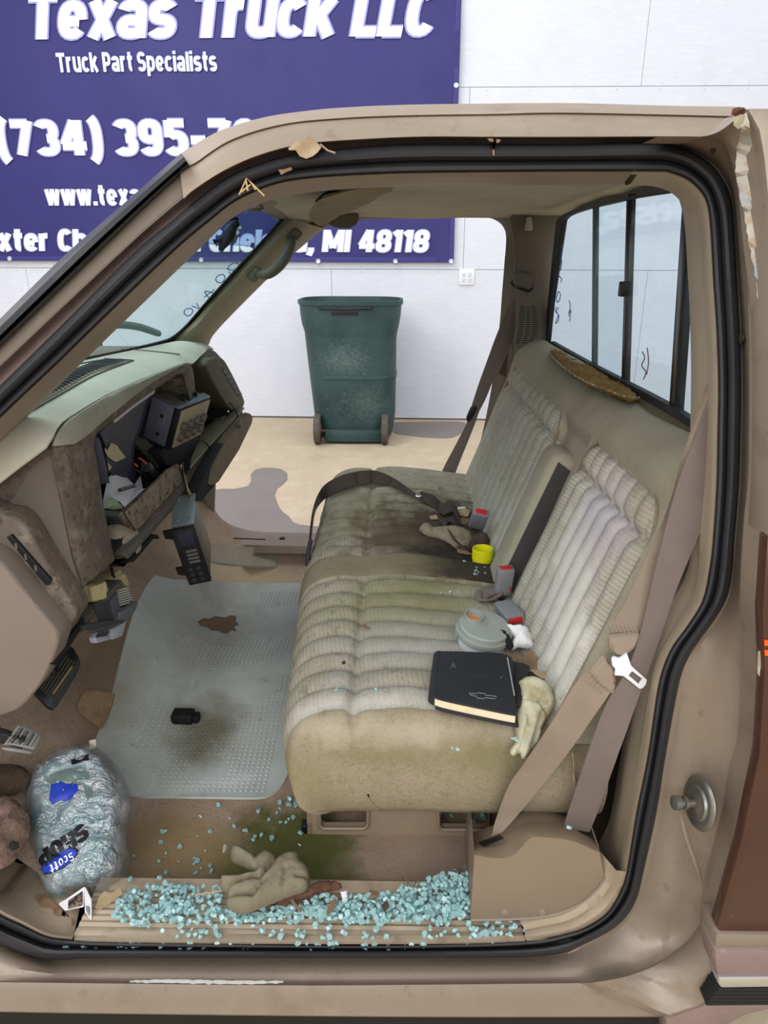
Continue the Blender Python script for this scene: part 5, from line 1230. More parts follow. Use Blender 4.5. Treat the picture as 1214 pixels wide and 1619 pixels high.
for xx in (-.062, .04): rd('mounting_tab', prism([RO @ Vector(v) for v in ((xx - .014, -.024, .06), (xx + .014, -.024, .06), (xx + .012, -.044, .052), (xx - .008, -.044, .052))], RO.to_3x3() @ Vector((0, 0, -.004)), .001), M_black)
for xx, yy in ((-.0765, .014), (-.0765, -.012)): 
    for zz in (.03, -.05): rd('screw', lathe([(.0, .003), (.003, .002), (.004, 0)], RO @ Matrix.Translation((xx, yy, zz)) @ Matrix.Rotation(-pi / 2, 4, 'Y'), 8), M_steel)

# ---- fuse block hanging under the hood leg
FB = P(178, 955, X=-.53)
fb = thing('fuse_block', 'loose fuse block with cream and white connectors dangling under dash hood', 'fuse block', FB)
def fx(name, pts, X, d, m, bev=.0015, label=None, par=None): return link(name, prism([P(a, b, X=X) for a, b in pts], (d, 0, 0), bev), m, par or fb, None, 30, label)
M_cr = mk('cream_connector', (196, 184, 142), .6, layers=((30, (170, 152, 108), .5, .72, .6),))
M_gp = mk('dark_grey_plastic', (56, 58, 64), .5); M_ltg = mk('light_grey_plastic', (160, 164, 176), .5); M_fin = mk('white_fins', (190, 186, 180), .6)
fx('cream_connector', [(143, 926), (168, 919), (172, 935), (168, 948), (164, 950), (150, 952)], -.505, -.03, M_cr)
fx('cream_connector', [(166, 921), (184, 906), (190, 900), (194, 906), (200, 909), (206, 926), (172, 932)], -.53, -.03, M_cr)
fx('dark_cube', [(152, 954), (174, 951), (180, 982), (158, 986)], -.495, -.004, M_gp)
fx('dark_cube', [(174, 951), (186, 936), (190, 962), (180, 982)], -.50, -.03, mk('mid_grey_plastic', (84, 86, 94), .5))
fx('fin_block', [(172, 934), (200, 926), (210, 955), (192, 962), (188, 950), (184, 938)], -.52, -.02, M_gp)
for k in range(5): fx('cream_rib', [(146 + k * 4.6, 928 - k * 1.6), (149 + k * 4.6, 927 - k * 1.6), (153 + k * 4.0, 949 - k * .6), (150 + k * 4.0, 950 - k * .6)], -.500, -.006, M_cr, .0005)
for k in range(5): fx('cream_rib', [(170 + k * 6.0, 922 - k * 3.4), (173 + k * 6.0, 920 - k * 3.4), (177 + k * 6.0, 931 - k * 1.4), (174 + k * 6.0, 932 - k * 1.4)], -.524, -.006, M_cr, .0005)
for k in range(7): fx('fin', [(184 + k * .9, 934 + k * 3.6), (203 + k * 1.0, 928 + k * 3.7), (204 + k * 1.0, 930 + k * 3.7), (185 + k * .9, 936 + k * 3.6)], -.512, -.01, M_fin, 0)
fx('bracket_arm', [(134, 990), (140, 986), (186, 980), (196, 980), (196, 985), (148, 997), (140, 997)], -.485, -.012, M_gp)
fx('bracket_arm', [(190, 968), (212, 956), (216, 950), (219, 954), (214, 966), (196, 984), (190, 980)], -.50, -.012, mk('steel_grey_plastic', (96, 100, 108), .5))
fx('pale_tray', [(151, 1009), (156, 1000), (174, 995), (175, 1008), (172, 1012), (154, 1017)], -.495, -.012, M_ltg)
fx('pale_tray', [(176, 1006), (178, 994), (196, 985), (200, 982), (196, 998), (193, 1006), (180, 1011)], -.495, -.012, M_ltg)
fx('tray_insert', [(157, 1001), (173, 997), (170, 1005), (154, 1008)], -.492, -.003, M_gp, 0)
link('wire', tube(crom([P(a, b, X=-.53) for a, b in ((140, 990), (137, 975), (140, 967), (150, 966))], 14), .0015, 6), M_wire, fb)
link('wire', tube(crom([P(a, b, X=-.53) for a, b in ((180, 915), (174, 890), (170, 870))], 14), .003, 6), M_wire, fb)
# ================================================================= BELTS, MAT, LOOSE THINGS
def bvh(me):
    bm = bmesh.new(); bm.from_mesh(me); t = BVHTree.FromBMesh(bm); bm.free(); return t
_g = loft(grid); SEATB = bvh(_g); bpy.data.meshes.remove(_g)
_g = loft(bg); BACKB = bvh(_g); bpy.data.meshes.remove(_g)
def onseat(px, py, off=.0):
    h, n, _, _ = SEATB.ray_cast(CAM, ray(px, py).normalized())
    p = h if h is not None else P(px, py, Z=.615)
    return p + Vector((0, 0, off))
def seatz(x, y):
    h, *_ = SEATB.ray_cast(Vector((x, y, 2)), Vector((0, 0, -1))); return h.z if h is not None else .61
def sheet(outline, step, mapf, t):
    """thin sheet: pixel outline filled with a grid, every point mapped onto a surface"""
    q = [Vector(p) for p in outline]
    def inside(x, y):
        r = False
        for i in range(len(q)):
            x1, y1 = q[i]; x2, y2 = q[i - 1]
            if (y1 > y) != (y2 > y) and x < (x2 - x1) * (y - y1) / (y2 - y1) + x1: r = not r
        return r
    P2 = list(q); y = min(p.y for p in q) + step / 2
    while y < max(p.y for p in q):
        x = min(p.x for p in q) + step / 2
        while x < max(p.x for p in q):
            if inside(x, y) and min((Vector((x, y)) - p).length for p in q) > step * .4: P2.append(Vector((x, y)))
            x += step
        y += step
    v2, e2, f2, *_ = delaunay_2d_cdt(P2, [(i, (i + 1) % len(q)) for i in range(len(q))], [], 1, 1e-6)
    F = []
    for f in f2:
        c = sum((v2[i] for i in f), Vector((0, 0))) / len(f)
        if inside(c.x, c.y): F.append(list(f))
    me = mesh([mapf(v.x, v.y) for v in v2], F)
    return thick(me, t) if t else me
M_belt = mk('taupe_webbing', (114, 103, 98), .8, layers=((14, (100, 89, 84), .45, .75, .5), (3, (112, 100, 95), .45, .7, .5)), waves=(((.7, .2, .7), .004, (126, 106, 94), .3),), bump=.25, bscale=500)
M_belt2 = mk('tan_webbing', (138, 124, 110), .8, layers=((14, (122, 107, 93), .45, .75, .5), (40, (150, 135, 118), .55, .75, .3)), waves=(((.5, .2, .8), .004, (138, 116, 96), .3),), bump=.25, bscale=500)
M_belt3 = mk('dark_brown_webbing', (66, 54, 46), .8, layers=((14, (50, 42, 36), .45, .75, .5),), waves=(((.7, .2, .7), .004, (50, 42, 36), .4),), bump=.25, bscale=500)
M_stitch = mk('tan_stitching', (152, 137, 113), .9)
M_tong = mk('white_metal', (226, 226, 232), .35, .1)
M_grey = mk('grey_buckle_plastic', (122, 122, 124), .45, layers=((20, (104, 104, 106), .5, .75, .5),))
M_red = mk('red_button', (178, 38, 44), .4)
# --- driver belt
db = thing('seat_belt', 'tan driver seat belt folded at a white metal tongue, beside the near pillar', 'seat belt', P(850, 1400, Y=.05))
def bp(name, me, m, smooth=40, label=None, par=None): return link(name, me, m, par or db, None, smooth, label)
nC = 60
def crow(pts, Y): return [P(a, b, Y=Y) for a, b in pxc(pts, nC)]
r0 = crow([(744, 1456), (800, 1455), (850, 1452), (888, 1444), (920, 1430), (944, 1409), (958, 1390)], .028)
r1 = crow([(744, 1449), (800, 1449), (850, 1446), (885, 1438), (916, 1424), (940, 1404), (955, 1384)], .026)
r2 = crow([(750, 1352), (786, 1357), (812, 1352), (838, 1326), (862, 1324), (905, 1330), (948, 1348)], .032)
r2b = crow([(749, 1345), (786, 1350), (811, 1344), (836, 1319), (862, 1317), (905, 1322), (947, 1340)], .042)
r3 = crow([(747, 1333), (774, 1323), (800, 1313), (826, 1300), (862, 1297), (905, 1305), (942, 1324)], .095)
rows = [[v + Vector((0, .05, 0)) for v in r0], r0, r1, [a.lerp(b, .5) for a, b in zip(r1, r2)], r2, r2b, [a.lerp(b, .85) for a, b in zip(r2b, r3)], r3, [v + Vector((0, .03, -.01)) for v in r3], [v + Vector((0, .035, -.12)) for v in r3]]
rows = [[r[0] + Vector((.004, .09, 0))] + r + [r[-1] + Vector((.0, .09, -.0))] for r in rows]
bp('retractor_cover', loft(rows), mk('tan_cover_plastic', (128, 112, 94), .45, layers=((5, (118, 102, 85), .45, .75, .5), (60, (140, 124, 106), .6, .8, .3)), bump=.06, bscale=420), 32, 'tan plastic belt retractor cover')
bp('cover_flange', tube([P(a, b - 1, Y=.025) for a, b in pxc([(744, 1455), (800, 1454), (850, 1451), (888, 1443), (920, 1429), (944, 1408), (958, 1388)], 40)], .0028, 6), M_trim)
for a in (799, 858): bp('cover_pin', lathe([(.0, .003), (.006, .002), (.007, 0)], Matrix.Translation(P(a, 1443, Y=.0265)) @ Matrix.Rotation(pi / 2, 4, 'X'), 14), M_trim)
bp('belt_slot', prism([P(a, b, Y=y) for a, b, y in ((757, 1333, .074), (790, 1321, .074), (796, 1326, .060), (764, 1339, .060))], (0, 0, .002)), M_black)
bp('belt_slot', prism([P(a, b, Y=y) for a, b, y in ((882, 1308, .084), (934, 1316, .084), (934, 1321, .074), (884, 1313, .074))], (0, 0, .003)), M_black)
def bandpx(l, r, Yf, n=50, t=.0016):
    L, R_ = pxc(l, n), pxc(r, n)
    return strap([P(a, b, Y=Yf(a, b)) for a, b in L], [P(a, b, Y=Yf(a, b)) for a, b in R_], t)
yA = lambda a, b: .082 - .042 * max(0, min(1, (1290 - b) / 120)) + .02 * max(0, min(1, (1100 - b) / 80))
yB = lambda a, b: .082 - .045 * max(0, min(1, (1320 - b) / 120)) + .03 * max(0, min(1, (1150 - b) / 400)) + .03 * max(0, min(1, (900 - b) / 300))
bp('lap_strap', bandpx([(777, 1322), (784, 1295), (804, 1243), (830, 1205), (870, 1145), (900, 1095), (918, 1070), (940, 1052)], [(793, 1316), (808, 1300), (840, 1262), (868, 1228), (905, 1180), (940, 1130), (962, 1098), (969, 1083)], yA), M_belt2)
bp('shoulder_strap', bandpx([(889, 1312), (905, 1262), (927, 1196), (945, 1145), (962, 1106), (990, 1060), (1012, 1000), (1037, 893), (1048, 850), (1071, 764), (1094, 703), (1118, 648), (1122, 636)], [(930, 1319), (945, 1282), (973, 1203), (994, 1145), (1013, 1092), (1032, 1040), (1064, 945), (1086, 890), (1103, 850), (1111, 830), (1124, 790), (1130, 760), (1134, 740)], yB), M_belt)
yC = lambda a, b: .055 + .03 * max(0, min(1, (1030 - b) / 200)) + .02 * max(0, min(1, (850 - b) / 250))
bp('shoulder_strap', bandpx([(962, 1020), (963, 1002), (972, 978), (986, 955), (1009, 906), (1030, 862), (1045, 830), (1062, 782), (1078, 723), (1099, 660), (1115, 614), (1122, 596)], [(988, 1032), (1010, 1000), (1023, 966), (1037, 900), (1049, 850), (1057, 824), (1070, 782), (1082, 735), (1102, 672), (1117, 634), (1124, 606), (1126, 600)], yC), M_belt2)
# folded ends through the tongue
bp('strap_fold', inflate([P(a, b, Y=.05) for a, b in pxc([(962, 1004), (985, 1001), (1010, 1002), (1006, 1016), (998, 1026), (986, 1034), (978, 1036), (968, 1030), (962, 1020)], 30)], (0, -1, .2), .006, .004, .006, .004), M_belt2)
bp('strap_fold', inflate([P(a, b, Y=.048) for a, b in pxc([(930, 1062), (945, 1046), (955, 1037), (962, 1044), (966, 1050), (969, 1046), (972, 1056), (972, 1080), (967, 1094), (955, 1088), (940, 1076)], 34)], (0, -1, .2), .006, .004, .006, .004), M_belt2)
for c0, ex_, ey_ in (((985, 992), (22, 3), (-4, -9)), ((940, 1078), (18, 13), (8, -9))):
    st_ = []
    for i in range(6):
        for j in range(7):
            u, v = (i - 2.5) / 5, (j - 3) / 6
            a = c0[0] + ex_[0] * v * 2 * .9 + ey_[0] * u * 1.6; b = c0[1] + ex_[1] * v * 2 * .9 + ey_[1] * u * 1.6
            p = P(a, b, Y=.040); st_.append(box((.0024, .0010, .0010), Matrix.Translation(p) @ Matrix.Rotation(random.uniform(-.6, .6), 4, 'Y')))
    o = bp('stitching', join(*st_), M_stitch, None); o['kind'] = 'stuff'
tong = [(967, 1042), (971, 1038.5), (979, 1041), (985, 1038), (991, 1033), (994, 1042), (998, 1053), (1010, 1064), (1022.5, 1075), (1021, 1082), (1016, 1088), (1011, 1089), (1000, 1080), (986, 1069), (978, 1068), (972, 1068), (973, 1058), (968, 1052)]
hole = [(999, 1061), (1016, 1073.5), (1010, 1082), (993.5, 1068)]
bp('tongue', prism_hole([P(a, b, Y=.036) for a, b in tong], [[P(a, b, Y=.036) for a, b in hole]], (0, .003, 0)), M_tong, None, 'white metal tongue')
# --- passenger belt on the far pillar
pbt = thing('seat_belt', 'brown passenger seat belt hanging down the far pillar behind the backrest', 'seat belt', P(826, 446, Y=1.46))
def bq(name, me, m, smooth=40, label=None): return link(name, me, m, pbt, None, smooth, label)
bq('anchor_backing', prism([P(a, b, Y=1.458) for a, b in ((806, 448), (816, 432), (834, 430), (844, 440), (843, 458), (836, 463), (812, 455))], (0, .012, 0), .004), M_black)
bq('anchor_cover', prism([P(a, b, Y=1.440) for a, b in pxc([(812, 441), (817, 433), (825, 430), (837, 433), (843, 438), (842, 452), (837, 458), (826, 455), (814, 450), (812, 441)], 30)[:-1]], (0, .026, 0), .006, 3), mk('brown_grey_cover', (96, 86, 74), .55, bump=.1, bscale=300), 40)
yP = lambda a, b: 1.455 + .09 * max(0, min(1, (b - 450) / 90))
bq('strap', bandpx([(814, 452), (802, 484), (790, 517), (782, 537), (770, 570), (757, 606), (746, 640), (738, 668), (722, 700), (702, 738), (688, 772)], [(836, 458), (825, 488), (811, 536), (798, 562), (782, 596), (768, 630), (757, 652), (750, 672), (738, 702), (722, 742), (712, 772)], yP), M_belt)
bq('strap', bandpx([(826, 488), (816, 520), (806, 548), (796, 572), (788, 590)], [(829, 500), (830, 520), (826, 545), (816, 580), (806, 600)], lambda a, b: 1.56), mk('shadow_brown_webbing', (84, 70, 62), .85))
bq('strap_loop', prism([P(a, b, Y=1.53) for a, b in ((737, 660), (744, 644), (752, 641), (754, 646), (746, 662), (739, 668))], (0, .006, 0), .001), M_black)
# --- buckles
def buckle(fr, dims, label, name='seat_belt_buckle'):
    M = frame3(*fr); dx, dy, dz = dims
    t = thing(name, label, 'belt buckle', M.translation, 'grey belt buckles in the seat crease')
    link('buckle_body', box((dx, dy, dz), M, .005, 3), M_grey, t)
    link('red_button', box((dx * .72, .006, dz * .62), M @ Matrix.Translation((0, dy / 2 if fr[3] > 0 else -dy / 2, 0)), .002), M_red, t, None, 40, 'red button')
    link('button_rim', box((dx * .9, .004, dz * .9), M @ Matrix.Translation((0, (dy / 2 - .001) * fr[3], 0)), .001), M_grey, t)
    return t, M
def frame3s(o, ex, ey, s): return frame3(o, ex, ey)
_f3 = frame3
def frame3(o, ex, ey, *_): return _f3(o, ex, ey)
tA, MA = buckle(((.225, .888, .661), (.976, -.109, -.187), (.073, -.645, .761), 1), (.041, .073, .023), 'farthest grey belt buckle, upright with red button, beside the rag pile')
tB, MB_ = buckle(((.243, .562, .641), (.978, .206, -.027), (.055, -.127, .990), 1), (.036, .066, .023), 'middle grey belt buckle leaning on the backrest by the armrest')
tC, MC = buckle(((.234, .428, .638), (.974, .203, .103), (-.202, .979, -.014), -1), (.039, .069, .021), 'nearest grey belt buckle lying flat with red end toward the white rag')
link('red_mark', box((.004, .010, .001), MB_ @ Matrix.Translation((.012, -.012, .0127)) @ Matrix.Rotation(.6, 4, 'Z')), M_red, tB)
link('stalk', tube([MA @ Vector((0, -.034, 0)), MA @ Vector((.0, -.05, -.004)), MA @ Vector((.01, -.062, -.012))], [.012, .010, .008], 10), M_belt3, tA)
link('stalk', tube([MB_ @ Vector((0, -.032, 0)), MB_ @ Vector((.0, -.044, -.004))], [.012, .010], 10), M_belt3, tB)
# anchor strap with a slot, lying behind the flat buckle
an = thing('belt_anchor', 'flat taupe belt anchor plate with a slot, behind the flat buckle', 'belt anchor', onseat(770, 950, .01))
link('plate', prism_hole([onseat(a, b, .012) for a, b in pxc([(750, 947), (757, 943), (775, 943), (800, 946), (806, 950), (790, 954), (780, 958), (768, 960), (756, 957), (751, 952)], 30)], [[onseat(a, b, .012) for a, b in ((757, 946), (762, 946), (764, 955), (759, 954))]], (0, 0, -.003)), M_belt, an, None, None)
link('strap', strap([onseat(a, b, .016) for a, b in pxc([(766, 953), (776, 948), (786, 946), (806, 948)], 20)], [onseat(a, b, .020) for a, b in pxc([(768, 959), (780, 953), (790, 951), (808, 952)], 20)]), M_belt, an)
# --- dark lap belt thrown over the far cushion
lb = thing('lap_belt', 'dark brown lap belt looped over the far cushion front with chrome tongue', 'seat belt', onseat(600, 765, .01))
zl = lambda t: .012 + .030 * sin(pi * min(1, t * 1.15)) 
Lp = pxc([(486, 892), (489, 850), (493, 815), (499, 790), (512, 768), (535, 754), (562, 746), (590, 744), (615, 752), (640, 768), (657, 780)], 60)
Rp = pxc([(488, 893), (492, 850), (497, 816), (506, 799), (522, 784), (545, 774), (572, 768), (598, 767), (618, 770), (640, 779), (655, 787)], 60)
def far_on(px, py):
    h, n, _, _ = SEATB.ray_cast(CAM, ray(px, py).normalized()); return h
Ls, Rs = [], []
for i, ((a, b), (c, d)) in enumerate(zip(Lp, Rp)):
    h = far_on(c, d)
    if h is None or i < 16: h = P(c, d, X=-.212 + .0 * i)
    h = h.copy()
    if i >= 16: h.z += .004
    dep = (h - CAM).length
    Rs.append(CAM + (h - CAM) * .985); Ls.append(CAM + ray(a, b).normalized() * (dep * (1.0 + .012 * sin(pi * i / 59))))
link('strap', strap(Ls, Rs, .0018), M_belt3, lb)
tg = onseat(659, 790, .012)
link('tongue', box((.032, .016, .006), _f3(tg, (.8, -.55, .0), (.5, .8, 0)), .004, 3), M_chrome, lb, None, 40, 'chrome tongue')
link('tongue_bar', box((.022, .006, .004), _f3(onseat(663, 786, .02), (.8, .5, .0), (.5, -.8, 0)), .001), M_cream, lb)
link('strap', strap([onseat(a, b, .014) for a, b in pxc([(664, 784), (684, 790), (700, 803), (712, 802)], 24)], [onseat(a, b, .008) for a, b in pxc([(666, 796), (680, 804), (695, 812), (708, 822)], 24)]), M_belt3, lb)
lp_ = pxc([(690, 812), (700, 806), (712, 804), (716, 815), (716, 828), (700, 822), (694, 826), (694, 838), (702, 848), (716, 860), (728, 866)], 50)
link('strap_twist', strap([onseat(a, b, .010 + .02 * sin(i / 8.0) ** 2) for i, (a, b) in enumerate(lp_)], [onseat(a + 12, b + 12, .006 + .012 * cos(i / 9.0) ** 2) for i, (a, b) in enumerate(lp_)], .002), M_belt3, lb)
# --- gloves and rags on the far cushion
def body(name, label, cat, px, zoff, nrm, up, dn, width, step, m, lump=.003, ls=60, seed=0, crease=(), group=None, kind='inflate', base=None, part=None):
    pf = base or (lambda a, b: onseat(a, b, zoff))
    c = sum((Vector(p) for p in px), Vector((0, 0))) / len(px)
    pc = pf(c.x, c.y)
    pln = (pc, Vector(nrm).normalized())
    pts = [P(a, b, plane=pln) for a, b in px]
    cr_ = [(P(*a, plane=pln), P(*b, plane=pln), w, d) for a, b, w, d in crease]
    me = inflate(pts, nrm, up, dn, width, step, lump, ls, seed, .5, cr_)
    return me, pc
def solo(name, label, cat, px, zoff, nrm, up, dn, width, step, m, lump=.003, ls=60, seed=0, crease=(), group=None, base=None):
    me, pc = body(name, label, cat, px, zoff, nrm, up, dn, width, step, m, lump, ls, seed, crease, group, 'inflate', base)
    o = link(name, me, m, None, pc, 60); tag(o, label, cat, group); return o
M_gl_tan = mk('pale_tan_leather', (184, 180, 154), .85, layers=((18, (150, 134, 96), .52, .7, .7), (50, (206, 202, 178), .5, .75, .4), (9, (128, 110, 76), .58, .74, .6)), bump=.3, bscale=180)
M_gl_ol = mk('olive_grey_leather', (120, 112, 92), .9, layers=((10, (92, 82, 62), .43, .66, .75), (30, (138, 131, 110), .5, .75, .4), (5, (84, 72, 52), .56, .74, .7)), bump=.3, bscale=180)
M_rag_d = mk('dark_brown_rag', (64, 52, 44), .95, layers=((14, (42, 34, 30), .42, .68, .8), (40, (90, 74, 60), .55, .75, .5)), bump=.5, bscale=120)
M_rag_w = mk('white_rag', (216, 214, 214), .95, layers=((16, (150, 148, 148), .56, .66, .6), (40, (96, 92, 90), .66, .72, .5)), bump=.4, bscale=140)
M_leaf = mk('dry_brown_leaf', (122, 98, 74), .9, layers=((20, (88, 66, 46), .42, .68, .7), (60, (164, 130, 94), .55, .75, .4)), bump=.4, bscale=140)
M_leaf2 = mk('pale_dry_leaf', (166, 146, 118), .9, layers=((20, (128, 106, 80), .42, .68, .7),), bump=.4, bscale=140)
fg = solo('work_glove', 'stained cuffed work glove in the wet crease of the far cushion', 'glove', pxc([(661, 838), (668, 829), (680, 831), (688, 835), (700, 835), (722, 833), (738, 840), (750, 850), (748, 862), (736, 868), (720, 868), (706, 860), (692, 852), (676, 848), (661, 838)], 40)[:-1], .020, (.0, -.35, .93), .016, .008, .018, .006, M_gl_ol, .004, 60, 3, [((684, 832), (682, 849), .004, .45)])
solo('cloth_rag', 'dark brown rag bundled under the farthest buckle', 'rag', pxc([(708, 842), (724, 836), (744, 842), (756, 846), (770, 846), (774, 858), (758, 868), (738, 872), (722, 868), (710, 856), (708, 842)], 36)[:-1], .022, (-.1, -.3, .95), .018, .006, .02, .007, M_rag_d, .008, 70, 8)
def leafthing(px, label, base, nrm, m, curl=.004, seed=0, zoff=.0, group=None, vein=True):
    q = [Vector(p) for p in px]; c = sum(q, Vector((0, 0))) / len(q)
    pc = base(c.x, c.y); pln = (pc + Vector(nrm).normalized() * zoff, Vector(nrm).normalized())
    pts = [P(a, b, plane=pln) for a, b in px]
    me = inflate(pts, nrm, .0012, .0012, .003, .004)
    for v in me.vertices:
        d = v.co - pln[0]
        v.co += pln[1] * (curl * noise.noise((d + Vector((seed, 0, 0))) * 45) + 9 * curl * d.length_squared * 10)
    o = link('dry_leaf', me, m, None, pc, 60); tag(o, label, 'leaf', group); return o
os_ = lambda a, b: onseat(a, b, .016)
leafthing([(716, 812), (726, 806), (736, 804), (744, 808), (740, 818), (730, 816), (722, 822)], 'pale dry leaf scrap on far cushion, uppermost beside the rags', os_, (-.2, -.3, .9), M_leaf2, .006, 1, .006)
leafthing([(722, 822), (732, 818), (742, 820), (738, 832), (728, 830)], 'brown dry leaf scrap on far cushion against the upright buckle', os_, (.2, -.4, .9), M_leaf, .006, 2, .006)
leafthing([(678, 816), (690, 813), (693, 820), (682, 822)], 'small pale leaf scrap on far cushion left of the twisted belt', os_, (0, -.2, .97), M_leaf2, .004, 3, .003)
leafthing([(722, 868), (740, 872), (748, 878), (738, 876), (724, 873)], 'narrow brown leaf scrap lying in dark stain before the yellow cap', os_, (0, -.2, .97), M_leaf, .003, 4, .003)
leafthing([(724, 801), (736, 801), (734, 806), (722, 806)], 'tiny white paper scrap beside the rags near the farthest buckle', os_, (0, -.2, .97), M_rag_w, .003, 5, .004)['category'] = 'paper scrap'
bpy.data.objects[[o.name for o in COL.objects if o.get('label', '').startswith('tiny white paper')][0]].name = 'paper_scrap'
leafthing([(571, 990), (576, 987), (586, 993), (584, 996), (574, 994)], 'small brown leaf bit on the near cushion seam', os_, (0, -.2, .97), M_leaf, .004, 6, .003)
leafthing([(1040 - 690 + 190, 1047), (545, 1045), (547, 1050), (541, 1051)], 'tiny black leaf crumb on the near cushion front', os_, (0, -.2, .97), M_rag_d, .003, 7, .002)
# yellow open cap
yc = onseat(762, 889, .0); cap = thing('bottle_cap', 'bright yellow open plastic cap on the stained middle of the cushion', 'cap', yc)
r_ = (P(778, 875, Y=yc.y) - P(746, 875, Y=yc.y)).length / 2
zt = P(762, 864, Y=yc.y).z - yc.z - .004
prof = [(r_ * .96, .0), (r_ * .97, zt * .25), (r_, zt * .27), (r_, zt), (r_ * .93, zt), (r_ * .90, .008), (.001, .008)]
M_yel = mk('yellow_plastic', (206, 204, 24), .4, layers=((20, (180, 176, 20), .5, .75, .4),))
link('cap_body', lathe(prof, Matrix.Translation(yc), 40), M_yel, cap, None, 40)
rb = [box((.0022, .0016, zt * .62), Matrix.Translation(yc) @ Matrix.Rotation(2 * pi * k / 44, 4, 'Z') @ Matrix.Translation((0, r_, zt * .6))) for k in range(44)]
o = link('grip_ribs', join(*rb), M_yel, cap); o['kind'] = 'stuff'
# grey jar lid / container
jc = onseat(760, 1020, .0); jar = thing('jar', 'grey lidded plastic jar with moulded ring handle beside the black book', 'jar', jc)
JR = .050; JM = Matrix.Translation(Vector((jc.x, jc.y, jc.z + .002))) @ Matrix.Rotation(radians(8), 4, 'X') @ Matrix.Rotation(radians(6), 4, 'Y')
M_jg = mk('grey_green_plastic', (142, 146, 140), .45, layers=((16, (124, 128, 122), .45, .75, .5),)); M_jw = mk('translucent_white_plastic', (206, 210, 214), .5, layers=((40, (150, 154, 158), .55, .75, .5),))
link('jar_body', lathe([(JR * .86, 0), (JR * .9, .004), (JR * .9, .036)], JM, 40), M_jw, jar, None, 40, 'cloudy white jar body')
link('lid', lathe([(JR * 1.02, .024), (JR * 1.04, .026), (JR * 1.04, .034), (JR * .96, .035), (JR * .95, .044), (JR * .90, .046), (JR * .5, .0465), (.001, .0465)], JM, 48), M_jg, jar, None, 25)
link('ring_handle', lathe([(.0185, 0), (.0185, .009), (.0165, .009), (.0165, .0)], JM @ Matrix.Translation((-.020, .016, .0465)), 28, False), M_jg, jar, None, 25)
link('label_patch', box((.026, .010, .001), JM @ Matrix.Translation((-.020, .016, .0475)) @ Matrix.Rotation(-.5, 4, 'Z'), .0004), mk('orange_print', (206, 110, 40), .6), jar, None, None, 'orange mark')
for k in range(8):
    link('lid_clip', box((.004, .014, .022), JM @ Matrix.Rotation(pi * .78 + k * .10, 4, 'Z') @ Matrix.Translation((JR * 1.01, 0, .022)), .001), M_jg, jar)
# book
bk_c = [(692, 1028), (700, 1027), (800, 1035), (806, 1037), (816, 1126), (815, 1130), (690, 1101), (685, 1096)]
zb = max(seatz(P(a, b, Z=.63).x, P(a, b, Z=.63).y) for a, b in bk_c) + .003
bkp = P(750, 1075, Z=zb); book = thing('book', 'black leatherette book with cream page edges lying closed on near cushion', 'book', bkp)
TH = .021
def bo(px, dz): return [P(a, b, Z=zb + TH) + Vector((0, 0, dz)) for a, b in px]
cov = bo(pxc([(693, 1029), (740, 1030), (806, 1037), (811, 1080), (817, 1126), (817, 1130), (760, 1119), (700, 1106), (687, 1101), (685, 1097), (689, 1060), (693, 1029)], 48)[:-1], 0)
M_bk = mk('black_leatherette', (36, 37, 40), .5, layers=((30, (66, 66, 66), .62, .7, .5, (.4, 1.5, 1)), (90, (84, 84, 82), .68, .74, .5, (.3, 2, 1)), (8, (48, 48, 50), .5, .75, .5)), bump=.25, bscale=300)
link('cover', prism(cov, (0, 0, -.0035), .001, 2), M_bk, book, None, 30)
link('back_cover', prism([v + Vector((.003, -.004, -TH)) for v in cov], (0, 0, .0035), .001, 2), M_bk, book, None, 30)
ctr = sum(cov, Vector()) / len(cov)
pg = [ctr + (v - ctr) * .965 for v in cov]
M_pg = mk('cream_pages', (222, 208, 176), .85, waves=(((0, .1, 1), .0012, (190, 172, 138), .4),), layers=((50, (196, 168, 120), .55, .75, .5),))
link('pages', prism([v + Vector((0, 0, -.0036)) for v in pg], (0, 0, -TH + .0075)), M_pg, book, None, 30, 'cream page block')
sp_ = [P(a, b, Z=zb + TH) for a, b in ((693, 1029), (689, 1062), (685, 1098))]
link('spine', tube([v + Vector((.002, 0, -TH / 2 + .0005)) for v in sp_], TH / 2, 12), M_bk, book, None, 50)
link('zip_strip', prism([P(a, b, Z=zb + TH + .0002) for a, b in ((801, 1040), (803, 1040), (814, 1100), (812, 1100))], (0, 0, .001)), mk('pale_worn_edge', (150, 150, 150), .5), book, None, None)
bt = [(742, 1096), (754, 1097), (755, 1095), (768, 1097), (767, 1099), (785, 1101), (782, 1105), (766, 1103), (765, 1105), (753, 1103), (754, 1101), (744, 1099), (742, 1096)]
link('emblem', tube([P(a, b, Z=zb + TH + .0006) for a, b in bt], .0004, 5), mk('embossed_grey', (150, 150, 150), .5), book, None, 40, 'outlined bow tie emblem')
for s_ in ([(713, 1050), (717, 1054), (716, 1047), (720, 1056)], [(712, 1056), (718, 1050)], [(790, 1072), (794, 1070)]):
    link('scuff', tube([P(a, b, Z=zb + TH + .0003) for a, b in s_], .0004, 5), mk('pale_scuff', (130, 127, 122), .7), book)
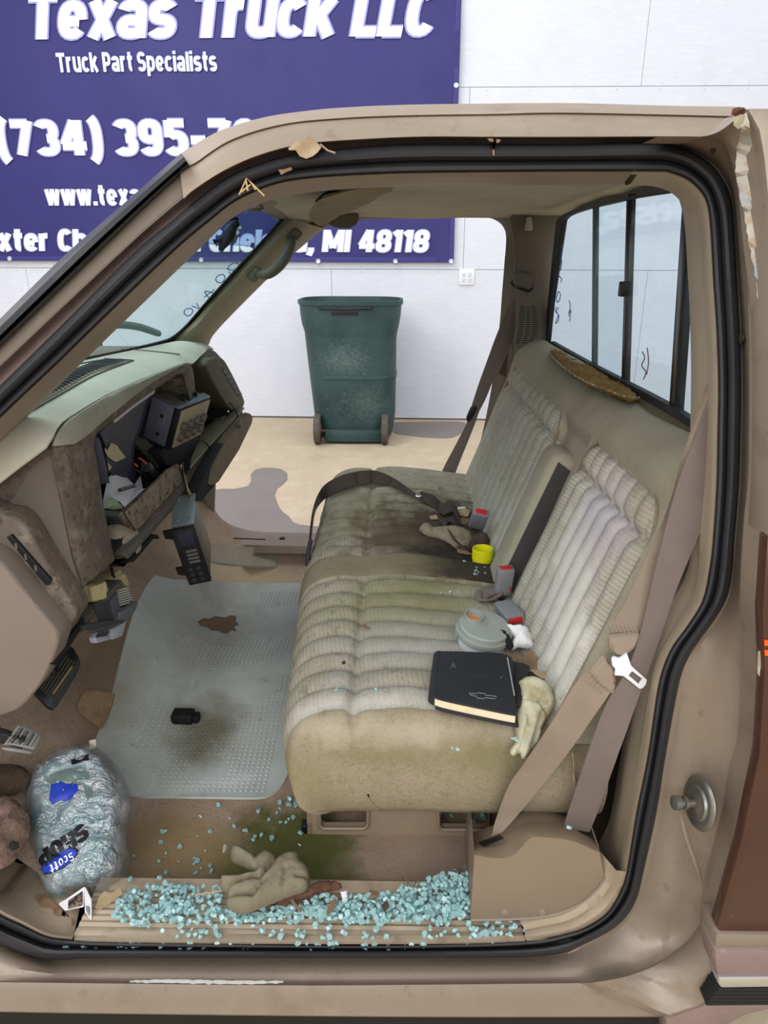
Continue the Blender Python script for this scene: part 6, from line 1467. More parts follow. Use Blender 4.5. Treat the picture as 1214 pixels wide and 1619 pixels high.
# black folder next to the book, glove, rags in the crease
fpx = [(806, 1044), (828, 1048), (838, 1052), (830, 1090), (822, 1112), (815, 1112)]
o = link('notebook', prism([P(a, b, Z=zb + .012) for a, b in fpx], (0, 0, -.010), .002), M_bk, None, P(820, 1075, Z=zb + .004), 30); tag(o, 'black notebook edge tucked between the book and the leather glove', 'notebook')
gpx = pxc([(820, 1078), (832, 1070), (850, 1072), (866, 1082), (874, 1098), (878, 1112), (872, 1126), (862, 1140), (856, 1152), (854, 1166), (846, 1180), (838, 1190), (831, 1199), (825, 1200), (821, 1190), (812, 1196), (806, 1190), (808, 1182), (816, 1168), (814, 1140), (822, 1110), (824, 1092), (820, 1078)], 70)[:-1]
solo('work_glove', 'pale leather work glove hanging over the near cushion edge beside the book', 'glove', gpx, .034, (.05, -.62, .78), .017, .014, .014, .0030, M_gl_tan, .0016, 90, 12,
     [((836, 1142), (821, 1188), .0045, .5), ((854, 1132), (840, 1182), .0045, .5), ((826, 1106), (862, 1116), .003, .45), ((850, 1112), (868, 1140), .003, .5), ((828, 1120), (834, 1146), .002, .35)])
solo('cloth_rag', 'dark brown cuff rag crumpled on top of the pale leather glove', 'rag', pxc([(815, 1072), (822, 1066), (840, 1062), (856, 1066), (868, 1074), (872, 1086), (860, 1082), (846, 1078), (828, 1078), (815, 1072)], 34)[:-1], .050, (.0, -.5, .86), .008, .006, .008, .005, mk('dark_cuff', (74, 58, 42), .95, layers=((20, (48, 38, 30), .42, .68, .7),)), .004, 90, 4)
def osd(a, b): return CAM + (onseat(a, b, .02) - CAM) * .965
solo('cloth_rag', 'white rag with dark spots crumpled in the crease by the flat buckle', 'rag', pxc([(796, 996), (800, 986), (808, 988), (822, 988), (834, 992), (840, 1004), (846, 1022), (836, 1026), (820, 1024), (810, 1028), (804, 1020), (812, 1008), (796, 996)], 40)[:-1], .036, (-.1, -.6, .8), .014, .010, .016, .005, M_rag_w, .006, 75, 9, base=osd)
solo('cloth_rag', 'black strip of cloth between the jar and the white rag', 'rag', pxc([(790, 994), (800, 998), (808, 1010), (812, 1022), (806, 1028), (800, 1022), (794, 1008), (788, 1000), (790, 994)], 30)[:-1], .030, (-.1, -.5, .85), .010, .006, .008, .005, mk('black_cloth', (26, 26, 28), .95), .004, 90, 5, base=lambda a, b: CAM + (osd(a, b) - CAM) * .993)
leafthing([(815, 1046), (828, 1038), (836, 1028), (842, 1030), (846, 1036), (860, 1044), (858, 1060), (850, 1070), (842, 1062), (838, 1046), (824, 1048)], 'large crumpled brown leaf in seat crease above the pale glove', osd, (-.2, -.5, .8), M_leaf, .010, 9, .010)
leafthing([(800, 1036), (812, 1034), (822, 1038), (810, 1043)], 'narrow brown leaf between jar and book corner', osd, (0, -.3, .95), M_leaf, .004, 10, .0)
leafthing([(838, 1056), (852, 1058), (866, 1066), (870, 1076), (856, 1074), (846, 1066)], 'brown curled leaf in the crease just above the dark cuff rag', osd, (-.2, -.5, .8), M_leaf2, .008, 11, .012)
# straw on the near cushion side
tw = link('dry_stalk', tube([P(a, b, Y=.088) for a, b in pxc([(905, 1190), (907, 1210), (907, 1228), (909, 1240)], 12)], [.0012] * 8 + [.002, .003, .003, .001], 6), M_leaf2, None, P(906, 1215, Y=.088), 60); tag(tw, 'thin dry stalk hanging on near cushion side between the two straps', 'stalk')

# --- floor mat
M_mat = mk('grey_green_vinyl_mat', (176, 180, 174), .62, layers=((3.5, (150, 153, 144), .45, .7, .6), (9, (192, 197, 194), .5, .75, .5), (40, (104, 100, 86), .6, .76, .5)),
   stains=(((-.43, .56, .26), (.10, .16, .2), (104, 98, 74), .85, (12, 1.2, .3)), ((-.55, .95, .3), (.16, .30, .3), (140, 142, 130), .7, (6, 1.0, .2)), ((-.62, 1.25, .3), (.14, .2, .3), (124, 116, 100), .75, (8, 1.0, .2)), ((-.34, .42, .26), (.14, .08, .2), (196, 202, 202), .7, (8, 1.0, .2)), ((-.62, .55, .3), (.06, .25, .3), (124, 116, 96), .6, (10, 1.2, .2))), bump=.15, bscale=220)
def matz(a, b):
    p = zfloor(a, b); return p + Vector((0, 0, .007 + .004 * noise.noise(p * 7)))
mo = pxc([(246, 913), (270, 918), (300, 920), (350, 922), (420, 925), (482, 925), (486, 930), (476, 975), (466, 1040), (456, 1120), (456, 1170), (462, 1195), (457, 1222), (446, 1244), (430, 1259), (412, 1265), (340, 1265), (260, 1264), (200, 1262), (188, 1258), (186, 1235), (178, 1212), (166, 1196), (152, 1186), (150, 1178), (160, 1150), (172, 1115), (184, 1076), (194, 1036), (204, 998), (216, 960), (230, 932), (246, 913)], 130)[:-1]
mat = link('floor_mat', sheet(mo, 9, matz, .005), M_mat, None, zfloor(320, 1100), 60); tag(mat, 'grey green vinyl floor mat with a worn hole on the cab floor', 'floor mat')
ho = [(313, 987), (322, 982), (332, 983), (340, 979), (356, 981), (366, 977), (374, 979), (373, 986), (378, 992), (370, 994), (374, 1002), (366, 1000), (360, 1005), (346, 1001), (334, 1000), (328, 995), (318, 993)]
link('worn_hole', sheet(ho, 8, lambda a, b: matz(a, b) + Vector((0, 0, .0022)), .0012), mk('brown_hole_dirt', (112, 92, 70), .95, layers=((60, (82, 66, 50), .45, .7, .7),)), mat, None, None, 'brown worn hole')
nb = []
nubm = lambda p: mesh([p + Vector((.0028 * cos(2 * pi * k / 6), .0028 * sin(2 * pi * k / 6), 0)) for k in range(6)] + [p + Vector((.0012 * cos(2 * pi * k / 6), .0012 * sin(2 * pi * k / 6), .0022)) for k in range(6)], [[k, (k + 1) % 6, 6 + (k + 1) % 6, 6 + k] for k in range(6)] + [[6 + k for k in range(6)]], False)
for i in range(36):
    for j in range(80):
        x = -.60 + i * .0115; y = .345 + j * .0125
        if y > 1.32 or y < .372: continue
        p = Vector((x, y, zf(x, y) + .0075)); 
        k = noise.noise(Vector((x * 5, y * 5, 4)))
        if k > -.05 and x > -.585 + .15 * (y > .9) and x < -.255: nb.append(p + Vector((0, 0, .004 * noise.noise(Vector((x, y, zf(x, y))) * 7))))
V, F = [], []
for p in nb:
    b = len(V); m_ = nubm(p); V += [v.co.copy() for v in m_.vertices]; F += [[b + i for i in q.vertices] for q in m_.polygons]; bpy.data.meshes.remove(m_)
o = link('nubs', mesh(V, F, False), M_mat, mat, None, None); o['kind'] = 'stuff'
def onfloor(a, b, off=0): return zfloor(a, b) + Vector((0, 0, off))
blk = _f3(matz(291, 1146) + Vector((0, 0, .016)), (1, -.03, 0), (0, 1, 0))
o = link('rubber_block', join(box((.05, .034, .026), blk, .004, 3), box((.014, .022, .02), blk @ Matrix.Translation((.032, 0, -.002)), .003)), mk('black_rubber', (20, 20, 20), .75, layers=((40, (38, 36, 34), .5, .75, .5),)), None, matz(291, 1146), 40); tag(o, 'small black rubber block lying on the floor mat', 'rubber block')
o = link('floor_patch', sheet([(121, 1124), (126, 1112), (134, 1098), (150, 1097), (182, 1103), (178, 1120), (170, 1142), (161, 1157), (144, 1146), (128, 1134)], 9, lambda a, b: onfloor(a, b, .007), .004), mk('rusty_tan_pad', (138, 114, 88), .9, layers=((12, (98, 78, 60), .42, .68, .7), (40, (160, 132, 98), .58, .75, .5)), bump=.4, bscale=120), truck, None, 60, 'rusty tan heel pad')
# low step of tan carpet and trim between mat and far sill
# --- pedals
def slab(px, pln, t, m, name, par, bev=.002, label=None): return link(name, prism([P(a, b, plane=pln) for a, b in px], pln[1] * t, bev), m, par, None, 30, label)
BP = (P(90, 1068, X=-.60), Vector((.62, -.35, .70)).normalized())
bpd = thing('brake_pedal', 'wide black ribbed brake pedal below the dash', 'pedal', BP[0])
slab([(53, 1092), (60, 1078), (100, 1022), (106, 1018), (116, 1024), (126, 1040), (128, 1050), (122, 1066), (92, 1114), (86, 1121), (76, 1116)], BP, -.012, M_gblk, 'pad', bpd)
for k in range(6):
    t = k / 5
    a0, b0, a1, b1 = 70 + 28 * t, 1097 - 0 * t, 106 + 14 * t, 1034 + 22 * t
    a0, b0 = 64 + 20 * t, 1090 + 16 * t; a1, b1 = 102 + 18 * t, 1032 + 20 * t
    link('rib', tube([P(a0, b0, plane=BP) + BP[1] * .001, P(a1, b1, plane=BP) + BP[1] * .001], .0022, 6), mk('worn_black_rubber', (70, 66, 58), .7), bpd)
link('worn_strip', tube([P(83, 1098, plane=BP) + BP[1] * .002, P(113, 1055, plane=BP) + BP[1] * .002], .0022, 6), mk('worn_tan_edge', (142, 124, 92), .8), bpd)
link('arm', box((.26, .014, .02), _f3(BP[0] + Vector((-.10, .0, .09)), (-.75, 0, .66), (0, 1, 0)), .003), M_black, bpd)
KP = (P(35, 1166, X=-.545), Vector((.5, -.45, .74)).normalized())
pk = thing('parking_pedal', 'grey ribbed parking brake pedal at the kick panel', 'pedal', KP[0])
M_pkg = mk('grey_metal_pedal', (120, 120, 118), .45, .5, layers=((30, (84, 82, 80), .45, .7, .6),))
slab(pxc([(5, 1178), (9, 1172), (28, 1147), (33, 1146), (60, 1158), (64, 1164), (62, 1172), (54, 1186), (50, 1184), (20, 1178), (5, 1178)], 30)[:-1], KP, -.006, M_pkg, 'pad', pk)
slab([(3, 1180), (22, 1181), (52, 1187), (50, 1192), (22, 1188), (4, 1185)], (KP[0] - KP[1] * .004, KP[1]), -.006, M_pkg, 'pad_edge', pk)
for k in range(7):
    t = k / 6
    link('rib', tube([P(12 + 36 * t, 1174 + 6 * t, plane=KP) + KP[1] * .001, P(31 + 27 * t, 1150 + 12 * t, plane=KP) + KP[1] * .001], .0013, 6), mk('dark_rib', (48, 47, 46), .6) if k % 2 else M_steel, pk)
link('arm', box((.22, .012, .02), _f3(KP[0] + Vector((-.10, .0, .03)), (-.9, 0, .35), (0, 1, 0)), .003), M_black, pk)
# --- torn carpet underlay by the kick panel
M_pad = mk('brown_felt_padding', (112, 90, 80), .98, layers=((30, (74, 58, 50), .42, .66, .8), (70, (146, 122, 108), .54, .72, .5)), bump=1.0, bscale=140)
fl_b = lambda a, b: onfloor(a, b, .03)
o = solo('carpet_underlay', 'torn brown felt underlay curling up at the front sill corner', 'underlay', pxc([(-40, 1270), (-10, 1258), (20, 1262), (40, 1282), (48, 1300), (46, 1322), (34, 1344), (24, 1360), (6, 1372), (-20, 1380), (-50, 1370), (-60, 1320), (-40, 1270)], 44)[:-1], 0, (.25, -.5, .83), .018, .02, .03, .009, M_pad, .016, 70, 6, base=fl_b)
link('dark_hole', inflate([P(a, b, plane=(onfloor(0, 1325, .03) + Vector((.25, -.5, .83)) * .036, Vector((.25, -.5, .83)).normalized())) for a, b in ((14, 1334), (20, 1328), (30, 1332), (31, 1340), (20, 1346), (14, 1342))], (.25, -.5, .83), .002, .004, .004, .005), M_dark, o, None, None, 'dark hole')
solo('carpet_underlay', 'dark torn carpet flap above the felt underlay, next to the towel bag', 'underlay', pxc([(-40, 1216), (0, 1208), (30, 1210), (46, 1222), (40, 1246), (20, 1258), (-10, 1262), (-50, 1262), (-40, 1216)], 30)[:-1], 0, (.25, -.5, .83), .008, .02, .02, .009, mk('dark_torn_carpet', (70, 56, 46), .98, layers=((30, (48, 38, 32), .42, .66, .8), (70, (96, 80, 66), .56, .72, .5)), bump=1.0, bscale=140), .010, 45, 2, base=lambda a, b: onfloor(a, b, .015))
# --- bag of shop towels
BN = Vector((.12, -.50, .855)).normalized()
bagc = onfloor(128, 1318, .055); BPL = (bagc, BN)
bag_o = pxc([(140, 1179), (123, 1182.5), (92, 1193), (66, 1208), (52, 1229), (44, 1260), (43.5, 1307), (50, 1347), (59, 1385), (69, 1406), (83, 1421), (97, 1425), (126.5, 1411), (151, 1418), (168, 1418), (176, 1407), (196, 1388), (203, 1367), (204, 1307), (213, 1279), (208, 1260), (196, 1229), (178, 1203), (158, 1186), (140, 1179)], 90)[:-1]
bag_i = pxc([(138, 1186), (120, 1190), (90, 1202), (68, 1216), (56, 1238), (49, 1265), (49, 1310), (56, 1350), (66, 1388), (80, 1412), (97, 1418), (124, 1402), (150, 1394), (172, 1372), (182, 1340), (184, 1300), (182, 1260), (172, 1222), (156, 1198), (138, 1186)], 80)[:-1]
bag = thing('towel_bag', 'clear plastic bag of blue green shop towels with black and blue print', 'bag', onfloor(128, 1318))
M_tow = mk('blue_green_towels', (112, 160, 164), .7, layers=((6, (168, 196, 198), .48, .66, .8, (1, 1, 1)), (4.5, (62, 96, 98), .52, .68, .8), (13, (176, 168, 178), .56, .68, .7), (22, (60, 76, 76), .62, .72, .7), (7, (214, 222, 226), .62, .72, .7)), bump=.6, bscale=60)
tow = inflate([P(a, b, plane=BPL) for a, b in bag_i], BN, .046, .05, .040, .008, .009, 22, 4)
link('towels', tow, M_tow, bag, None, 70, 'blue green folded towels')
wme = inflate([P(a, b, plane=BPL) for a, b in bag_o], BN, .056, .05, .034, .006, .007, 45, 9)
WB_ = bvh(wme)
def film(name, tint, gloss, rough, bumpn):
    m = bpy.data.materials.new(name); m.use_nodes = True; N = NT(m); N.n.remove(N.n['Principled BSDF']); out = N.n['Material Output']
    tr = N.add('ShaderNodeBsdfTransparent'); tr.inputs[0].default_value = lin(tint)
    gl = N.add('ShaderNodeBsdfGlossy'); gl.inputs['Roughness'].default_value = rough
    df = N.add('ShaderNodeBsdfDiffuse'); df.inputs[0].default_value = lin((200, 202, 206))
    pos = N.add('ShaderNodeNewGeometry').outputs['Position']
    bp_n = N.add('ShaderNodeBump'); bp_n.inputs['Strength'].default_value = .9; bp_n.inputs['Distance'].default_value = .012
    N.link(noisen(N, pos, bumpn, 4, .6, (1, 1.6, 1)), bp_n.inputs['Height']); N.link(bp_n.outputs[0], gl.inputs['Normal'])
    m1 = N.add('ShaderNodeMixShader'); N.link(maprange(N, noisen(N, pos, 26, 4), .42, .75, .06, .5), m1.inputs[0]); N.link(tr.outputs[0], m1.inputs[1]); N.link(df.outputs[0], m1.inputs[2])
    m2 = N.add('ShaderNodeMixShader'); m2.inputs[0].default_value = gloss; N.link(m1.outputs[0], m2.inputs[1]); N.link(gl.outputs[0], m2.inputs[2]); N.link(m2.outputs[0], out.inputs[0]); return m
link('plastic_wrap', wme, film('clear_film', (236, 240, 242), .22, .18, 50), bag, None, 70, 'clear crinkled plastic wrap')
def onbag(a, b, off=.0012):
    h, n, _, _ = WB_.ray_cast(CAM, ray(a, b).normalized())
    return (h + n * off) if h is not None else P(a, b, plane=(bagc + BN * .05, BN)) 
M_pb = mk('black_print', (20, 20, 24), .45); M_pbl = mk('blue_print', (34, 58, 168), .4); M_pw = mk('white_print', (232, 236, 240), .5); M_pgr = mk('grey_green_print', (92, 112, 108), .5)
def decal(px, m, name, off=.0012, label=None): return link(name, sheet(px, 7, lambda a, b: onbag(a, b, off), 0), m, bag, None, 60, label)
decal([(112, 1202), (140, 1192), (141, 1202), (114, 1210)], M_pb, 'print_bar'); decal([(70, 1228), (90, 1220), (112, 1216), (140, 1222), (142, 1232), (112, 1236), (86, 1240), (72, 1236)], M_pgr, 'print_patch')
decal([(82, 1238), (96, 1236), (106, 1240), (122, 1240), (124, 1250), (114, 1262), (104, 1268), (96, 1266), (84, 1272), (77, 1264), (80, 1250)], M_pbl, 'print_patch', .0012, 'blue printed patch')
decal([(130, 1240), (143, 1244), (147, 1258), (138, 1264), (134, 1252)], M_pgr, 'print_patch')
ell = [(94.5 + 31 * cos(t) * .86 + 11.5 * sin(t) * .5 , 1361 - 31 * cos(t) * .52 + 11.5 * sin(t) * .86) for t in [2 * pi * k / 40 for k in range(40)]]
ell2 = [(94.5 + (x - 94.5) * 1.08, 1361 + (y - 1361) * 1.12) for x, y in ell]
decal(ell2, M_pb, 'logo_edge', .0010); decal(ell, M_pbl, 'logo_oval', .0016, 'blue oval logo')
def bagtext(text, org, d, height, width, m, hw, shear, off, name):
    V, F, W, spn = lettering(text, hw, .06, .2, shear)
    L = math.hypot(*d); d = (d[0] / L, d[1] / L); u = (d[1] * -1 * -1, -d[0])
    u = (-d[1] * -1, -d[0])
    out = [onbag(org[0] + d[0] * v.x / W * width + u[0] * v.y * height, org[1] + d[1] * v.x / W * width + u[1] * v.y * height, off) for v in V]
    link(name, mesh(out, F, False), m, bag, None, None)
bagtext('SHOP', (130, 1302), (-.84, .54), 25, 88, M_pb, .13, .12, .0014, 'shop_lettering')
bagtext('Scott', (113, 1347), (-.86, .50), 14, 42, M_pw, .07, .25, .0022, 'logo_lettering')
# price card sticking out under the bag
cardc = P(120, 1430, near=.06); card = thing('paper_card', 'folded white printed card under the bottom of the towel bag', 'card', cardc)
cdp = lambda px, n: [P(a, b, near=y) for a, b, y in px]
M_card = mk('white_card', (222, 218, 220), .7)
link('card_panel', prism(cdp([(93, 1430, .055), (104, 1424, .06), (133, 1404, .07), (132, 1434, .05), (103, 1440, .045)], 0), (0, .002, .001)), M_card, card, None, None)
link('card_panel', prism(cdp([(133.5, 1404, .07), (143, 1424, .05), (143.5, 1455, .03), (134, 1441, .045)], 0), (.001, .002, 0)), M_card, card, None, None)
link('print_patch', prism(cdp([(108, 1423, .0605), (131, 1408, .0675), (130, 1431, .049), (108, 1437, .0455)], 0), (0, -.0006, 0)), mk('brown_print', (120, 104, 86), .7, layers=((140, (40, 34, 36), .48, .56, 1), (60, (176, 70, 50), .6, .68, .7))), card, None, None)
link('print_patch', prism(cdp([(136, 1432, .046), (141, 1434, .043), (141.5, 1448, .033), (136.5, 1438, .042)], 0), (-.0004, -.0008, 0)), mk('grey_print', (120, 118, 128), .7), card, None, None)
leafthing(pxc([(54, 1418), (60, 1414), (75, 1419), (92, 1432), (106, 1446), (117, 1456), (116, 1468), (106, 1454), (96, 1447), (84, 1462), (74, 1466), (69, 1448), (66, 1432), (54, 1418)], 36)[:-1], 'large curled brown leaf on the front sill corner below the towel bag', lambda a, b: P(a, b, near=.05), (0, -.4, .9), M_leaf, .010, 13, .004)
o = link('paper_scrap', prism(cdp([(141, 1172, .30), (151, 1170, .30), (152, 1182, .29), (142, 1184, .29)], 0), (0, .001, .001)), mk('cream_paper', (206, 198, 176), .8), None, P(146, 1178, near=.295), None); tag(o, 'small cream paper scrap between the bag top and the mat', 'paper scrap')
o = link('cardboard_scrap', sheet([(151, 1437), (158, 1418), (166, 1410), (176, 1414), (192, 1404), (194, 1414), (176, 1428), (160, 1440)], 8, lambda a, b: P(a, b, near=.05) + Vector((0, 0, .003)), .0015), mk('clear_brown_film', (150, 132, 104), .4, layers=((40, (178, 160, 128), .5, .75, .6),)), None, P(170, 1424, near=.05), None); tag(o, 'brownish plastic film scrap on the sill beside the bag foot', 'plastic scrap')
# --- work glove on the sill
GP = pl(P(360, 1440, Z=.303), P(480, 1415, Z=.306), P(420, 1350, Z=.318))
gn = GP[1] if GP[1].z > 0 else -GP[1]
gpts = [(363.6, 1350), (367.6, 1345), (380, 1343), (392.6, 1349.7), (405, 1357.6), (417.6, 1351), (428, 1352), (438, 1359), (446, 1355.7), (471, 1353.6), (477, 1367), (488, 1377), (489.6, 1395), (483, 1409), (463, 1416), (439.5, 1425), (417.6, 1434), (392.6, 1443.6), (377, 1444), (361, 1437), (357, 1428), (359.7, 1417), (355, 1410), (348, 1404.5), (348, 1393.5), (353.5, 1389.6), (377, 1390), (395.7, 1385), (405, 1382.6), (399, 1378), (383, 1370), (369, 1364), (364, 1357.6)]
gp2 = pxc(gpts + [gpts[0]], 110)[:-1]
gme = inflate([P(a, b, plane=(GP[0] + gn * .012, gn)) for a, b in gp2], gn, .026, .010, .016, .0036, .0018, 80, 21, .5,
   [(P(*a, plane=(GP[0] + gn * .012, gn)), P(*b, plane=(GP[0] + gn * .012, gn)), w, d) for a, b, w, d in (((360, 1409), (405, 1395), .0045, .6), ((358, 1424), (400, 1424), .005, .55), ((400, 1424), (420, 1402), .004, .4), ((424, 1382), (440, 1360), .005, .6), ((405, 1357), (405, 1382), .004, .3), ((424, 1384), (410, 1400), .004, .5), ((452, 1386), (448, 1412), .003, .25), ((470, 1398), (488, 1396), .003, .4))])
o = link('work_glove', gme, M_gl_ol, None, P(420, 1410, Z=.305), 70); tag(o, 'olive grey leather work glove lying on broken glass at the door sill', 'glove')
link('cuff_stain', inflate([P(a, b, plane=(GP[0] + gn * .034, gn)) for a, b in ((462, 1366), (470, 1358), (474, 1362), (466, 1372))], gn, .001, .002, .004, .004), mk('rusty_stain', (110, 74, 50), .9), o, None, None, 'rusty stain')
BARK = mk('dark_bark', (92, 62, 48), .95, layers=((30, (60, 40, 32), .42, .68, .8), (60, (128, 96, 74), .55, .72, .5)), bump=.8, bscale=120)
o = link('bark_strip', inflate([P(a, b, Z=.304) for a, b in pxc([(432, 1428), (452, 1418), (480, 1408), (505, 1398), (522, 1398), (538, 1400), (540, 1408), (522, 1412), (500, 1416), (470, 1426), (446, 1432), (432, 1428)], 34)[:-1]], (0, -.2, .97), .008, .003, .006, .004, .004, 90, 3), BARK, None, P(480, 1416, Z=.303), 60); tag(o, 'dark strip of bark on the sill behind the olive glove', 'bark')
def twig(pts, r, label, m=M_leaf, Z=.312):
    q = [P(a, b, Z=Z) for a, b in pts]; o = link('twig', tube(crom(q, 12), r, 6), m, None, q[0], 60); tag(o, label, 'twig'); return o
twig([(458, 1416), (466, 1430), (476, 1440)], .0028, 'short thick twig poking from under the olive glove', M_leaf, .310); twig([(308, 1415), (328, 1412), (350, 1408)], .0020, 'grey twig at the finger tips of the olive glove', M_leaf2); twig([(640, 1388), (650, 1402), (660, 1392)], .0014, 'thin brown twig on glass below the seat base', M_leaf); twig([(641, 1392), (640, 1376), (646, 1362)], .0008, 'pale straw on the carpet below the seat base', M_leaf2, .27)
leafthing([(578, 1412), (586, 1404), (596, 1408), (600, 1418), (590, 1422), (580, 1420)], 'small brown leaf on the sill edge, left of the glass pile peak', lambda a, b: P(a, b, Z=.306), (0, -.3, .95), M_leaf, .006, 15)
leafthing([(602, 1432), (612, 1424), (616, 1434), (608, 1442)], 'dark brown leaf bit inside the glass pile', lambda a, b: P(a, b, Z=.314), (0, -.3, .95), M_rag_d, .006, 16)
leafthing([(516, 1444), (522, 1426), (530, 1422), (534, 1424), (526, 1440), (518, 1448)], 'narrow brown curled leaf on glass right of the bark strip', lambda a, b: P(a, b, Z=.312), (0, -.3, .95), M_leaf, .006, 17)
o = link('paper_scrap', inflate([P(a, b, Z=.308) for a, b in ((538, 1410), (548, 1408), (550, 1420), (542, 1423))], (0, -.3, .95), .002, .001, .004, .004), mk('red_white_paper', (224, 214, 218), .7, layers=((60, (190, 60, 70), .56, .62, 1),)), None, P(544, 1415, Z=.306), None); tag(o, 'tiny red and white paper scrap on the sill', 'paper scrap')
o = link('plastic_scrap', inflate([onfloor(a, b, .004) for a, b in ((354, 1337), (359, 1338), (357, 1352), (350, 1366), (344, 1368), (341, 1360), (349, 1352))], (0, -.3, .95), .003, .001, .004, .004, .002, 90), mk('crumpled_clear', (186, 186, 172), .3), None, onfloor(350, 1352), None); tag(o, 'small crumpled clear plastic scrap on the mouldy carpet', 'plastic scrap')
# leaf and straw on the roof seal
ND = lambda o_: (lambda a, b: P(a, b, near=o_))
leafthing([(456, 236), (464, 230), (470, 222), (482, 224), (486, 212), (494, 216), (500, 222), (508, 232), (502, 240), (494, 246), (484, 250), (474, 248), (468, 240), (458, 240)], 'pale dry leaf stuck on the roof edge above the windshield pillar', ND(-.036), (0, -.95, .3), M_leaf2, .007, 18)
o = link('leaf_stalk', tube([P(a, b, near=-.036) for a, b in ((506, 228), (518, 238), (530, 242))], .0012, 6), M_leaf2, None, P(510, 232, near=-.03), 60); tag(o, 'dark leaf stalk on the roof seal beside the pale leaf', 'stalk')
leafthing([(440, 268), (448, 268), (460, 264), (462, 268), (452, 272), (444, 276)], 'small brown leaf curl on the seal below the roof leaf', ND(-.028), (0, -.95, .3), M_leaf, .004, 19)
leafthing([(770, 220), (780, 219), (792, 222), (788, 226), (782, 228), (782, 246), (779, 244), (778, 228)], 'brown leaf rag caught at the middle of the roof seal', ND(-.030), (0, -.95, .3), M_leaf, .004, 20)
M_straw = mk('yellow_straw', (176, 152, 104), .8)
for k, pts in enumerate(([(378, 308), (390, 282), (398, 290), (404, 300)], [(389, 286), (392, 302)], [(396, 288), (418, 310)], [(381, 304), (396, 292)])):
    o = link('straw', tube([P(a, b, near=-.028) for a, b in pts], .0010, 5), M_straw, None, P(*pts[0], near=-.028), 60); tag(o, ('steep left straw of the tuft on the front roof seal', 'short middle straw of the tuft on the front roof seal', 'long right straw of the tuft on the front roof seal', 'crossing low straw of the tuft on the front roof seal')[k], 'straw', 'straw tuft on the roof seal')
for k, (a, b, lab) in enumerate(((1173, 536, 'dark dead insect on the rear pillar seal edge'), (1128, 237, 'small dark debris lump near the rear roof corner'))):
    o = link('debris_lump', inflate([P(a + dx, b + dy, near=-.02 - .012 * k) for dx, dy in ((-4, -8), (2, -8), (5, -2), (2, 6), (-2, 9), (-5, 2))], (0, -1, .1), .005, .003, .004, .003, .004, 160, k), M_rag_d, None, P(a, b, near=-.02 - .012 * k), None); tag(o, lab, 'debris')
# --- loose sun visor hanging at the far header
vz = thing('sun_visor', 'drooping torn tan sun visor at the top of the windshield', 'sun visor', P(560, 325, Y=1.2))
VP = pl(P(488, 350, Y=1.05), P(625, 296, Y=.85), P(560, 350, Y=1.25))
vn = VP[1] if VP[1].z < 0 else -VP[1]
link('visor_board', inflate([P(a, b, plane=VP) for a, b in pxc([(487, 342), (492, 330), (500, 320), (516, 312), (560, 300), (608, 294), (626, 294), (610, 302), (580, 318), (545, 335), (522, 345), (500, 353), (487, 342)], 50)[:-1]], vn, .008, .006, .01, .012, .003, 20, 4), mk('dusty_visor_cloth', (146, 136, 112), .95, layers=((8, (120, 112, 90), .42, .68, .6), (40, (164, 154, 130), .55, .75, .4)), bump=.4, bscale=140), vz, None, 60)
link('visor_shadow_board', inflate([P(a, b, plane=(VP[0] + Vector((0, .06, .01)), VP[1])) for a, b in pxc([(498, 318), (508, 308), (528, 299), (560, 295), (600, 292), (626, 293), (600, 298), (560, 303), (520, 312), (500, 322), (498, 318)], 40)[:-1]], vn, .003, .003, .006, .010), M_black, vz, None, 60, 'black sheet standing for the shadow gap above the visor')  # black sheet paints the shadow gap over the visor
link('visor_flap', inflate([P(a, b, Y=1.36) for a, b in pxc([(516, 348), (530, 340), (552, 336), (566, 336), (567, 344), (564, 354), (556, 360), (544, 362), (524, 358), (516, 348)], 34)[:-1]], (0, -1, -.3), .006, .005, .008, .008), mk('brown_flap', (94, 84, 68), .8), vz, None, 60)
# --- rear view mirror
rm = P(363, 373, Y=.86)
mir = thing('rear_view_mirror', 'black rear view mirror on its stalk at the windshield', 'mirror', rm)
MP = pl(P(363, 373, Y=.86), P(386, 350, Y=.93), P(352, 400, Y=.80))
link('mirror_shell', inflate([P(a, b, Y=.86) for a, b in pxc([(345, 392), (347, 378), (354, 362), (366, 352), (378, 350), (386, 355), (387, 364), (380, 378), (368, 390), (354, 398), (347, 397), (345, 392)], 44)[:-1]], (.55, -.75, -.2), .014, .016, .016, .006), mk('mirror_black', (30, 31, 30), .45, layers=((20, (48, 48, 46), .5, .75, .5),)), mir, None, 60)
link('mirror_face', inflate([P(a, b, Y=.848) for a, b in pxc([(366, 388), (372, 372), (380, 360), (385, 358), (386, 364), (380, 377), (370, 388), (366, 388)], 24)[:-1]], (.7, -.7, -.2), .009, .004, .004, .004), mk('mirror_glass', (96, 92, 88), .15, .9), mir, None, 60)
link('stalk', tube([P(362, 356, Y=.87), P(366, 349, Y=.88), P(374, 347, Y=.9)], .006, 8), M_black, mir)
link('lever', tube([P(348, 380, Y=.855), P(341, 381, Y=.85), P(338, 382, Y=.85)], [.003, .003, .0065], 8), M_black, mir)
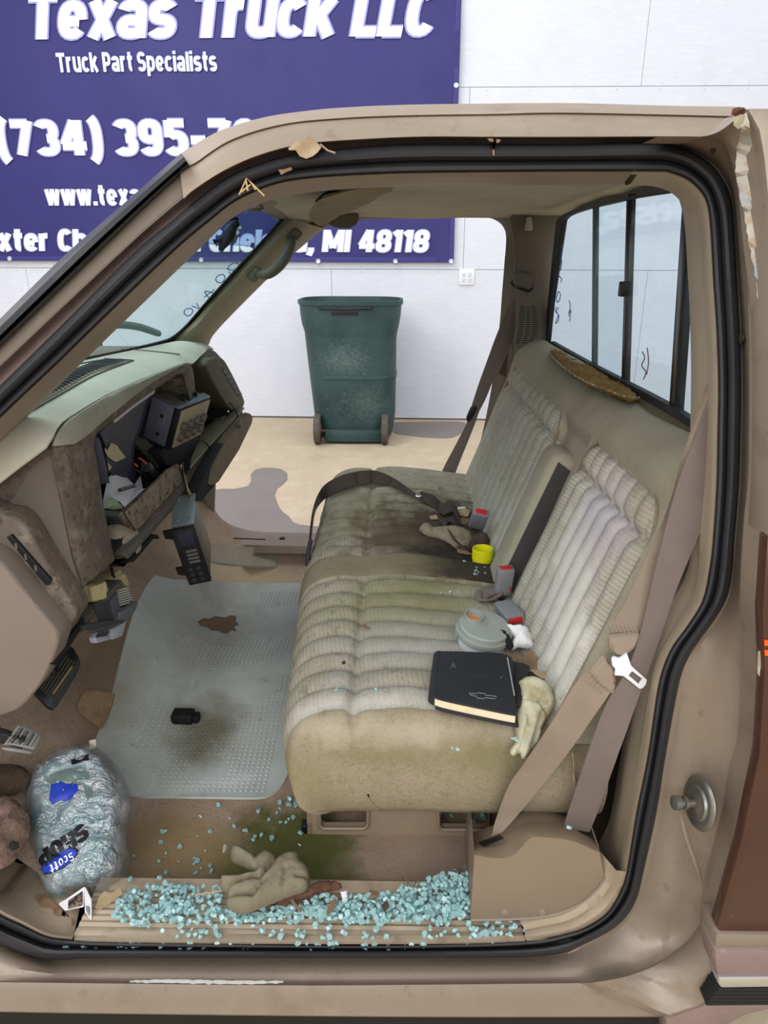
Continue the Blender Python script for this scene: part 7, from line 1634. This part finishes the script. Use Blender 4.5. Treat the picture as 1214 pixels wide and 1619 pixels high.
# far sill bits
o = link('cable_clip', box((.022, .014, .016), Matrix.Translation(P(354, 853, Y=1.53)), .003), M_black, None, P(354, 853, Y=1.53), 30); tag(o, 'small black clip on the far door sill', 'clip')
o = link('sill_rod', tube(crom([P(a, b, Y=1.545) for a, b in ((330, 848), (370, 851), (420, 853))], 14), .0022, 6), M_wire, None, P(370, 851, Y=1.545), 60); tag(o, 'thin dark rod lying along the far door sill', 'rod')
o = link('rubber_plug', lathe([(.001, .006), (.009, .005), (.011, 0)], Matrix.Translation(P(446, 852, Y=1.53)), 16), M_black, None, P(446, 852, Y=1.53), 40); tag(o, 'round black rubber plug on the far door sill', 'plug')
# grey object beyond the rear window, the bed rail
o = tp('bed_rail', box((1.2, .06, .05), Matrix.Translation((1.15, .12, 1.02)), .01), mk('grey_rail', (120, 126, 128), .5), 30)

# ================================================================= BROKEN GLASS
def glassfrag():
    m = bpy.data.materials.new('tempered_glass'); m.use_nodes = True; N = NT(m); b = N.n['Principled BSDF']
    b.inputs['Base Color'].default_value = lin((196, 234, 236)); b.inputs['Roughness'].default_value = .10; b.inputs['IOR'].default_value = 1.4
    b.inputs['Transmission Weight'].default_value = .55; b.inputs['Specular IOR Level'].default_value = .7
    return m
M_gf = glassfrag()
random.seed(11)
def fragmesh(sd):
    random.seed(sd); n = random.choice((4, 5, 5, 6)); h = random.uniform(.35, .55); ph = random.random() * 6
    V = []
    for k in range(n):
        a = ph + 2 * pi * (k + random.uniform(-.3, .3)) / n; r = random.uniform(.36, .62)
        V.append(Vector((r * cos(a) * 1.15, r * sin(a), -h / 2)))
    V += [Vector((v.x * random.uniform(.82, 1.0), v.y * random.uniform(.82, 1.0), h / 2)) for v in V[:n]]
    F = [list(range(n))[::-1], list(range(n, 2 * n))] + [[k, (k + 1) % n, n + (k + 1) % n, n + k] for k in range(n)]
    me = mesh(V, F); me.materials.append(M_gf); me.shade_flat(); return me
FM = [fragmesh(100 + k) for k in range(10)]
random.seed(21)
zones = [  # polygon in photo pixels, count, pile height
 ([(176, 1442), (205, 1412), (236, 1406), (300, 1404), (352, 1412), (350, 1445), (330, 1462), (280, 1462), (220, 1466), (180, 1462)], 330, .012),
 ([(345, 1440), (400, 1446), (440, 1436), (500, 1424), (500, 1450), (460, 1462), (400, 1462), (350, 1462)], 140, .008),
 ([(492, 1422), (530, 1424), (580, 1424), (620, 1418), (650, 1408), (690, 1398), (716, 1384), (738, 1386), (743, 1404), (744, 1452), (700, 1462), (640, 1462), (560, 1462), (500, 1456)], 720, .020),
 ([(230, 1462), (740, 1462), (800, 1482), (700, 1486), (240, 1484)], 70, .002),
 ([(100, 1492), (830, 1492), (830, 1500), (100, 1502)], 46, .0),
 ([(745, 1458), (860, 1458), (880, 1470), (800, 1486), (745, 1482)], 34, .002),
 ([(215, 1280), (480, 1270), (480, 1340), (330, 1330), (230, 1330)], 26, .0),
 ([(205, 1330), (340, 1330), (340, 1400), (205, 1400)], 18, .0),
 ([(455, 1262), (484, 1262), (484, 1278), (455, 1278)], 10, .002),
 ([(695, 1288), (768, 1292), (766, 1304), (700, 1304)], 10, .0)]
def pip(x, y, q):
    r = False
    for i in range(len(q)):
        x1, y1 = q[i]; x2, y2 = q[i - 1]
        if (y1 > y) != (y2 > y) and x < (x2 - x1) * (y - y1) / (y2 - y1) + x1: r = not r
    return r
LIPY = P(460, 1479, near=.004)
def gsurf(a, b):
    if b > 1486: p = P(a, b, near=-.006); return p, 1
    p = P(a, b, Z=LIPY.z + .003)
    if p.y < .112: return p, 0
    q = zfloor(a, b)
    return (q + Vector((0, 0, .004))) if q.y > .105 else p, 0
frs = []
for poly, cnt, pile in zones:
    xs = [p[0] for p in poly]; ys_ = [p[1] for p in poly]; k = 0
    while k < cnt:
        a, b = random.uniform(min(xs), max(xs)), random.uniform(min(ys_), max(ys_))
        if not pip(a, b, poly): continue
        g = gsurf(a, b); p = g[0] if isinstance(g, tuple) else g
        s = random.uniform(.0055, .0115) * (1.0 if pile else .95)
        dens = noise.noise(Vector((a * .02, b * .03, 3)))
        if pile and dens < -.25 and random.random() < .6: k += 1; continue
        zz = random.random() ** 1.4 * pile * (.5 + .5 * min(1, max(0, (a - 480) / 200)) if a > 480 else 1)
        p = p + Vector((0, 0, zz + s * .25)); frs.append((s, p, random.randrange(10), (random.uniform(-.9, .9), random.uniform(-.9, .9), random.uniform(0, 6.28)))); k += 1
for a, b, s in ((742, 1022, .006), ):
    pass
for _ in range(34):   # crumbs on the seat
    a, b = random.choice(((762, 900), (738, 886), (762, 906), (585, 1092), (540, 1090), (710, 938), (818, 1170), (728, 1185), (824, 1114), (860, 1055)))
    a += random.uniform(-14, 14); b += random.uniform(-3, 3); s = random.uniform(.0035, .006)
    frs.append((s, onseat(a, b, s * .2), random.randrange(10), (random.uniform(-.6, .6), random.uniform(-.6, .6), random.uniform(0, 6))))
for a, b in ((900, 1308), (806, 1470), (962, 1384), (964, 1390), (960, 1378), (966, 1384)):
    p = P(a, b, near=.03); frs.append((.008, p, random.randrange(10), (.3, .4, random.uniform(0, 6))))
frs.sort(key=lambda f: -f[0] / (f[1] - CAM).length * (1 + .5 * (f[1].z > .305)))
from mathutils import Euler
for i, (s, p, k, r) in enumerate(frs[:300]):
    o = bpy.data.objects.new('glass_fragment', FM[k]); COL.objects.link(o)
    o.location = p; o.rotation_euler = r; o.scale = (s, s, s)
    tag(o, 'pale teal fragment of broken safety glass in the cab', 'glass fragment', 'broken safety glass')
V, F = [], []
for s, p, k, r in frs[300:]:
    M = Matrix.LocRotScale(p, Euler(r), (s, s, s)); b = len(V); V += [M @ v.co for v in FM[k].vertices]; F += [[b + i for i in q.vertices] for q in FM[k].polygons]
o = link('broken_glass', mesh(V, F), M_gf, None, P(460, 1440, Z=.3), None); tag(o, 'smaller crumbs of pale teal broken glass along the door sill', 'broken glass'); o['kind'] = 'stuff'
